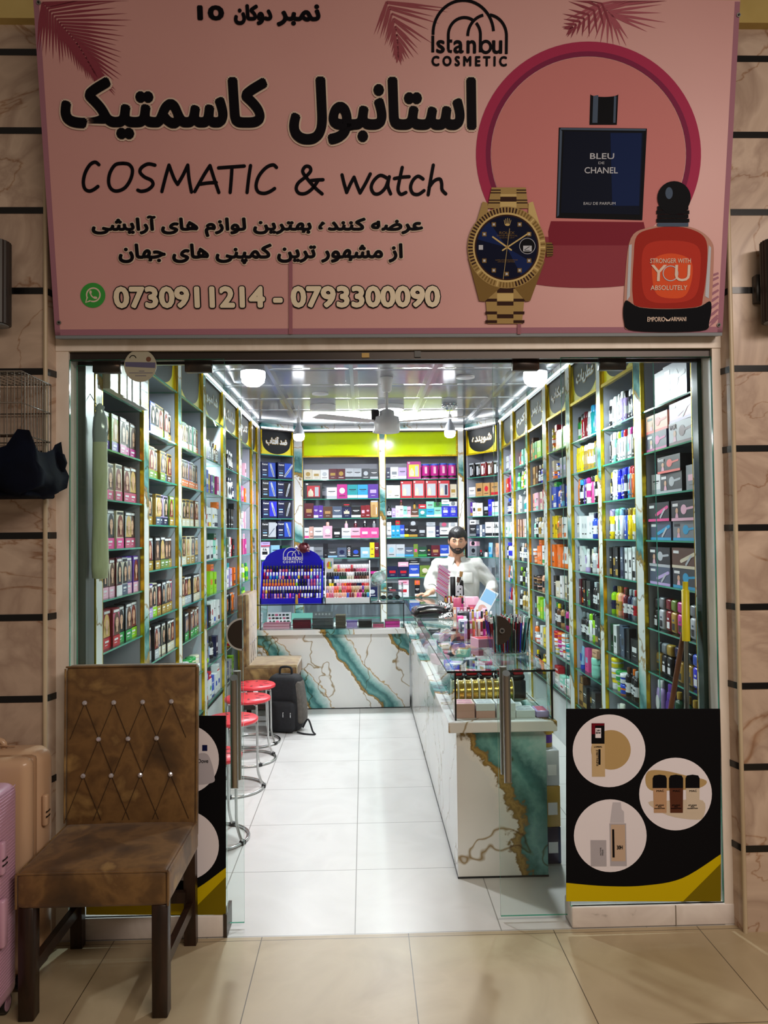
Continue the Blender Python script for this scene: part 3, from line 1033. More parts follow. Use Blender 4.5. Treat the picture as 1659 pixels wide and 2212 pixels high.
lcab(1, .35, .965, 'first', fascia=False, posts=(1, 0), pw=.09)
lcab(2, 1.06, 1.695, 'second', pw=.095)
lcab(3, 1.785, 2.43, 'third', pw=.09)
lcab(4, 2.52, 3.19, 'fourth', sign='شامپو', pw=.09)
lcab(5, 3.31, 3.96, 'fifth', sign='ماسک', pw=.12)
lcab(6, 4.07, 4.74, 'sixth', sign='کرم', pw=.11)
lcab(7, 4.85, 5.20, 'seventh', posts=(1, 1), pw=.075)
rcab(1, .31, .905, 'first', fascia=False, posts=(0, 1), pw=.09)
rcab(2, 1.02, 1.58, 'second', posts=(0, 1), pw=.11)
rcab(3, 1.66, 2.26, 'third', sign='عطریات', posts=(0, 1), pw=.08)
rcab(4, 2.37, 2.95, 'fourth', sign='میکاپ', posts=(0, 1), pw=.11)
rcab(5, 3.07, 3.63, 'fifth', sign='پرایمر', posts=(0, 1), pw=.12)
rcab(6, 3.71, 4.27, 'sixth', sign='کرم', posts=(0, 1), pw=.08)
rcab(7, 4.38, 4.88, 'seventh', posts=(1, 1), pw=.11)
CABS['CL'] = Cab('angled corner cabinet of shaver boxes between left and back walls', 'left corner cabinet', (-1.09, 5.285, 0), math.atan2(.28, .32), .425, RL, sign='ضد آفتاب', posts=(0, 0))
CABS['BL'] = Cab('back-wall cabinet under the left half of the lime panel', 'left back-wall cabinet', (-.67, YB, 0), 0, .85, RL, lime=True, gold=True, posts=(1, 0), pw=.10, k=1)
CABS['BR'] = Cab('back-wall cabinet under the right half of the lime panel', 'right back-wall cabinet', (.25, YB, 0), 0, .81, RL, lime=True, gold=True, posts=(1, 1), pw=.07, k=2)
CABS['CR'] = Cab('angled corner cabinet between back and right walls behind the shopkeeper', 'right corner cabinet', (1.15, 5.555, 0), math.atan2(-.45, .26), .52, RL, sign='شوینده', gold=True, posts=(0, 0))
# green glass end panels beside the first cabinets
e = MB().box(XL-.25, XL-.002, .245, .258, 0, 2.74, mat('green_glass_end', '#12392c', .08)).make('glass_end_panel', CABS['L1'].t)
e.matrix_parent_inverse = CABS['L1'].M.inverted()
e = MB().box(XR+.002, XR+.25, .205, .218, 0, 2.74, MATS['green_glass_end']).make('glass_end_panel', CABS['R1'].t)
e.matrix_parent_inverse = CABS['R1'].M.inverted()

# ---------------------------------------------------------------- products on the shelves
HAIRS = {'blond': '#c9a35c', 'brown': '#5b3a2a', 'black': '#1a1517', 'red': '#7a2a20', 'grey': '#6c6470'}


def dark(n):
    return n in ('black', 'navy', 'maroon', 'darkred', 'darkgreen', 'charcoal', 'brown', 'darkgrey', 'purple', 'cobalt', 'blue', 'slate')


def t_dye(c1, c2, k):
    w, d, h = .078, .055, .175
    m = MB().box(-w/2, w/2, -d/2, d/2, 0, h, P(c1))
    y = -d/2-.0006
    bg = {'olive': 'lime', 'black': 'silver', 'brown': 'cream', 'darkred': 'rose'}.get(c1, 'cream')
    if k % 3:
        m.rect(-w/2+.003, w/2-.003, h*.30, h*.88, y, P(bg))
    hc = mat('hair_'+('blond', 'brown', 'black', 'red', 'grey')[k % 5], HAIRS[('blond', 'brown', 'black', 'red', 'grey')[k % 5]], .5)
    s = (-1, 1)[k % 2]*.004
    m.disc(s, h*.62, .030, y-.0004, hc, 14, .048)
    m.poly([(s-.030, y-.0004, h*.6), (s-.034, y-.0004, h*.30), (s+.034, y-.0004, h*.30), (s+.030, y-.0004, h*.6)], hc)
    m.disc(s+.003, h*.61, .0165, y-.0008, P('skin'), 12, .026)
    m.rect(s-.006, s+.012, h*.36, h*.5, y-.0008, P('skin'))
    for ex in (-.006, .006):
        m.rect(s+.003+ex-.003, s+.003+ex+.003, h*.63, h*.64, y-.0011, hc)
    m.rect(s-.001, s+.007, h*.545, h*.553, y-.0011, P('red'))
    m.rect(-w/2, w/2, 0, h*.27, y-.0012, P(c2))
    m.rect(-w*.32, w*.2, h*.15, h*.2, y-.0016, P('white'))
    m.rect(-w*.32, w*.05, h*.08, h*.10, y-.0016, P('white'))
    m.rect(-w*.4, w*.4, h*.90, h*.965, y-.0008, P('white' if dark(c1) or c1 == 'olive' else 'black'))
    return m, [], w, h, 'hair_dye_box', '%s hair dye box with %s foot' % (c1, c2)


def t_box(c1, c2, k, w=.062, d=.05, h=.15, name='carton', noun='carton'):
    m = MB().box(-w/2, w/2, -d/2, d/2, 0, h, P(c1))
    y = -d/2-.0006
    v = k % 4
    lt = P('white' if dark(c1) else 'charcoal')
    if v == 0:
        m.rect(-w*.3, w*.3, h*.38, h*.62, y, P(c2)).rect(-w*.2, w*.2, h*.2, h*.22, y, lt)
    elif v == 1:
        m.rect(-w/2, w/2, h*.06, h*.26, y, P(c2)).rect(-w*.34, w*.34, h*.62, h*.68, y, lt).rect(-w*.2, w*.2, h*.54, h*.56, y, lt)
    elif v == 2:
        m.disc(0, h*.56, w*.28, y, P(c2), 16).rect(-w*.3, w*.3, h*.18, h*.23, y, lt)
    else:
        m.rect(-w*.42, -w*.2, h*.1, h*.9, y, P(c2)).rect(-w*.1, w*.38, h*.7, h*.76, y, lt).rect(-w*.1, w*.3, h*.2, h*.22, y, lt)
    tx = {('perfume_box', 'cobalt'): 'BLU', ('perfume_box', 'navy', 'cream'): 'X', ('perfume_box', 'white', 'black'): 'FA'}
    t = tx.get((name, c1)) or tx.get((name, c1, c2))
    if t:
        put_text(m, t, P('silver' if c1 == 'cobalt' else c2), lambda u, v, q: (u, y-.0012-q, v), .001, 5, (-w*.22, w*(.22 if t != 'X' else .1), h*.66, h*.86) if t != 'X' else (-w*.14, w*.14, h*.45, h*.75))
    if name == 'slim_carton' and (c1, c2) == ('black', 'red'):
        put_text(m, 'ARKO', P('white'), lambda u, v, q: (.012-v, y-.0012-q, u), .001, 5, (h*.15, h*.85, 0, .022))
    return m, [], w, h, name, '%s %s with %s print' % (c1, noun, c2)


def t_slim(c1, c2, k):
    return t_box(c1, c2, k, .042, .042, .165, 'slim_carton', 'slim carton')


def t_sq(c1, c2, k):
    return t_box(c1, c2, k, .085, .045, .115, 'perfume_box', 'perfume box')


def t_flat(c1, c2, k):
    return t_box(c1, c2, k, .085, .05, .05, 'flat_carton', 'flat carton')


def t_big(c1, c2, k):
    w, d, h = .21, .08, .125
    m = MB().box(-w/2, w/2, -d/2, d/2, 0, h, P(c1))
    y = -d/2-.0006
    lt = P('white' if dark(c1) else 'charcoal')
    m.rect(-w/2, w/2, 0, h*.14, y, P(c2)).rect(-w*.44, -w*.2, h*.72, h*.86, y-.0003, lt)
    if k % 2:
        ribbon(m, [(-w*.1, h*.35), (w*.42, h*.72)], .022, P(c2), lambda u, v, q: (u, y-.0004-q, v))
        ribbon(m, [(w*.1, h*.2), (w*.3, h*.62)], .014, P('silver'), lambda u, v, q: (u, y-.0007-q, v))
    else:
        m.disc(w*.05, h*.55, .026, y-.0004, P(c2), 18, .03)
        ribbon(m, [(w*.1, h*.56), (w*.42, h*.62)], .014, P(c2), lambda u, v, q: (u, y-.0005-q, v))
        m.disc(-w*.25, h*.5, .012, y-.0004, P('skin'), 12, .018).poly([(-w*.32, y-.0004, h*.15), (-w*.18, y-.0004, h*.15), (-w*.21, y-.0004, h*.38), (-w*.29, y-.0004, h*.38)], P('palepink'))
    tx = {('silver', 'maroon'): ('VGR', 'maroon'), ('charcoal', 'coral'): ('Geemy', 'white')}.get((c1, c2))
    if tx:
        put_text(m, tx[0], P(tx[1]), lambda u, v, q: (u, y-.0016-q, v), .001, 5, (-w*.46, -w*.18, h*.70, h*.92))
    return m, [], w, h, 'boxed_hair_styler', '%s styler box with %s print' % (c1, c2)


def t_trim(c1, c2, k):
    w, d, h = .185, .08, .19
    m = MB().box(-w/2, w/2, -d/2, d/2, 0, h, P(c1))
    y = -d/2-.0006
    m.rect(-w*.02, w/2-.004, h*.12, h*.95, y, P(c2))
    F = lambda u, v, q: (u, y-.0012-q, v)
    put_text(m, 'Kemei', P('white'), F, .0008, 4, (-w*.44, -w*.08, h*.80, h*.90))
    a = (.02, .05, -.02, .0)[k % 4]
    ribbon(m, [(w*.25-a, h*.18), (w*.25, h*.5), (w*.25+a, h*.85)], [.02, .026, .022], P('silver'), lambda u, v, q: (u, y-.0008-q, v))
    ribbon(m, [(w*.25-a, h*.2), (w*.25+a*.4, h*.6)], .008, P('slate'), lambda u, v, q: (u, y-.0014-q, v))
    for i in range(3):
        m.rect(-w*.42, -w*.14, h*(.2+i*.14), h*(.26+i*.14), y-.0006, P(('slate', 'white', 'lightblue')[(i+k) % 3]))
    return m, [], w, h, 'boxed_trimmer', '%s boxed hair trimmer on %s' % (c1, c2)


def t_can(c1, c2, k):
    r, h = .0225, .178
    m = MB().lathe([(r*.94, 0), (r, .004), (r, h*.74), (r*.72, h*.78)], P(c1, .22), 14)
    m.lathe([(r*1.008, h*.25), (r*1.008, h*.5)], P('white' if k % 2 or dark(c1) else c2), 14) if k % 3 else None
    m.rect(-.0045, .0045, h*.28, h*.62, -r-.0007, P('white' if dark(c1) and not k % 3 else 'charcoal' if k % 2 else c2)).rect(-.009, .009, h*.12, h*.16, -r-.0007, P('white' if dark(c1) else 'slate'))
    if c1 == 'cobalt':
        put_text(m, 'FOGG', P('white'), lambda u, v, q: (.006-v, -r-.0012-q, u), .0008, 4, (h*.2, h*.66, 0, .012))
    c = MB().lathe([(r*.86, h*.77), (r*.86, h*.93), (r*.7, h*.985), (r*.3, h)], P(c2, .25), 14)
    return m, [('cap', c)], .049, h, 'spray_can', '%s spray can with %s cap' % (c1, c2)


def t_bot(c1, c2, k):
    r, h = .027, .165
    m = MB().lathe([(r*.9, 0), (r, .005), (r, h*.66), (r*.8, h*.74), (r*.38, h*.78), (r*.38, h*.81)], P(c1, .25), 14, sy=.8)
    l = MB().lathe([(r*1.01, h*.18), (r*1.01, h*.5)], P('white' if dark(c1) else c2), 14, sy=.8)
    l.rect(-.010, .010, h*.36, h*.42, -r*.82-.0008, P('charcoal' if not dark(c2) else c2)).rect(-.013, .007, h*.26, h*.285, -r*.82-.0008, P('slate'))
    c = MB().lathe([(r*.46, h*.80), (r*.46, h*.98), (r*.4, h)], P(c2, .25), 12)
    return m, [('cap', c), ('label', l)], .057, h, 'lotion_bottle', '%s lotion bottle with %s cap' % (c1, c2)


def t_sham(c1, c2, k):
    r, h = .033, .185
    m = MB().lathe([(r*.92, 0), (r, .006), (r*.96, h*.4), (r, h*.62), (r*.86, h*.76), (r*.5, h*.82)], P(c1, .25), 16, sy=.6)
    m.disc(0, h*.4, r*.6, -r*.6-.001, P(c2), 16, h*.2)
    c = MB().lathe([(r*.66, h*.80), (r*.62, h*.98), (r*.5, h)], P(c2, .25), 14, sy=.7)
    return m, [('cap', c)], .07, h, 'shampoo_bottle', '%s shampoo bottle with %s cap' % (c1, c2)


def t_pump(c1, c2, k):
    r, h = .026, .185
    m = MB().lathe([(r*.92, 0), (r, .005), (r, h*.62), (r*.5, h*.7)], P(c1, .25), 14)
    m.lathe([(r*1.01, h*.15), (r*1.01, h*.45)], P(c2), 14)
    c = MB().lathe([(r*.5, h*.69), (r*.5, h*.78), (r*.15, h*.79), (r*.15, h*.92)], P('white', .25), 10)
    c.rbox(-.009, .009, -.03, .01, h*.92, h, .003, P('white', .25), 2)
    return m, [('pump_head', c)], .055, h, 'pump_bottle', '%s pump bottle with %s label' % (c1, c2)


def t_tube(c1, c2, k):
    h = .15
    vs, n = [], 12
    for z, rx, ry in ((.03, .02, .018), (.05, .022, .018), (.11, .024, .010), (h, .025, .002)):
        vs += [(rx*math.cos(2*pi*i/n), ry*math.sin(2*pi*i/n), z) for i in range(n)]
    m = MB().add(vs, [(j*n+i, j*n+(i+1) % n, (j+1)*n+(i+1) % n, (j+1)*n+i) for j in range(3) for i in range(n)], P(c1, .3), True)
    m.add(vs[-n:], [tuple(range(n))], P(c1, .3))
    m.rect(-.011, .011, .055, .105, -.0185, P(c2))
    c = MB().lathe([(.019, 0), (.02, .004), (.018, .031)], P(c2, .3), 12)
    return m, [('cap', c)], .052, h, 'cream_tube', '%s cream tube on %s cap' % (c1, c2)


def t_jar(c1, c2, k):
    r, h = .034, .06
    m = MB().lathe([(r*.92, 0), (r, .004), (r, h*.66), (r*.95, h*.7)], P(c1, .25), 16)
    m.lathe([(r*1.01, h*.12), (r*1.01, h*.5)], P('white' if k % 2 else c2), 16)
    c = MB().lathe([(r*1.03, h*.68), (r*1.03, h*.98), (r*.95, h)], P(c2, .25), 16)
    return m, [('lid', c)], .071, h, 'cream_jar', '%s cream jar with %s lid' % (c1, c2)


def t_roll(c1, c2, k):
    h, r = .155, .031
    m = MB().rbox(-r, r, -r*.62, r*.62, 0, h*.64, .014, P(c1, .2), 3)
    l = MB().rect(-r*.5, r*.5, h*.1, h*.3, -r*.63, P('white' if dark(c1) else 'charcoal')).rect(-r*.3, r*.3, h*.36, h*.42, -r*.63, P('white' if dark(c1) else 'slate'))
    c = MB().rbox(-r*.97, r*.97, -r*.6, r*.6, h*.645, h, .012, P(c2, .2), 3)
    return m, [('cap', c), ('label', l)], .066, h, 'perfume_spray', '%s body spray with %s cap' % (c1, c2)


def t_tin(c1, c2, k):
    r, h = .044, .17
    m = MB().lathe([(r*.97, 0), (r, .004), (r, h*.9)], P(c1, .2), 18)
    m.lathe([(r*1.008, h*.08), (r*1.008, h*.2)], P('black'), 18)
    m.rect(-.012, .012, h*.35, h*.8, -r-.0008, P('palepink'))
    c = MB().lathe([(r*1.03, h*.9), (r*1.03, h), (r*.5, h+.001)], P(c2, .25), 18)
    return m, [('lid', c)], .092, h, 'gift_tin', '%s round gift tin with %s lid' % (c1, c2)


def t_gift(c1, c2, k):
    w, d, h = .155, .06, .19
    m = MB().box(-w/2, w/2, -d/2, d/2, 0, h, P(c1))
    y = -d/2-.0006
    m.rect(-w*.37, w*.37, h*.13, h*.82, y, P(c2)).rect(-w*.44, -w*.3, h*.88, h*.96, y, P('white'))
    m.lathe([(.022, h*.16), (.026, h*.3), (.02, h*.5), (.008, h*.54), (.008, h*.62)], P('cream', .1), 12, (-w*.16, y-.0004, 0), sy=.03)
    m.rect(w*.08, w*.3, h*.17, h*.74, y-.0006, P('navy' if k % 2 else 'silver'))
    return m, [], w, h, 'perfume_gift_set', '%s gift set with %s window' % (c1, c2)


def t_pouch(c1, c2, k):
    w, h = .075, .16
    m = MB().rbox(-w/2, w/2, -.022, .022, 0, h, .018, P(c1, .25), 3)
    m.rect(-w*.42, w*.42, h*.9, h*.985, -.0215, P('silver')).rect(-w*.25, w*.1, h*.15, h*.75, -.0226, P(c2)).rect(w*.2, w*.3, h*.2, h*.6, -.0226, P('white'))
    return m, [], w*1.02, h, 'product_pouch', '%s shiny pouch with %s print' % (c1, c2)


def t_brush(c1, c2, k):
    m = MB().box(-.04, .04, -.004, .004, 0, .2, P(c1))
    m.disc(0, .135, .024, -.0048, P(c2), 16, .036).rect(-.006, .006, .02, .1, -.0048, P(c2))
    b = MB().ball((0, -.012, .135), .02, P(c2), 12, sy=.45, sz=1.5)
    b.cyl((0, -.010, .1), (0, -.010, .02), .006, P(c2))
    return m, [('hairbrush', b)], .085, .2, 'carded_brush', '%s card with %s hairbrush' % (c1, c2)


def t_min(c1, c2, k):
    h, r = .075, .016
    m = MB().lathe([(r, 0), (r, h*.55), (r*.4, h*.68)], P(c1, .2), 10)
    c = MB().lathe([(r*.5, h*.66), (r*.46, h)], P(c2, .25), 10)
    return m, [('cap', c)], .036, h, 'small_bottle', 'small %s bottle with %s cap' % (c1, c2)


TYPES = dict(dye=t_dye, box=t_box, slim=t_slim, sq=t_sq, flat=t_flat, big=t_big, trim=t_trim, can=t_can, bot=t_bot, sham=t_sham, pump=t_pump, tube=t_tube, jar=t_jar, roll=t_roll, tin=t_tin, gift=t_gift, pouch=t_pouch, brush=t_brush, mini=t_min)
PROTO = {}


def proto(ty, c1, c2, k):
    key = (ty, c1, c2, k)
    if key not in PROTO:
        m, kids, w, h, name, noun = TYPES[ty](c1, c2, k)
        PROTO[key] = (m.mesh(name), [(n, q.mesh(n), c2 if n != 'label' and c1 != c2 and n != 'pump_head' else None) for n, q in kids], w, h, name, noun)
    return PROTO[key]


def put(pr, M, sx, sz, label, cat, group):
    me, kids, w, h, name, noun = pr
    o = link(name, me)
    o.matrix_world = M @ Matrix.Diagonal((sx, 1, sz, 1))
    for n, q, c in kids:
        k = link(n, q, o)
        if c:
            k['label'] = '%s %s' % (c, n)
    return tag(o, label, cat, group)


def cat_of(name):
    for a in ('box', 'carton', 'bottle', 'can', 'tube', 'jar', 'pouch', 'tin'):
        if name.endswith(a):
            return {'carton': 'box'}.get(a, a)
    return {'boxed_hair_styler': 'box', 'boxed_trimmer': 'box', 'perfume_spray': 'bottle', 'perfume_gift_set': 'gift set', 'carded_brush': 'hairbrush'}.get(name, 'product')


def row(cab, li, spec, dy=0.0, hscale=1.0, maxw=1.35, upto=1.0):
    """stand a row of products on one shelf; spec tokens: type:colour:colour*count@height, ^ = stacked on the piece before, _ = gap"""
    C = CABS[cab]
    items = []
    for tok in spec.split():
        if tok.startswith('_'):
            items.append(('_', .03*len(tok)))
            continue
        st = tok.startswith('^')
        tok = tok.lstrip('^')
        hs = 1.0
        if '@' in tok:
            tok, q = tok.split('@')
            hs = float(q)
        n = 1
        if '*' in tok:
            tok, q = tok.split('*')
            n = int(q)
        a = tok.split(':')
        for i in range(n):
            items.append((a[0], a[1], a[2] if len(a) > 2 else 'white', hs*hscale, st))
    pr = [None if it[0] == '_' else proto(it[0], it[1], it[2], random.randrange(3) if it[0] != 'dye' else random.randrange(10)) for it in items]
    tot = sum(it[1] if it[0] == '_' else 0 if it[4] else p[2] for it, p in zip(items, pr))
    av = C.W*upto-.02
    f = min(maxw, av/tot)
    gap = (av-tot*f)/max(1, sum(1 for it in items if it[0] == '_' or not it[4]))
    x, cnt, stk = .01, 0, 0
    lx, lz, lw = 0, 0, 0
    for it, p in zip(items, pr):
        if it[0] == '_':
            x += it[1]*f+gap
            continue
        z = C.levels[li]
        if it[4]:
            stk += 1
            px, pz, y = lx, lz, .055+dy
            lab = '%s, stacked %s from left, %s shelf down, %s' % (p[5], ORD[min(stk-1, 19)], ORD[li], C.short)
        else:
            px = x+p[2]*f/2
            x += p[2]*f+gap
            cnt += 1
            pz, y = z+.0003, .055+dy+random.uniform(-.008, .012)
            lab = '%s, %s from left, %s shelf down, %s' % (p[5], ORD[min(cnt-1, 19)], ORD[li], C.short)
        hs = it[3]*random.uniform(.97, 1.03)
        zm = (C.levels[li-1] if li else 2.42 if cab not in ('L1', 'R1') else 2.7)-.018
        hs = min(hs, (zm-pz)/p[3])
        if hs < .2:
            continue
        sx = f*(.985 if p[2] < .15 else .92)
        if it[4]:
            sx = min(sx, lw*1.02/p[2])
        else:
            lw = p[2]*sx
        if 'back' in lab.split() or dy > .05:
            lab = lab.replace(' from left', ' in rear row')
        M = C.M @ Matrix.Translation((px, y, pz)) @ Matrix.Rotation(random.uniform(-.015, .015), 4, 'Z')
        o = put(p, M, sx, hs, lab, cat_of(p[4]), '%s shelf products' % C.short)
        lx, lz = px, pz+p[3]*hs+.0004

# ---- left wall, from the door inward
R_ = row
R_('L1', 0, 'box:cream:gold*4@.9 box:white:gold*5@.9', -.06)
R_('L1', 1, 'dye:olive:purple*3 dye:brown:magenta*3')
R_('L1', 2, '_ dye:brown:pink dye:cream:rose*2 dye:brown:rose*2')
R_('L1', 3, '_ dye:black:pink*2 dye:cream:pink dye:black:rose*2')
R_('L1', 4, 'dye:maroon:palepink*3 dye:maroon:white dye:silver:slate dye:purple:palepink*2')
R_('L1', 5, 'dye:darkred:red*3 dye:black:green*2 dye:black:lime')
R_('L1', 6, '_ flat:grey:silver ^flat:slate:silver flat:silver:grey ^flat:grey:white flat:white:grey')
R_('L1', 7, 'dye:brown:gold*6')
R_('L2', 0, 'dye:black:white dye:blue:white dye:gold:lime*2 dye:black:gold dye:brown:gold')
R_('L2', 1, 'dye:gold:olive*4 dye:lavender:slate dye:gold:brown')
R_('L2', 2, 'dye:grey:gold*2 dye:gold:slate dye:lavender:navy*2 dye:olive:gold')
R_('L2', 3, 'dye:black:gold*2 dye:charcoal:gold dye:black:olive*2 dye:brown:gold')
R_('L2', 4, 'dye:maroon:green dye:purple:lavender dye:cream:lime dye:black:gold*2 dye:darkgrey:gold dye:darkred:gold')
R_('L2', 5, 'dye:black:silver*3 dye:charcoal:cream*4')
R_('L2', 6, 'dye:brown:olive*6')
R_('L3', 0, 'dye:cream:orange dye:green:orange*2 dye:olive:orange dye:white:gold dye:mint:gold dye:cream:orange')
R_('L3', 1, 'dye:black:gold dye:silver:orange*2 dye:lavender:orange*2 dye:white:orange*2 dye:grey:orange')
R_('L3', 2, 'dye:cream:grey dye:gold:cream*3 dye:brown:cream')
R_('L3', 3, 'dye:grey:white dye:gold:cream dye:cream:gold*2 dye:black:grey')
R_('L3', 4, 'box:sand:tan@.9 dye:gold:cream dye:black:silver*2 dye:charcoal:cream*2')
R_('L3', 5, 'dye:black:green*4 dye:brown:green*3 dye:brown:olive')
R_('L3', 6, 'jar:white:green ^jar:green:white jar:cream:mint ^jar:white:mint jar:white:green ^jar:mint:white jar:green:white ^jar:white:green jar:white:mint ^jar:cream:green jar:mint:white ^jar:white:cream')
R_('L3', 7, 'box:white:blue*3 ^flat:blue:white box:cream:green*2 box:white:red*2')
R_('L4', 0, 'sham:white:silver box:purple:maroon*2 bot:silver:white*3 bot:gold:brown bot:brown:gold')
R_('L4', 1, 'box:blue:red@1.15 box:blue:white@1.15 box:gold:yellow box:purple:white box:green:white box:magenta:white')
R_('L4', 2, 'box:white:blue box:white:red*2 box:white:yellow*2 box:white:navy*2 ^flat:orange:red')
R_('L4', 3, 'box:slate:grey@1.1 box:white:charcoal*3 box:mint:white ^flat:darkgreen:red box:white:yellow')
R_('L4', 4, 'bot:green:white bot:brown:darkgreen sq:lime:orange@1.5 ^flat:orange:magenta box:lime:brown')
R_('L4', 5, 'box:lightblue:yellow box:blue:white box:black:maroon slim:white:red*2 slim:white:blue*2 slim:white:maroon')
R_('L4', 6, 'box:black:green box:grey:lime tube:blue:lightblue bot:charcoal:black box:navy:white')
R_('L4', 7, 'box:white:red*2 ^flat:blue:white box:white:green ^flat:red:white box:blue:white box:white:blue*2 ^flat:white:red')
R_('L5', 0, 'can:maroon:black can:white:black can:black:silver*2 can:purple:black can:black:grey*3')
R_('L5', 1, 'sham:black:charcoal*3 sham:white:navy*2 bot:navy:white')
R_('L5', 2, 'box:black:charcoal*3 slim:black:grey*4 ^flat:charcoal:black')
R_('L5', 3, 'sham:orange:yellow sham:lime:green slim:darkgreen:white slim:white:darkred slim:red:white box:black:red')
R_('L5', 4, 'box:white:red*2 box:white:blue ^flat:teal:white box:lavender:white box:orange:brown*2')
R_('L5', 5, 'pouch:black:red*2 pouch:charcoal:orange pouch:black:brown pouch:orange:brown')
R_('L5', 6, 'jar:red:yellow jar:yellow:red ^jar:red:yellow box:white:green')
R_('L5', 7, 'box:blue:white*2 box:white:navy box:lime:white')
R_('L6', 0, '_ box:white:red _ box:palepink:black')
R_('L6', 1, 'sq:rose:pink@1.4 sq:pink:white*2@1.4 box:orange:white')
R_('L6', 2, 'box:white:lavender*2 slim:white:pink slim:palepink:white')
R_('L6', 3, 'box:palepink:white box:pink:magenta*2 ^flat:white:magenta box:magenta:white')
R_('L6', 4, 'bot:green:white bot:navy:lime bot:white:lime*2 bot:lime:green*2')
R_('L6', 5, 'bot:teal:lime bot:lime:green*3')
R_('L7', 0, 'brush:charcoal:silver brush:slate:silver')
R_('L7', 1, 'sq:pink:palepink@1.3 box:palepink:pink')
R_('L7', 2, 'box:pink:rose box:white:palepink slim:mint:white')
R_('L7', 3, 'box:black:palepink box:charcoal:silver')
R_('L7', 4, 'slim:pink:blue slim:magenta:navy slim:pink:blue slim:lime:white')
R_('L7', 5, 'box:black:rose*2')
# ---- right wall, listed from the back towards the door on each shelf
R_('R1', 0, '_ sq:silver:white@1.5 big:slate:grey@1.3')
R_('R1', 1, 'big:navy:magenta@.72 ^big:peach:coral@.72 big:silver:maroon@.85 ^big:palepink:lavender@.72')
R_('R1', 2, 'sq:white:silver@.9 big:darkgrey:silver@.75 ^big:charcoal:coral@.62 sq:grey:palepink')
R_('R1', 3, 'big:slate:azure@.72 ^big:charcoal:pink@.74 big:grey:azure@.72 ^big:charcoal:palepink@.74')
R_('R1', 4, 'big:slate:lavender@.72 ^big:charcoal:silver@.74 big:darkgrey:azure@.72 ^big:brown:cream@.74')
R_('R1', 5, 'roll:black:charcoal roll:silver:grey roll:darkred:darkred roll:gold:olive roll:magenta:magenta roll:black:black roll:silver:grey roll:gold:olive')
R_('R1', 6, 'roll:gold:darkgrey roll:charcoal:grey roll:black:gold roll:navy:navy roll:gold:black*2 roll:cobalt:blue*2')
R_('R1', 7, 'sham:lavender:white sham:purple:purple bot:darkgreen:gold*2 bot:brown:gold bot:charcoal:gold')
R_('R2', 0, 'can:black:white can:white:white*3 can:white:black can:lavender:white can:lavender:black can:black:white can:navy:slate can:blue:black can:silver:black')
R_('R2', 1, 'can:black:white can:cream:black can:mint:white can:black:cream can:white:lime can:white:blue can:white:red can:white:mint can:white:magenta can:black:silver can:purple:black can:charcoal:gold')
R_('R2', 2, 'can:black:yellow can:white:white*2 can:cobalt:cobalt*2 can:navy:cobalt can:azure:blue can:grey:red can:orange:red can:white:red can:white:white')
R_('R2', 3, 'can:yellow:lavender can:white:mint can:darkgreen:green can:white:lightblue can:blue:navy can:yellow:gold can:ivory:yellow can:white:lavender can:white:charcoal')
R_('R2', 4, 'slim:charcoal:gold*5 slim:slate:navy slim:white:black*6 slim:black:white', 0, 1.05)
R_('R2', 5, 'bot:lime:navy bot:yellow:gold bot:peach:gold bot:coral:red bot:maroon:brown bot:navy:silver bot:slate:silver bot:grey:red bot:darkgrey:gold*2')
R_('R2', 6, 'slim:darkgreen:black slim:white:darkgreen slim:slate:darkgrey*2 slim:charcoal:black sq:black:white slim:palepink:black slim:grey:white')
R_('R2', 7, 'jar:white:yellow ^jar:yellow:white ^jar:white:yellow jar:white:lime ^jar:white:green jar:orange:blue ^jar:blue:white bot:black:brown bot:black:orange bot:black:silver*3')
R_('R2', 8, 'bot:white:white sham:white:ivory bot:black:silver*4')
R_('R3', 0, 'can:green:black can:lime:black can:red:black can:darkred:maroon can:silver:white can:teal:azure@1.15 can:azure:blue@1.15 can:black:silver bot:white:silver')
R_('R3', 1, 'can:yellow:yellow*4 can:gold:white*4 can:olive:gold can:grey:charcoal*2 can:mint:mint*2')
R_('R3', 2, 'can:orange:orange can:black:azure can:purple:cobalt can:black:purple can:white:magenta can:pink:black can:white:white can:black:yellow*2 can:yellow:black')
R_('R3', 3, 'box:white:silver*4 slim:white:silver*2 bot:blue:navy bot:white:black bot:magenta:darkred bot:white:magenta')
R_('R3', 4, 'slim:slate:silver slim:white:silver tube:white:black tube:white:lavender tube:cream:black bot:white:silver tube:red:white*2 slim:red:black slim:black:white')
R_('R3', 5, 'slim:maroon:brown slim:black:orange*2 slim:black:purple slim:charcoal:green*2 bot:black:silver bot:black:grey slim:black:white bot:navy:charcoal slim:charcoal:maroon')
R_('R3', 6, 'bot:charcoal:grey*3 can:white:lime can:lime:black slim:darkgrey:gold slim:charcoal:grey slim:black:white bot:charcoal:silver')
R_('R3', 7, 'tube:lightblue:blue box:pink:lightblue tube:white:magenta jar:mint:mint@2 ^flat:peach:tan slim:navy:white slim:black:red')
R_('R3', 8, 'box:tan:brown ^flat:brown:tan box:charcoal:gold*3 jar:pink:white jar:red:mint ^jar:white:magenta')
R_('R4', 0, 'tube:yellow:white jar:yellow:orange ^jar:orange:yellow ^jar:yellow:gold box:orange:yellow ^flat:red:orange box:yellow:orange box:lime:cream box:lime:gold*2 box:mint:lime slim:charcoal:mint')
R_('R4', 1, 'box:cream:lavender jar:blue:orange jar:orange:blue ^jar:gold:blue box:grey:lavender*2 slim:silver:tan*3')
R_('R4', 2, 'box:blue:yellow@1.1 box:blue:white@1.1 ^flat:green:lime bot:peach:blue bot:blue:white box:navy:azure@1.1 box:blue:orange*2')
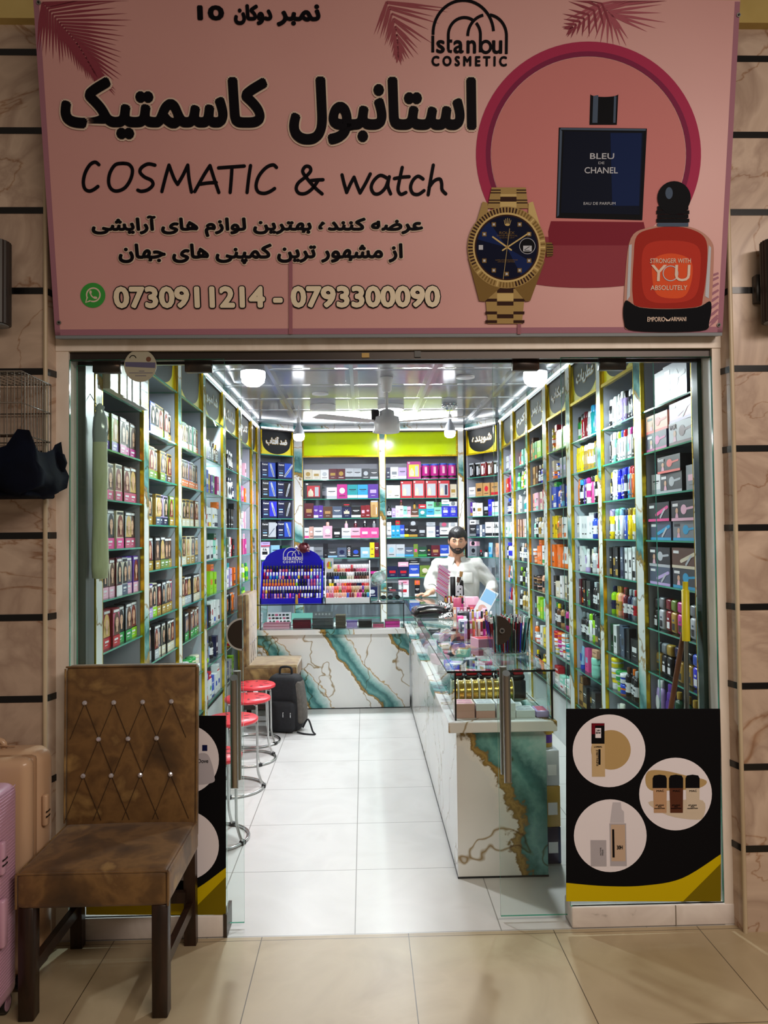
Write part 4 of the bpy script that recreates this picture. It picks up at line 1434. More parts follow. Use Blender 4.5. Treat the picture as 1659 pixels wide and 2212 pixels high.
R_('R4', 3, 'slim:yellow:brown*2 bot:orange:gold box:tan:orange box:white:orange*2 bot:yellow:white box:white:gold')
R_('R4', 4, 'box:orange:white*2@1.1 box:orange:tan tube:white:orange*2 tube:cream:orange tube:white:yellow')
R_('R4', 5, 'box:black:charcoal sq:cream:white slim:white:black slim:cream:gold slim:black:white*3')
R_('R4', 6, 'bot:black:green bot:brown:yellow bot:tan:black bot:brown:black bot:magenta:black bot:cream:silver bot:silver:palepink')
R_('R4', 7, 'jar:yellow:white ^jar:orange:white ^jar:orange:red jar:magenta:white ^jar:white:magenta ^jar:magenta:orange jar:white:orange ^jar:magenta:white ^jar:orange:white jar:teal:white ^jar:white:teal jar:coral:white ^jar:coral:red ^jar:red:white', 0, .95)
R_('R4', 8, 'flat:white:mint ^flat:ivory:white ^flat:red:white flat:white:red ^flat:mint:white flat:ivory:grey ^flat:white:mint box:white:red')
R_('R5', 0, 'box:tan:cream ^flat:brown:tan box:green:orange*2 box:lime:cream*2 box:mint:gold*2 box:white:blue')
R_('R5', 1, 'slim:tan:brown*2 slim:brown:cream bot:navy:cream bot:cobalt:yellow bot:yellow:white slim:gold:brown slim:rose:cream')
R_('R5', 2, 'box:peach:rose box:palepink:mint*2 box:cream:rose slim:rose:white slim:mint:peach box:lavender:gold')
R_('R5', 3, 'bot:mint:white bot:black:cream bot:ivory:gold bot:cream:white bot:peach:white bot:grey:black')
R_('R5', 4, 'jar:orange:peach ^jar:orange:white box:orange:peach*2 ^flat:orange:red box:white:green tube:white:mint')
R_('R5', 5, 'jar:brown:black ^jar:tan:black jar:nude:black ^jar:tan:brown bot:peach:black bot:black:brown bot:tan:black')
R_('R5', 6, 'slim:black:mint slim:cream:lime slim:lime:white box:lime:yellow slim:mint:palepink slim:white:mint')
R_('R5', 7, 'bot:orange:white jar:coral:white box:white:grey box:yellow:grey*2')
R_('R5', 8, 'bot:black:yellow bot:yellow:gold pump:white:grey')
R_('R6', 0, 'tube:coral:white tube:mint:teal box:mint:cream*2 box:cream:gold ^flat:black:silver')
R_('R6', 1, 'bot:mint:green bot:lime:white bot:red:yellow bot:white:green pump:white:mint pump:white:grey')
R_('R6', 2, 'bot:cream:white box:white:grey pump:white:teal*2 pump:ivory:white')
R_('R6', 3, 'slim:peach:tan slim:nude:gold*2 slim:white:black bot:cream:gold bot:tan:black')
R_('R6', 4, 'bot:black:grey bot:cream:white bot:slate:peach*2 bot:lightblue:white tube:coral:red')
R_('R6', 5, 'bot:black:lime bot:olive:black bot:slate:white bot:ivory:gold bot:mint:grey')
R_('R6', 6, 'bot:black:white bot:cream:gold*2 bot:navy:tan box:tan:gold')
R_('R6', 7, 'box:white:pink*2 bot:black:white*2')
R_('R7', 0, 'slim:white:slate*2 slim:lavender:white*2 box:lavender:slate')
R_('R7', 1, 'box:orange:red box:red:white slim:magenta:white box:white:magenta slim:lavender:white')
R_('R7', 2, 'bot:navy:blue*2 bot:blue:navy*2 bot:yellow:navy')
R_('R7', 3, 'box:white:green tube:white:mint tube:orange:white tube:blue:white box:lime:blue')
R_('R7', 4, 'bot:black:cobalt bot:white:cobalt*2 bot:navy:cobalt*2 bot:blue:navy')
R_('R7', 5, 'tube:orange:white tube:white:blue tube:palepink:green tube:lavender:white*2')
R_('R7', 6, 'tube:blue:white tube:red:white bot:white:grey tube:pink:white*2')
# ---- back wall
R_('CL', 0, 'trim:navy:blue*2')
R_('CL', 1, 'trim:charcoal:blue trim:navy:black')
R_('CL', 2, 'trim:navy:cobalt trim:navy:charcoal')
R_('CL', 3, 'trim:charcoal:silver trim:navy:blue')
R_('CL', 4, 'sq:white:black@1.2 ^flat:lavender:red sq:lightblue:white@1.3 sq:darkgreen:silver@1.3')
R_('CL', 5, 'sq:navy:white*2 sq:grey:white')
R_('BL', 0, 'sq:cream:gold sq:ivory:gold sq:white:silver sq:maroon:gold*2@1.05 sq:silver:darkgrey*2@1.1 sq:darkgrey:silver*2@1.05')
R_('BL', 1, 'gift:black:red@.95 _ sq:white:silver@1.15 sq:magenta:white@1.4 sq:teal:white@1.4 sq:azure:white@1.4 sq:purple:lavender@1.4')
R_('BL', 2, 'sq:maroon:tan@1.5 slim:purple:white*2@.85 sq:brown:tan@1.15 sq:slate:silver@1.15 sq:navy:cream@1.1 ^flat:black:red sq:black:white@1.1 slim:darkred:palepink*2@.85 pouch:sand:tan@1.2')
R_('BL', 3, 'slim:white:pink@.75 slim:nude:white@.8 sq:white:grey@1.1 sq:palepink:white@1.25 ^mini:nude:black sq:black:white sq:white:silver ^mini:palepink:cream sq:palepink:rose ^mini:maroon:white sq:pink:white ^mini:black:white sq:pink:palepink ^mini:grey:white')
R_('BL', 4, 'sq:silver:lavender@1.1 sq:grey:slate@1.1 slim:black:charcoal sq:darkgrey:lightblue@.9 sq:slate:navy slim:black:red@.8 sq:charcoal:blue sq:lightblue:white slim:yellow:gold slim:maroon:darkred')
R_('BL', 5, 'sq:black:silver*2 sq:charcoal:palepink*3 sq:black:magenta*2')
R_('BL', 6, 'sq:charcoal:white*3 sq:navy:silver*3')
R_('BR', 0, 'slim:navy:silver@.8 sq:white:grey@1.2 sq:lavender:white@1.15 gift:magenta:yellow@1 tin:magenta:blue*4')
R_('BR', 1, 'sq:white:cream@1.3 sq:ivory:white@1.3 gift:red:silver*4@1 sq:cream:gold@1.3')
R_('BR', 2, 'bot:charcoal:black@.85 slim:lavender:white@.65 slim:white:palepink*2@.8 ^mini:brown:rose slim:mint:white@.75 slim:palepink:white@.75 sq:brown:nude@.85 ^mini:gold:black sq:teal:white@.85 ^flat:red:white sq:azure:white@.85 ^sq:mint:grey@.7 sq:mint:white ^flat:green:darkgreen sq:cobalt:white@1.05 ^sq:white:teal@.7 sq:cobalt:silver@1.05 ^flat:white:grey')
R_('BR', 3, 'slim:white:grey@.75 ^flat:white:silver slim:azure:white*2@.85 ^flat:red:green slim:blue:lightblue@.85 slim:black:yellow@.85 sq:black:gold@1.15 ^flat:charcoal:silver sq:charcoal:silver@1.15 sq:white:silver@1.05 ^flat:silver:grey slim:navy:silver@.75 sq:white:charcoal ^flat:grey:rose sq:white:grey ^flat:white:silver')
R_('BR', 4, 'sq:silver:lightblue*2@1.25 sq:slate:azure@.95 slim:olive:pink@.85 sq:darkgreen:green slim:black:gold@.8 sq:maroon:tan@1.1 sq:blue:white@1.15 sq:white:cream@1.1')
R_('BR', 5, 'sq:navy:red*2@1.05 ^flat:palepink:white sq:blue:white@1.2 ^flat:black:white sq:olive:cream@1.1 sq:black:white ^flat:charcoal:white slim:white:red@.95 ^mini:rose:palepink sq:white:grey')
R_('BR', 6, 'slim:charcoal:grey sq:white:red@1.2 ^flat:palepink:rose slim:black:white@.8 ^flat:orange:coral sq:white:maroon@1.1 sq:white:grey')
R_('CR', 0, 'pouch:black:silver*2 pouch:darkred:white pouch:brown:white pouch:black:white')
R_('CR', 1, 'sq:white:silver@.95 sq:tan:black@1.25 sq:tan:red*2@1.25')
R_('CR', 2, 'slim:purple:gold slim:white:black@.95 sq:white:gold@1.3 sq:black:silver@1.4 slim:cobalt:purple@1.05 sq:white:mint@1.3')
R_('CR', 3, 'sq:charcoal:grey@1.2 ^flat:white:black slim:slate:navy@.8 slim:white:silver@.8 slim:slate:white@.8 sq:white:charcoal@1.35 sq:white:black@1.4')
R_('CR', 4, 'sq:grey:black ^flat:palepink:black mini:black:red mini:white:black tube:lightblue:azure tube:peach:nude')
R_('CR', 5, 'sq:white:purple sq:grey:silver')

# ---------------------------------------------------------------- counters
M_CFRONT = marble('counter_marble_end', (.9, .0, .43), .02, 1.1, .36, 2.0, 3.2)
M_CBACK = marble('counter_marble_long', (.78, .1, .63), -.53, 2.08, .50, 5.3, 2.6)
M_SLAB = marble('slab_marble', (.8, .6, .3), .2, 1.6, .4, 7.7, 2.4)
M_JOINT = mat('black_seal', '#0d1012', .3)


def counter(label, loc, bx, by, sx, sy, mb_):
    t = thing('display_counter', label, 'counter', loc)
    X, Y = loc[0], loc[1]
    a, b, c, d = bx[0]-X, bx[1]-X, by[0]-Y, by[1]-Y
    e, f, g, h = sx[0]-X, sx[1]-X, sy[0]-Y, sy[1]-Y
    o = MB().box(a, b, c, d, 0, .660, mb_).box(a-.002, b+.002, c-.002, d, 0, .008, M_JOINT).make('marble_base', t)
    MB().rbox(e, f, g, h, .661, .708, .003, M_SLAB, 1, False).make('marble_slab', t)
    m = MB()
    k = .034
    m.pane(e+k, e+k+.006, g+k, h-k, .708, .925, M_GLASS, M_EDGE).pane(f-k*.3-.006, f-k*.3, g+k, h-k, .708, .925, M_GLASS, M_EDGE)
    m.pane(e+k+.006, f-k*.3-.006, g+k, g+k+.006, .708, .925, M_GLASS, M_EDGE)
    for px, py in ((e+k, g+k), (f-k*.3-.006, g+k)):
        m.box(px-.001, px+.007, py-.001, py+.007, .708, .925, M_JOINT)
    m.make('glass_case', t)
    MB().pane(e-.003, f-.005, g, h, .926, .935, M_TOP, M_JOINT).make('glass_top', t)
    return t


counter('marble and glass counter running from the doorway to the back, its teal-veined end facing out', (.61, 2.2, 0), (.408, .814), (.505, 4.33), (.367, .853), (.45, 4.40), M_CFRONT)
counter('marble and glass counter across the back carrying the nail polish stands', (-.29, 4.1, 0), (-.95, .395), (3.9, 4.33), (-.96, .362), (3.85, 4.40), M_CBACK)

ZT, ZI = .9355, .7085


def item(name, mb, label, cat, loc, rz=0, group=None, kids=()):
    o = mb.make(name, None, loc, rz)
    for n, q in kids:
        q.make(n, o)
    return tag(o, label, cat, group)


# lash trays at the front of the case
for i, (x, c, n, y) in enumerate(((.452, 'nude', 2, .575), (.545, 'white', 2, .572), (.638, 'mint', 2, .570), (.726, 'white', 1, .566))):
    for k in range(n):
        m = MB().box(-.043, .043, -.05, .05, 0, .032, P('nude' if (c == 'nude' or k == 0 and i == 1) else 'white'))
        m.rect(0, 0, 0, 0, 0, P('white')) if 0 else None
        for yy in (-.024, .022):
            m.poly([(-.036, yy-.019, .0325), (.036, yy-.019, .0325), (.036, yy+.019, .0325), (-.036, yy+.019, .0325)], P('silver' if c != 'nude' else 'rose'))
            for xx in (-.017, .017):
                ribbon(m, arc(xx, yy-.006, .011, 20, 160, 6), .004, P('charcoal'), lambda u, v, q: (u, v, .033+q), cap=False)
        item('lash_tray', m, '%s eyelash tray, %s from left in the front row, %s of its pile' % (c, ORD[i], ('bottom', 'top')[k] if n == 2 else 'topmost'), 'eyelashes', (x, y, ZI+k*.0325), 0, 'eyelash trays')
m = MB().rbox(-.029, .029, -.055, .055, 0, .03, .004, P('lavender'), 1)
m.poly([(-.02, -.045, .0305), (.02, -.045, .0305), (.02, .045, .0305), (-.02, .045, .0305)], P('rose'))
item('nail_card', m, 'lilac box with red card in the near right corner of the glass case', 'box', (.803, .563, ZI), 0)
for i, (x, c) in enumerate(((.50, 'palepink'), (.575, 'white'), (.70, 'white'))):
    m = MB().box(-.04, .04, -.03, .03, 0, .028, P(c)).poly([(-.03, -.02, .0285), (.03, -.02, .0285), (.03, .02, .0285), (-.03, .02, .0285)], P('silver'))
    item('jewellery_box', m, '%s flat jewellery box, %s behind the lash trays' % (c, ORD[i]), 'box', (x, .685, ZI), random.uniform(-.2, .2), 'boxes behind lash trays')
M_BANGLE = mottled('gold_bangles', [(.3, '#8a6a1c'), (.5, '#d0aa45'), (.7, '#f0d98a')], 60, .2, 2, metal=.9, stretch=(.4, 3, 3))
for i in range(9):
    m = MB()
    m.T = Matrix.Rotation(pi/2, 4, 'Y')
    m.lathe([(.054, -.013), (.057, -.006), (.054, 0), (.057, .006), (.054, .013)], M_BANGLE, 22)
    k1 = MB()
    k1.T = m.T
    k1.lathe([(.02, -.0165), (.062, -.0165), (.062, -.0135), (.02, -.0135)], P('cream'), 22)
    k2 = MB()
    k2.T = m.T
    k2.lathe([(.02, .0135), (.062, .0135), (.062, .0165), (.02, .0165)], P('cream'), 22)
    item('bangle_spool', m, 'spool of gold bangles in the glass case, %s from left' % ORD[i], 'bangles', (.435+i*.0345, .80+.004*i, ZI+.0625), -.05, 'gold bangle spools', (('flange', k1), ('flange', k2)))
for i in range(5):
    m = MB().rbox(-.036, .036, -.03, .03, 0, .03, .012, P('black'), 2)
    m.rbox(-.026, .026, -.034, .012, .026, .052, .008, P('red'), 2)
    m.rbox(-.034, .034, -.014, .026, .024, .042, .008, P('navy'), 2)
    item('hair_bow', m, 'red and navy hair bow behind the bangle spools, %s from left' % ORD[i], 'hair bow', (.463+i*.078, .955+.01*(i % 2), ZI+.0905), random.uniform(-.15, .15), 'hair bows in the case')
m = MB().rbox(-.19, .19, -.045, .045, 0, .09, .003, P('charcoal'), 1)
item('display_riser', m, 'dark riser box carrying the hair bows behind the bangle spools', 'box', (.622, .96, ZI))
M_FILM = mat('clear_film', '#aab0b4', .12, coat=.5)
for i in range(14):
    x, y = .47+.10*(i % 4)+random.uniform(-.015, .015), 1.12+.17*(i//4)+random.uniform(-.02, .02)
    m = MB()
    for k in range(6):
        m.tube([(u, v, .006+.0075*k) for u, v in arc(0, 0, .034, 0, 360, 20)[:-1]], .0034, (M_CHROME, P('darkgrey'), M_STEEL)[i % 3], 5, closed=True)
    m.box(-.042, .042, -.02, .02, 0, .002, P(('palepink', 'white', 'slate', 'mint')[i % 4]))
    item('bangle_pack', m, 'pack of %s bangles under the counter glass, %s row, %s from left' % (('silver', 'dark', 'steel')[i % 3], ORD[i//4], ORD[i % 4]), 'bangles', (x, y, ZI), random.uniform(-.5, .5), 'bangle packs under glass')
cs = ('palepink', 'white', 'slate', 'rose', 'silver', 'charcoal', 'mint', 'maroon', 'lavender', 'gold', 'blue', 'nude')
for i in range(20):
    x, y = .478+.096*(i % 4)+random.uniform(-.006, .006), 1.95+.36*(i//4)+random.uniform(-.05, .05)
    m = MB().rbox(-.042, .042, -.06, .06, 0, random.uniform(.015, .06), .003, P(cs[i % 12]), 1)
    zt = max(v[2] for v in m.v)+.0006
    m.poly([(-.03, -.02, zt), (.03, -.02, zt), (.03, .04, zt), (-.03, .04, zt)], P(cs[(i*5+3) % 12]))
    item('cosmetic_packet', m, '%s packet under the long counter glass, %s row back, %s from left' % (cs[i % 12], ORD[i//4], ORD[i % 4]), 'packet', (x, y, ZI), random.uniform(-.4, .4), 'packets under counter glass')

# back counter case: stacks of palettes


def pile(x, y, w, d, h, n, c, trim, label, name='palette', dx=0):
    for k in range(n):
        m = MB().box(-w/2, w/2, -d/2, d/2, 0, h*.86, P(c)).box(-w/2-.001, w/2+.001, -d/2-.001, d/2, h*.86, h, P(trim))
        item(name, m, '%s, %s from bottom of its pile' % (label, ORD[k]), 'palette', (x+dx*k, y+random.uniform(0, .006), ZI+k*(h+.0006)), random.uniform(-.03, .03), label+' pile')


pile(-.79, 4.02, .235, .14, .022, 2, 'palepink', 'rose', 'pink palette box at the left counter end')
pile(-.565, 4.02, .16, .14, .015, 5, 'maroon', 'charcoal', 'maroon eyeshadow palette left of the silver pile')
pile(-.375, 4.0, .185, .13, .011, 8, 'charcoal', 'silver', 'black and silver palette in the tall middle pile')
pile(-.215, 4.0, .088, .13, .012, 9, 'charcoal', 'beige', 'narrow dark and beige palette beside the silver pile')
pile(-.115, 4.02, .095, .14, .016, 3, 'lavender', 'purple', 'lavender palette in the short purple pile')
pile(.005, 4.02, .12, .14, .02, 3, 'black', 'charcoal', 'black palette right of the lavender pile')
pile(.125, 4.02, .10, .14, .016, 2, 'rose', 'charcoal', 'dark pink palette right of the black pile')
pile(.25, 4.02, .13, .15, .028, 2, 'magenta', 'maroon', 'magenta palette near the right end of the back counter')
m = MB().box(-.11, .11, 0, .012, 0, .12, P('white'))
for i in range(18):
    m.disc(-.09+.033*(i % 6)+.005*(i//6), .095-.03*(i//6), .010+.003*(i % 3), -.0008, P(('charcoal', 'darkgreen', 'rose', 'charcoal')[i % 4]), 12, .009)
o = item('stencil_sheet', m, 'white sheet printed with dark shapes standing behind the pink palettes', 'sheet', (-.79, 4.16, ZI+.008))
o.rotation_euler = (-.3, 0, 0)
m = MB().box(-.13, .13, 0, .015, 0, .11, P('mint')).box(-.135, .135, -.003, .018, -.001, .012, P('silver'))
o = item('folder', m, 'teal flat case leaning behind the maroon palettes', 'case', (-.545, 4.17, ZI+.009))
o.rotation_euler = (-.35, 0, 0)
m = MB().box(-.09, .09, 0, .02, 0, .05, P('grey'))
for i in range(5):
    m.disc(-.06+.03*i, .03, .009, -.001, P('silver'), 12)
item('pearl_card', m, 'grey case with five pale studs on top of the silver palettes', 'case', (-.375, 3.96, ZI+8*.0117+.001))

# ---------------------------------------------------------------- nail polish stands
M_NBLUE, M_NWHITE = mat('stand_blue', '#1712c4', .25), mat('stand_white', '#e9e9ec', .3)


def stand(label, x0, x1, m_, arch, rows, zs, zb=.0):
    t = thing('nail_polish_stand', label, 'display stand', ((x0+x1)/2, 3.90, ZT))
    W = (x1-x0)/2
    m = MB().box(-W, W, 0, .006, 0, zs[0]-ZT+.022, m_)
    for i, z in enumerate(zs):
        zz = z-ZT
        y0 = .008+.034*i
        m.box(-W+.008, W-.008, y0, y0+.033, zz-.006 if i else 0, zz, m_)
        m.box(-W+.008, W-.008, y0+.030, y0+.034, zz, zz+.062, m_) if i < len(zs)-1 else None
    m.make('tiers', t)
    yb = .008+.034*len(zs)
    for x in (-W, W-.008):
        MB().prism([(0, 0), (yb+.01, 0), (yb+.01, zs[-1]-ZT+.1), (yb-.03, zs[-1]-ZT+.09), (0, zs[0]-ZT+.03)], x, x+.008, m_, 'x').make('side_panel', t)
    m = MB()
    zt = zs[-1]-ZT
    if arch:
        pts = [(-W+.008, 0), (W-.008, 0), (W-.008, zt+.10)]+[(u, v) for u, v in arc(0, zt+.10, W-.02, 10, 170, 16, .125)]+[(-W+.008, zt+.10)]
        m.prism(pts, yb, yb+.008, m_)
        b = m.make('header_panel', t)
        m = MB()
        logo(m, lambda u, v, h: (u, yb-.0008-h, v), P('white'), -.09, zt+.082, .000155, 0)
        m.make('logo', b)
    else:
        MB().box(-W+.008, W-.008, yb, yb+.006, 0, zt+.07, m_).make('back_panel', t)
    return t


def polish_row(x0, x1, i, z, spec, stand_word):
    toks = []
    for tok in spec.split():
        n = 1
        if '*' in tok:
            tok, n = tok.split('*')
        toks += [tok.split(':')]*int(n)
    n = len(toks)
    for k, (c1, c2) in enumerate(toks):
        key = ('np', c1, c2, stand_word)
        if key not in PROTO:
            tall = stand_word == 'white'
            m = MB().lathe([(.0098, 0), (.0105, .003), (.0105, .026), (.004, .032)], P(c1, .15), 10)
            c = MB().lathe([(.0082, .030), (.0078, .058), (.005, .062)], P(c2, .25), 10)
            PROTO[key] = (m.mesh('nail_polish_bottle'), c.mesh('cap'))
        x = x0+.022+(x1-x0-.044)*k/(n-1)
        o = link('nail_polish_bottle', PROTO[key][0], None, (x, 3.90+.024+.034*i+random.uniform(-.002, .002), z+.0004))
        link('cap', PROTO[key][1], o)
        tag(o, '%s nail polish with %s cap, %s bottle, %s tier up, %s stand' % (c1, c2, ORD[k] if k < 20 else 'twenty-first', ORD[i], stand_word), 'nail polish', 'nail polishes on the %s stand' % stand_word)


ZB = [.962, 1.024, 1.086, 1.148, 1.207]
stand('blue arched nail polish stand with white logo on the back counter', -.926, -.372, M_NBLUE, True, 5, ZB)
for i, sp in enumerate(('magenta:magenta palepink:nude maroon:maroon purple:purple palepink:palepink nude:rose rose:nude gold:black lavender:lavender magenta:pink lavender:purple black:black red:red charcoal:white yellow:white palepink:white navy:white black:black white:white*2',
                        'rose:white yellow:white maroon:white charcoal:white*4 slate:white charcoal:white*5 maroon:white black:white*3 charcoal:white*3 grey:white',
                        'orange:gold*11 lime:white black:black*3 lavender:lavender rose:rose*2 silver:white mint:white',
                        'darkred:red red:white azure:white blue:white teal:white palepink:white coral:white navy:white magenta:white slate:white blue:white yellow:white charcoal:white rose:white red:white mint:white purple:white pink:white lightblue:white',
                        'cream:black coral:black rose:black black:black*2 palepink:black rose:black coral:black grey:black black:black navy:black nude:black silver:black maroon:black*2 yellow:black lavender:black silver:black*2')):
    polish_row(-.926, -.372, i, ZB[i], sp, 'blue')
ZW = [.962, 1.02, 1.078, 1.14, 1.205]
stand('white nail polish stand beside the blue stand on the back counter', -.352, .056, M_NWHITE, False, 5, ZW)
for i, sp in enumerate(('coral:coral rose:rose*2 nude:nude*2 coral:nude palepink:peach nude:peach blue:blue darkred:darkred maroon:maroon peach:peach magenta:magenta pink:pink black:black*2 blue:azure',
                        'lavender:nude nude:cream palepink:palepink orange:coral*2 olive:beige coral:rose*2 red:coral*2 tan:beige*2 nude:beige maroon:nude magenta:purple olive:beige*2',
                        'charcoal:black yellow:white yellow:black black:white palepink:white*2 coral:white orange:white red:white*2 maroon:white*2 navy:white*2 red:white coral:white*2',
                        'navy:black*3 blue:black*2 darkgreen:black*3 cream:white*3 maroon:black*2 brown:black*3 nude:black',
                        'gold:cream*4 coral:rose peach:white*2 red:white*2 darkred:red maroon:white rose:white*2 pink:white*2 silver:white')):
    polish_row(-.352, .056, i, ZW[i], sp, 'white')
m = MB()
random.seed(5)
M_PETAL = mat('burgundy_petal', '#5a0d1c', .5)
for k in range(70):
    u, v = random.uniform(0, 2*pi), math.acos(random.uniform(-.5, 1))
    dr = Vector((math.sin(v)*math.cos(u), math.sin(v)*math.sin(u), math.cos(v)))
    a = dr.orthogonal().normalized()
    b = dr.cross(a)
    q, r = dr*.035, dr*.062
    m.poly([q-a*.006, q+dr*.014-a*.012+b*.004, r, q+dr*.014+a*.012+b*.004, q+a*.006], M_PETAL)
m.ball((0, 0, 0), .04, M_PETAL, 12)
o = item('artificial_flower', m, 'round burgundy artificial flower on the blue stand arch', 'flower', (-.545, 4.008, 1.42))
# table mirror, acrylic box, bottle
t = thing('table_mirror', 'round chrome table mirror standing right of the white nail polish stand', 'mirror', (.128, 3.99, ZT))
m = MB().lathe([(.055, 0), (.055, .004), (.012, .012), (.006, .03), (.006, .15)], M_CHROME, 18)
m.make('foot', t)
hd = MB()
hd.T = Matrix.Translation((0, 0, .21)) @ Matrix.Rotation(.35, 4, 'Z') @ Matrix.Rotation(.35, 4, 'X') @ Matrix.Rotation(pi/2, 4, 'X')
hd.lathe([(.0001, -.004), (.07, -.004), (.074, 0), (.07, .006), (.066, .004), (.0001, .003)], M_CHROME, 28)
hd.make('mirror_face', t)
M_ACR = mat('acrylic', '#b9c0c4', .1, coat=1)
t = thing('acrylic_organizer', 'clear two-tier acrylic organizer beside the table mirror', 'organizer', (.24, 4.16, ZT))
for z in (0, .085):
    m = MB().pane(-.115, .115, -.09, -.086, z, z+.08, M_GLASS, M_ACR).pane(-.115, -.111, -.086, .09, z, z+.08, M_GLASS, M_ACR).pane(.111, .115, -.086, .09, z, z+.08, M_GLASS, M_ACR).box(-.115, .115, -.09, .09, z, z+.004, M_ACR)
    m.box(-.115, .115, -.09, .09, z+.078, z+.081, M_ACR)
    m.make('tray', t)
for i in range(3):
    m = MB().ball((0, 0, .022), .02, P('charcoal'), 10, sx=1.4)
    item('hair_clip', m, 'dark hair clip in the acrylic organizer, %s from left' % ORD[i], 'hair clip', (.175+i*.065, 4.13, ZT+.0045), 0, 'hair clips in the organizer')
m = MB().lathe([(.012, 0), (.014, .02), (.011, .05), (.009, .058)], P('gold', .15), 10)
item('perfume_vial', m, 'small gold figurine bottle in front of the blue nail polish stand', 'bottle', (-.60, 3.868, ZT), 0, None, (('cap', MB().lathe([(.011, .058), (.009, .082)], P('sand'), 10)),))
m = MB().box(-.038, .038, -.006, .006, 0, .125, P('white')).disc(0, .06, .026, -.0068, P('yellow'), 16, .034)
for i, c in enumerate(('pink', 'orange', 'lime', 'azure')):
    m.rect(-.02+.011*i, -.012+.011*i, .045, .085+.01*(i % 2), -.0076, P(c))
o = item('nail_kit_card', m, 'white card with coloured nail brushes on top of the white stand', 'card', (-.315, 4.03, 1.207))

# ---------------------------------------------------------------- things on the long counter's glass
t = thing('handbag', 'shiny black handbag with patterned strap lying on the counter glass', 'bag', (.47, 2.62, ZT), .1)
M_LEA = mat('black_leather', '#0b0b0d', .22, coat=.4)
MB().rbox(-.125, .125, -.10, .10, 0, .095, .04, M_LEA, 4, fn=lambda c: Vector((c.x, c.y, c.z*(1-.25*(c.x/.125)**2)+.0))).make('body', t)
m = MB().tube([(-.10, -.085, .06), (0, -.10, .068), (.10, -.085, .06)], .0035, M_STEEL)
m.make('zip', t)
M_PAT = mottled('patterned_strap', [(.48, '#0c0c0e'), (.52, '#e2e2e2')], 55, .5, 2)
m = MB()
for k in range(3):
    pts = smooth2([(.05+.03*k, -.10+.03*k, .022+.012*k), (.12, -.12, .03), (.17, -.05+.02*k, .035+.02*k), (.15, .05, .08), (.09, .06+.02*k, .10)], 6)
    for a, b in zip(pts[:-1], pts[1:]):
        a, b = Vector(a), Vector(b)
        n = Vector((0, .012, .016))
        m.add([a-n, a+n, b+n, b-n], [(0, 1, 2, 3)], M_PAT if k % 2 == 0 else M_LEA, True)
m.ball((.135, -.03, .04), .042, M_LEA, 12, sz=.85)
m.make('strap', t)
TOP = []


def ont(name, mb, label, cat, x, y, rz=0, group=None, kids=(), tilt=None, dz=0):
    o = item(name, mb, label, cat, (x, y, ZT+dz), rz, group, kids)
    if tilt:
        o.rotation_euler = (tilt[0], tilt[1], rz)
    return o


# lash fan and black brush pouches at the far end
for i in range(9):
    m = MB().box(-.06, .06, -.002, .002, 0, .02, P('palepink')).rect(-.055, .055, .006, .013, -.0025, P(('rose', 'magenta', 'lavender')[i % 3]))
    o = ont('lash_strip', m, 'pink eyelash strip in the slanted rack by the shopkeeper, %s from top' % ORD[8-i], 'eyelashes', .665+.004*i, 3.72, 0, 'slanted eyelash strips', tilt=(0, .62, 0), dz=.075+.027*i)
t = thing('strip_rack', 'clear rack holding the slanted pink eyelash strips', 'rack', (.69, 3.735, ZT))
MB().box(-.045, .045, .0, .006, 0, .33, M_ACR).make('rack_back', t)
MB().lathe([(.05, 0), (.05, .012)], M_ACR, 16).make('foot', t)
m = MB().rbox(-.022, .022, -.01, .01, 0, .235, .004, M_BLACK, 1)
ont('brush_pouch', m, 'upright black brush pouch behind the lipsticks', 'pouch', .765, 3.66)
m = MB().prism([(-.05, 0), (.045, 0), (.035, .2), (.02, .21)], -.012, .012, M_BLACK)
ont('fan_pouch', m, 'black triangular brush pouch leaning right of the upright one', 'pouch', .815, 3.62, dz=0)
for i, (x, c) in enumerate(((.80, 'brown'), (.82, 'tan'))):
    m = MB().cyl((0, 0, 0), (.03, 0, .19+.05*i), .004, P('charcoal')).cyl((.03, 0, .19+.05*i), (.038, 0, .235+.05*i), .012, P(c), r2=.016)
    ont('makeup_brush', m, '%s makeup brush leaning behind the lipsticks' % c, 'brush', x-.03, 3.575-.03*i, 0, 'makeup brushes')
m = MB().rbox(-.03, .03, -.008, .008, 0, .17, .012, mat('printed_film', '#cfcdd4', .15), 2)
for k in range(6):
    m.disc(-.012+.02*(k % 2), .03+.022*k, .007, -.0086, P('charcoal'), 10)
ont('clear_pouch', m, 'clear pouch of white and black tools before the white shirt', 'pouch', .80, 3.50, .1)
random.seed(9)
RC = ('red', 'darkred', 'rose', 'maroon', 'coral', 'gold', 'nude')
for i in range(22):
    c = RC[i % 7]
    m = MB().lathe([(.0095, 0), (.0095, .05), (.008, .052)], P('charcoal' if i % 3 else 'gold', .2), 10)
    k = MB().lathe([(.0085, .052), (.0085, .085), (.006, .092)], P(c, .25), 10)
    ont('lipstick', m, '%s lipstick, %s row, %s from left, on the counter glass' % (c, ORD[i//8], ORD[i % 8]), 'lipstick', .665+.0235*(i % 8), 3.35-.035*(i//8), 0, 'lipsticks on the counter', (('cap', k),))
for i in range(5):
    m = MB().rbox(-.014, .014, -.04, .04, 0, .05, .004, P('brown'), 1).rbox(-.0145, .0145, -.0405, -.01, .02, .051, .003, P('cream'), 1)
    ont('compact_case', m, 'brown and cream compact, %s from left in the counter row' % ORD[i], 'compact', .665+.034*i, 3.17, .0, 'brown compacts')
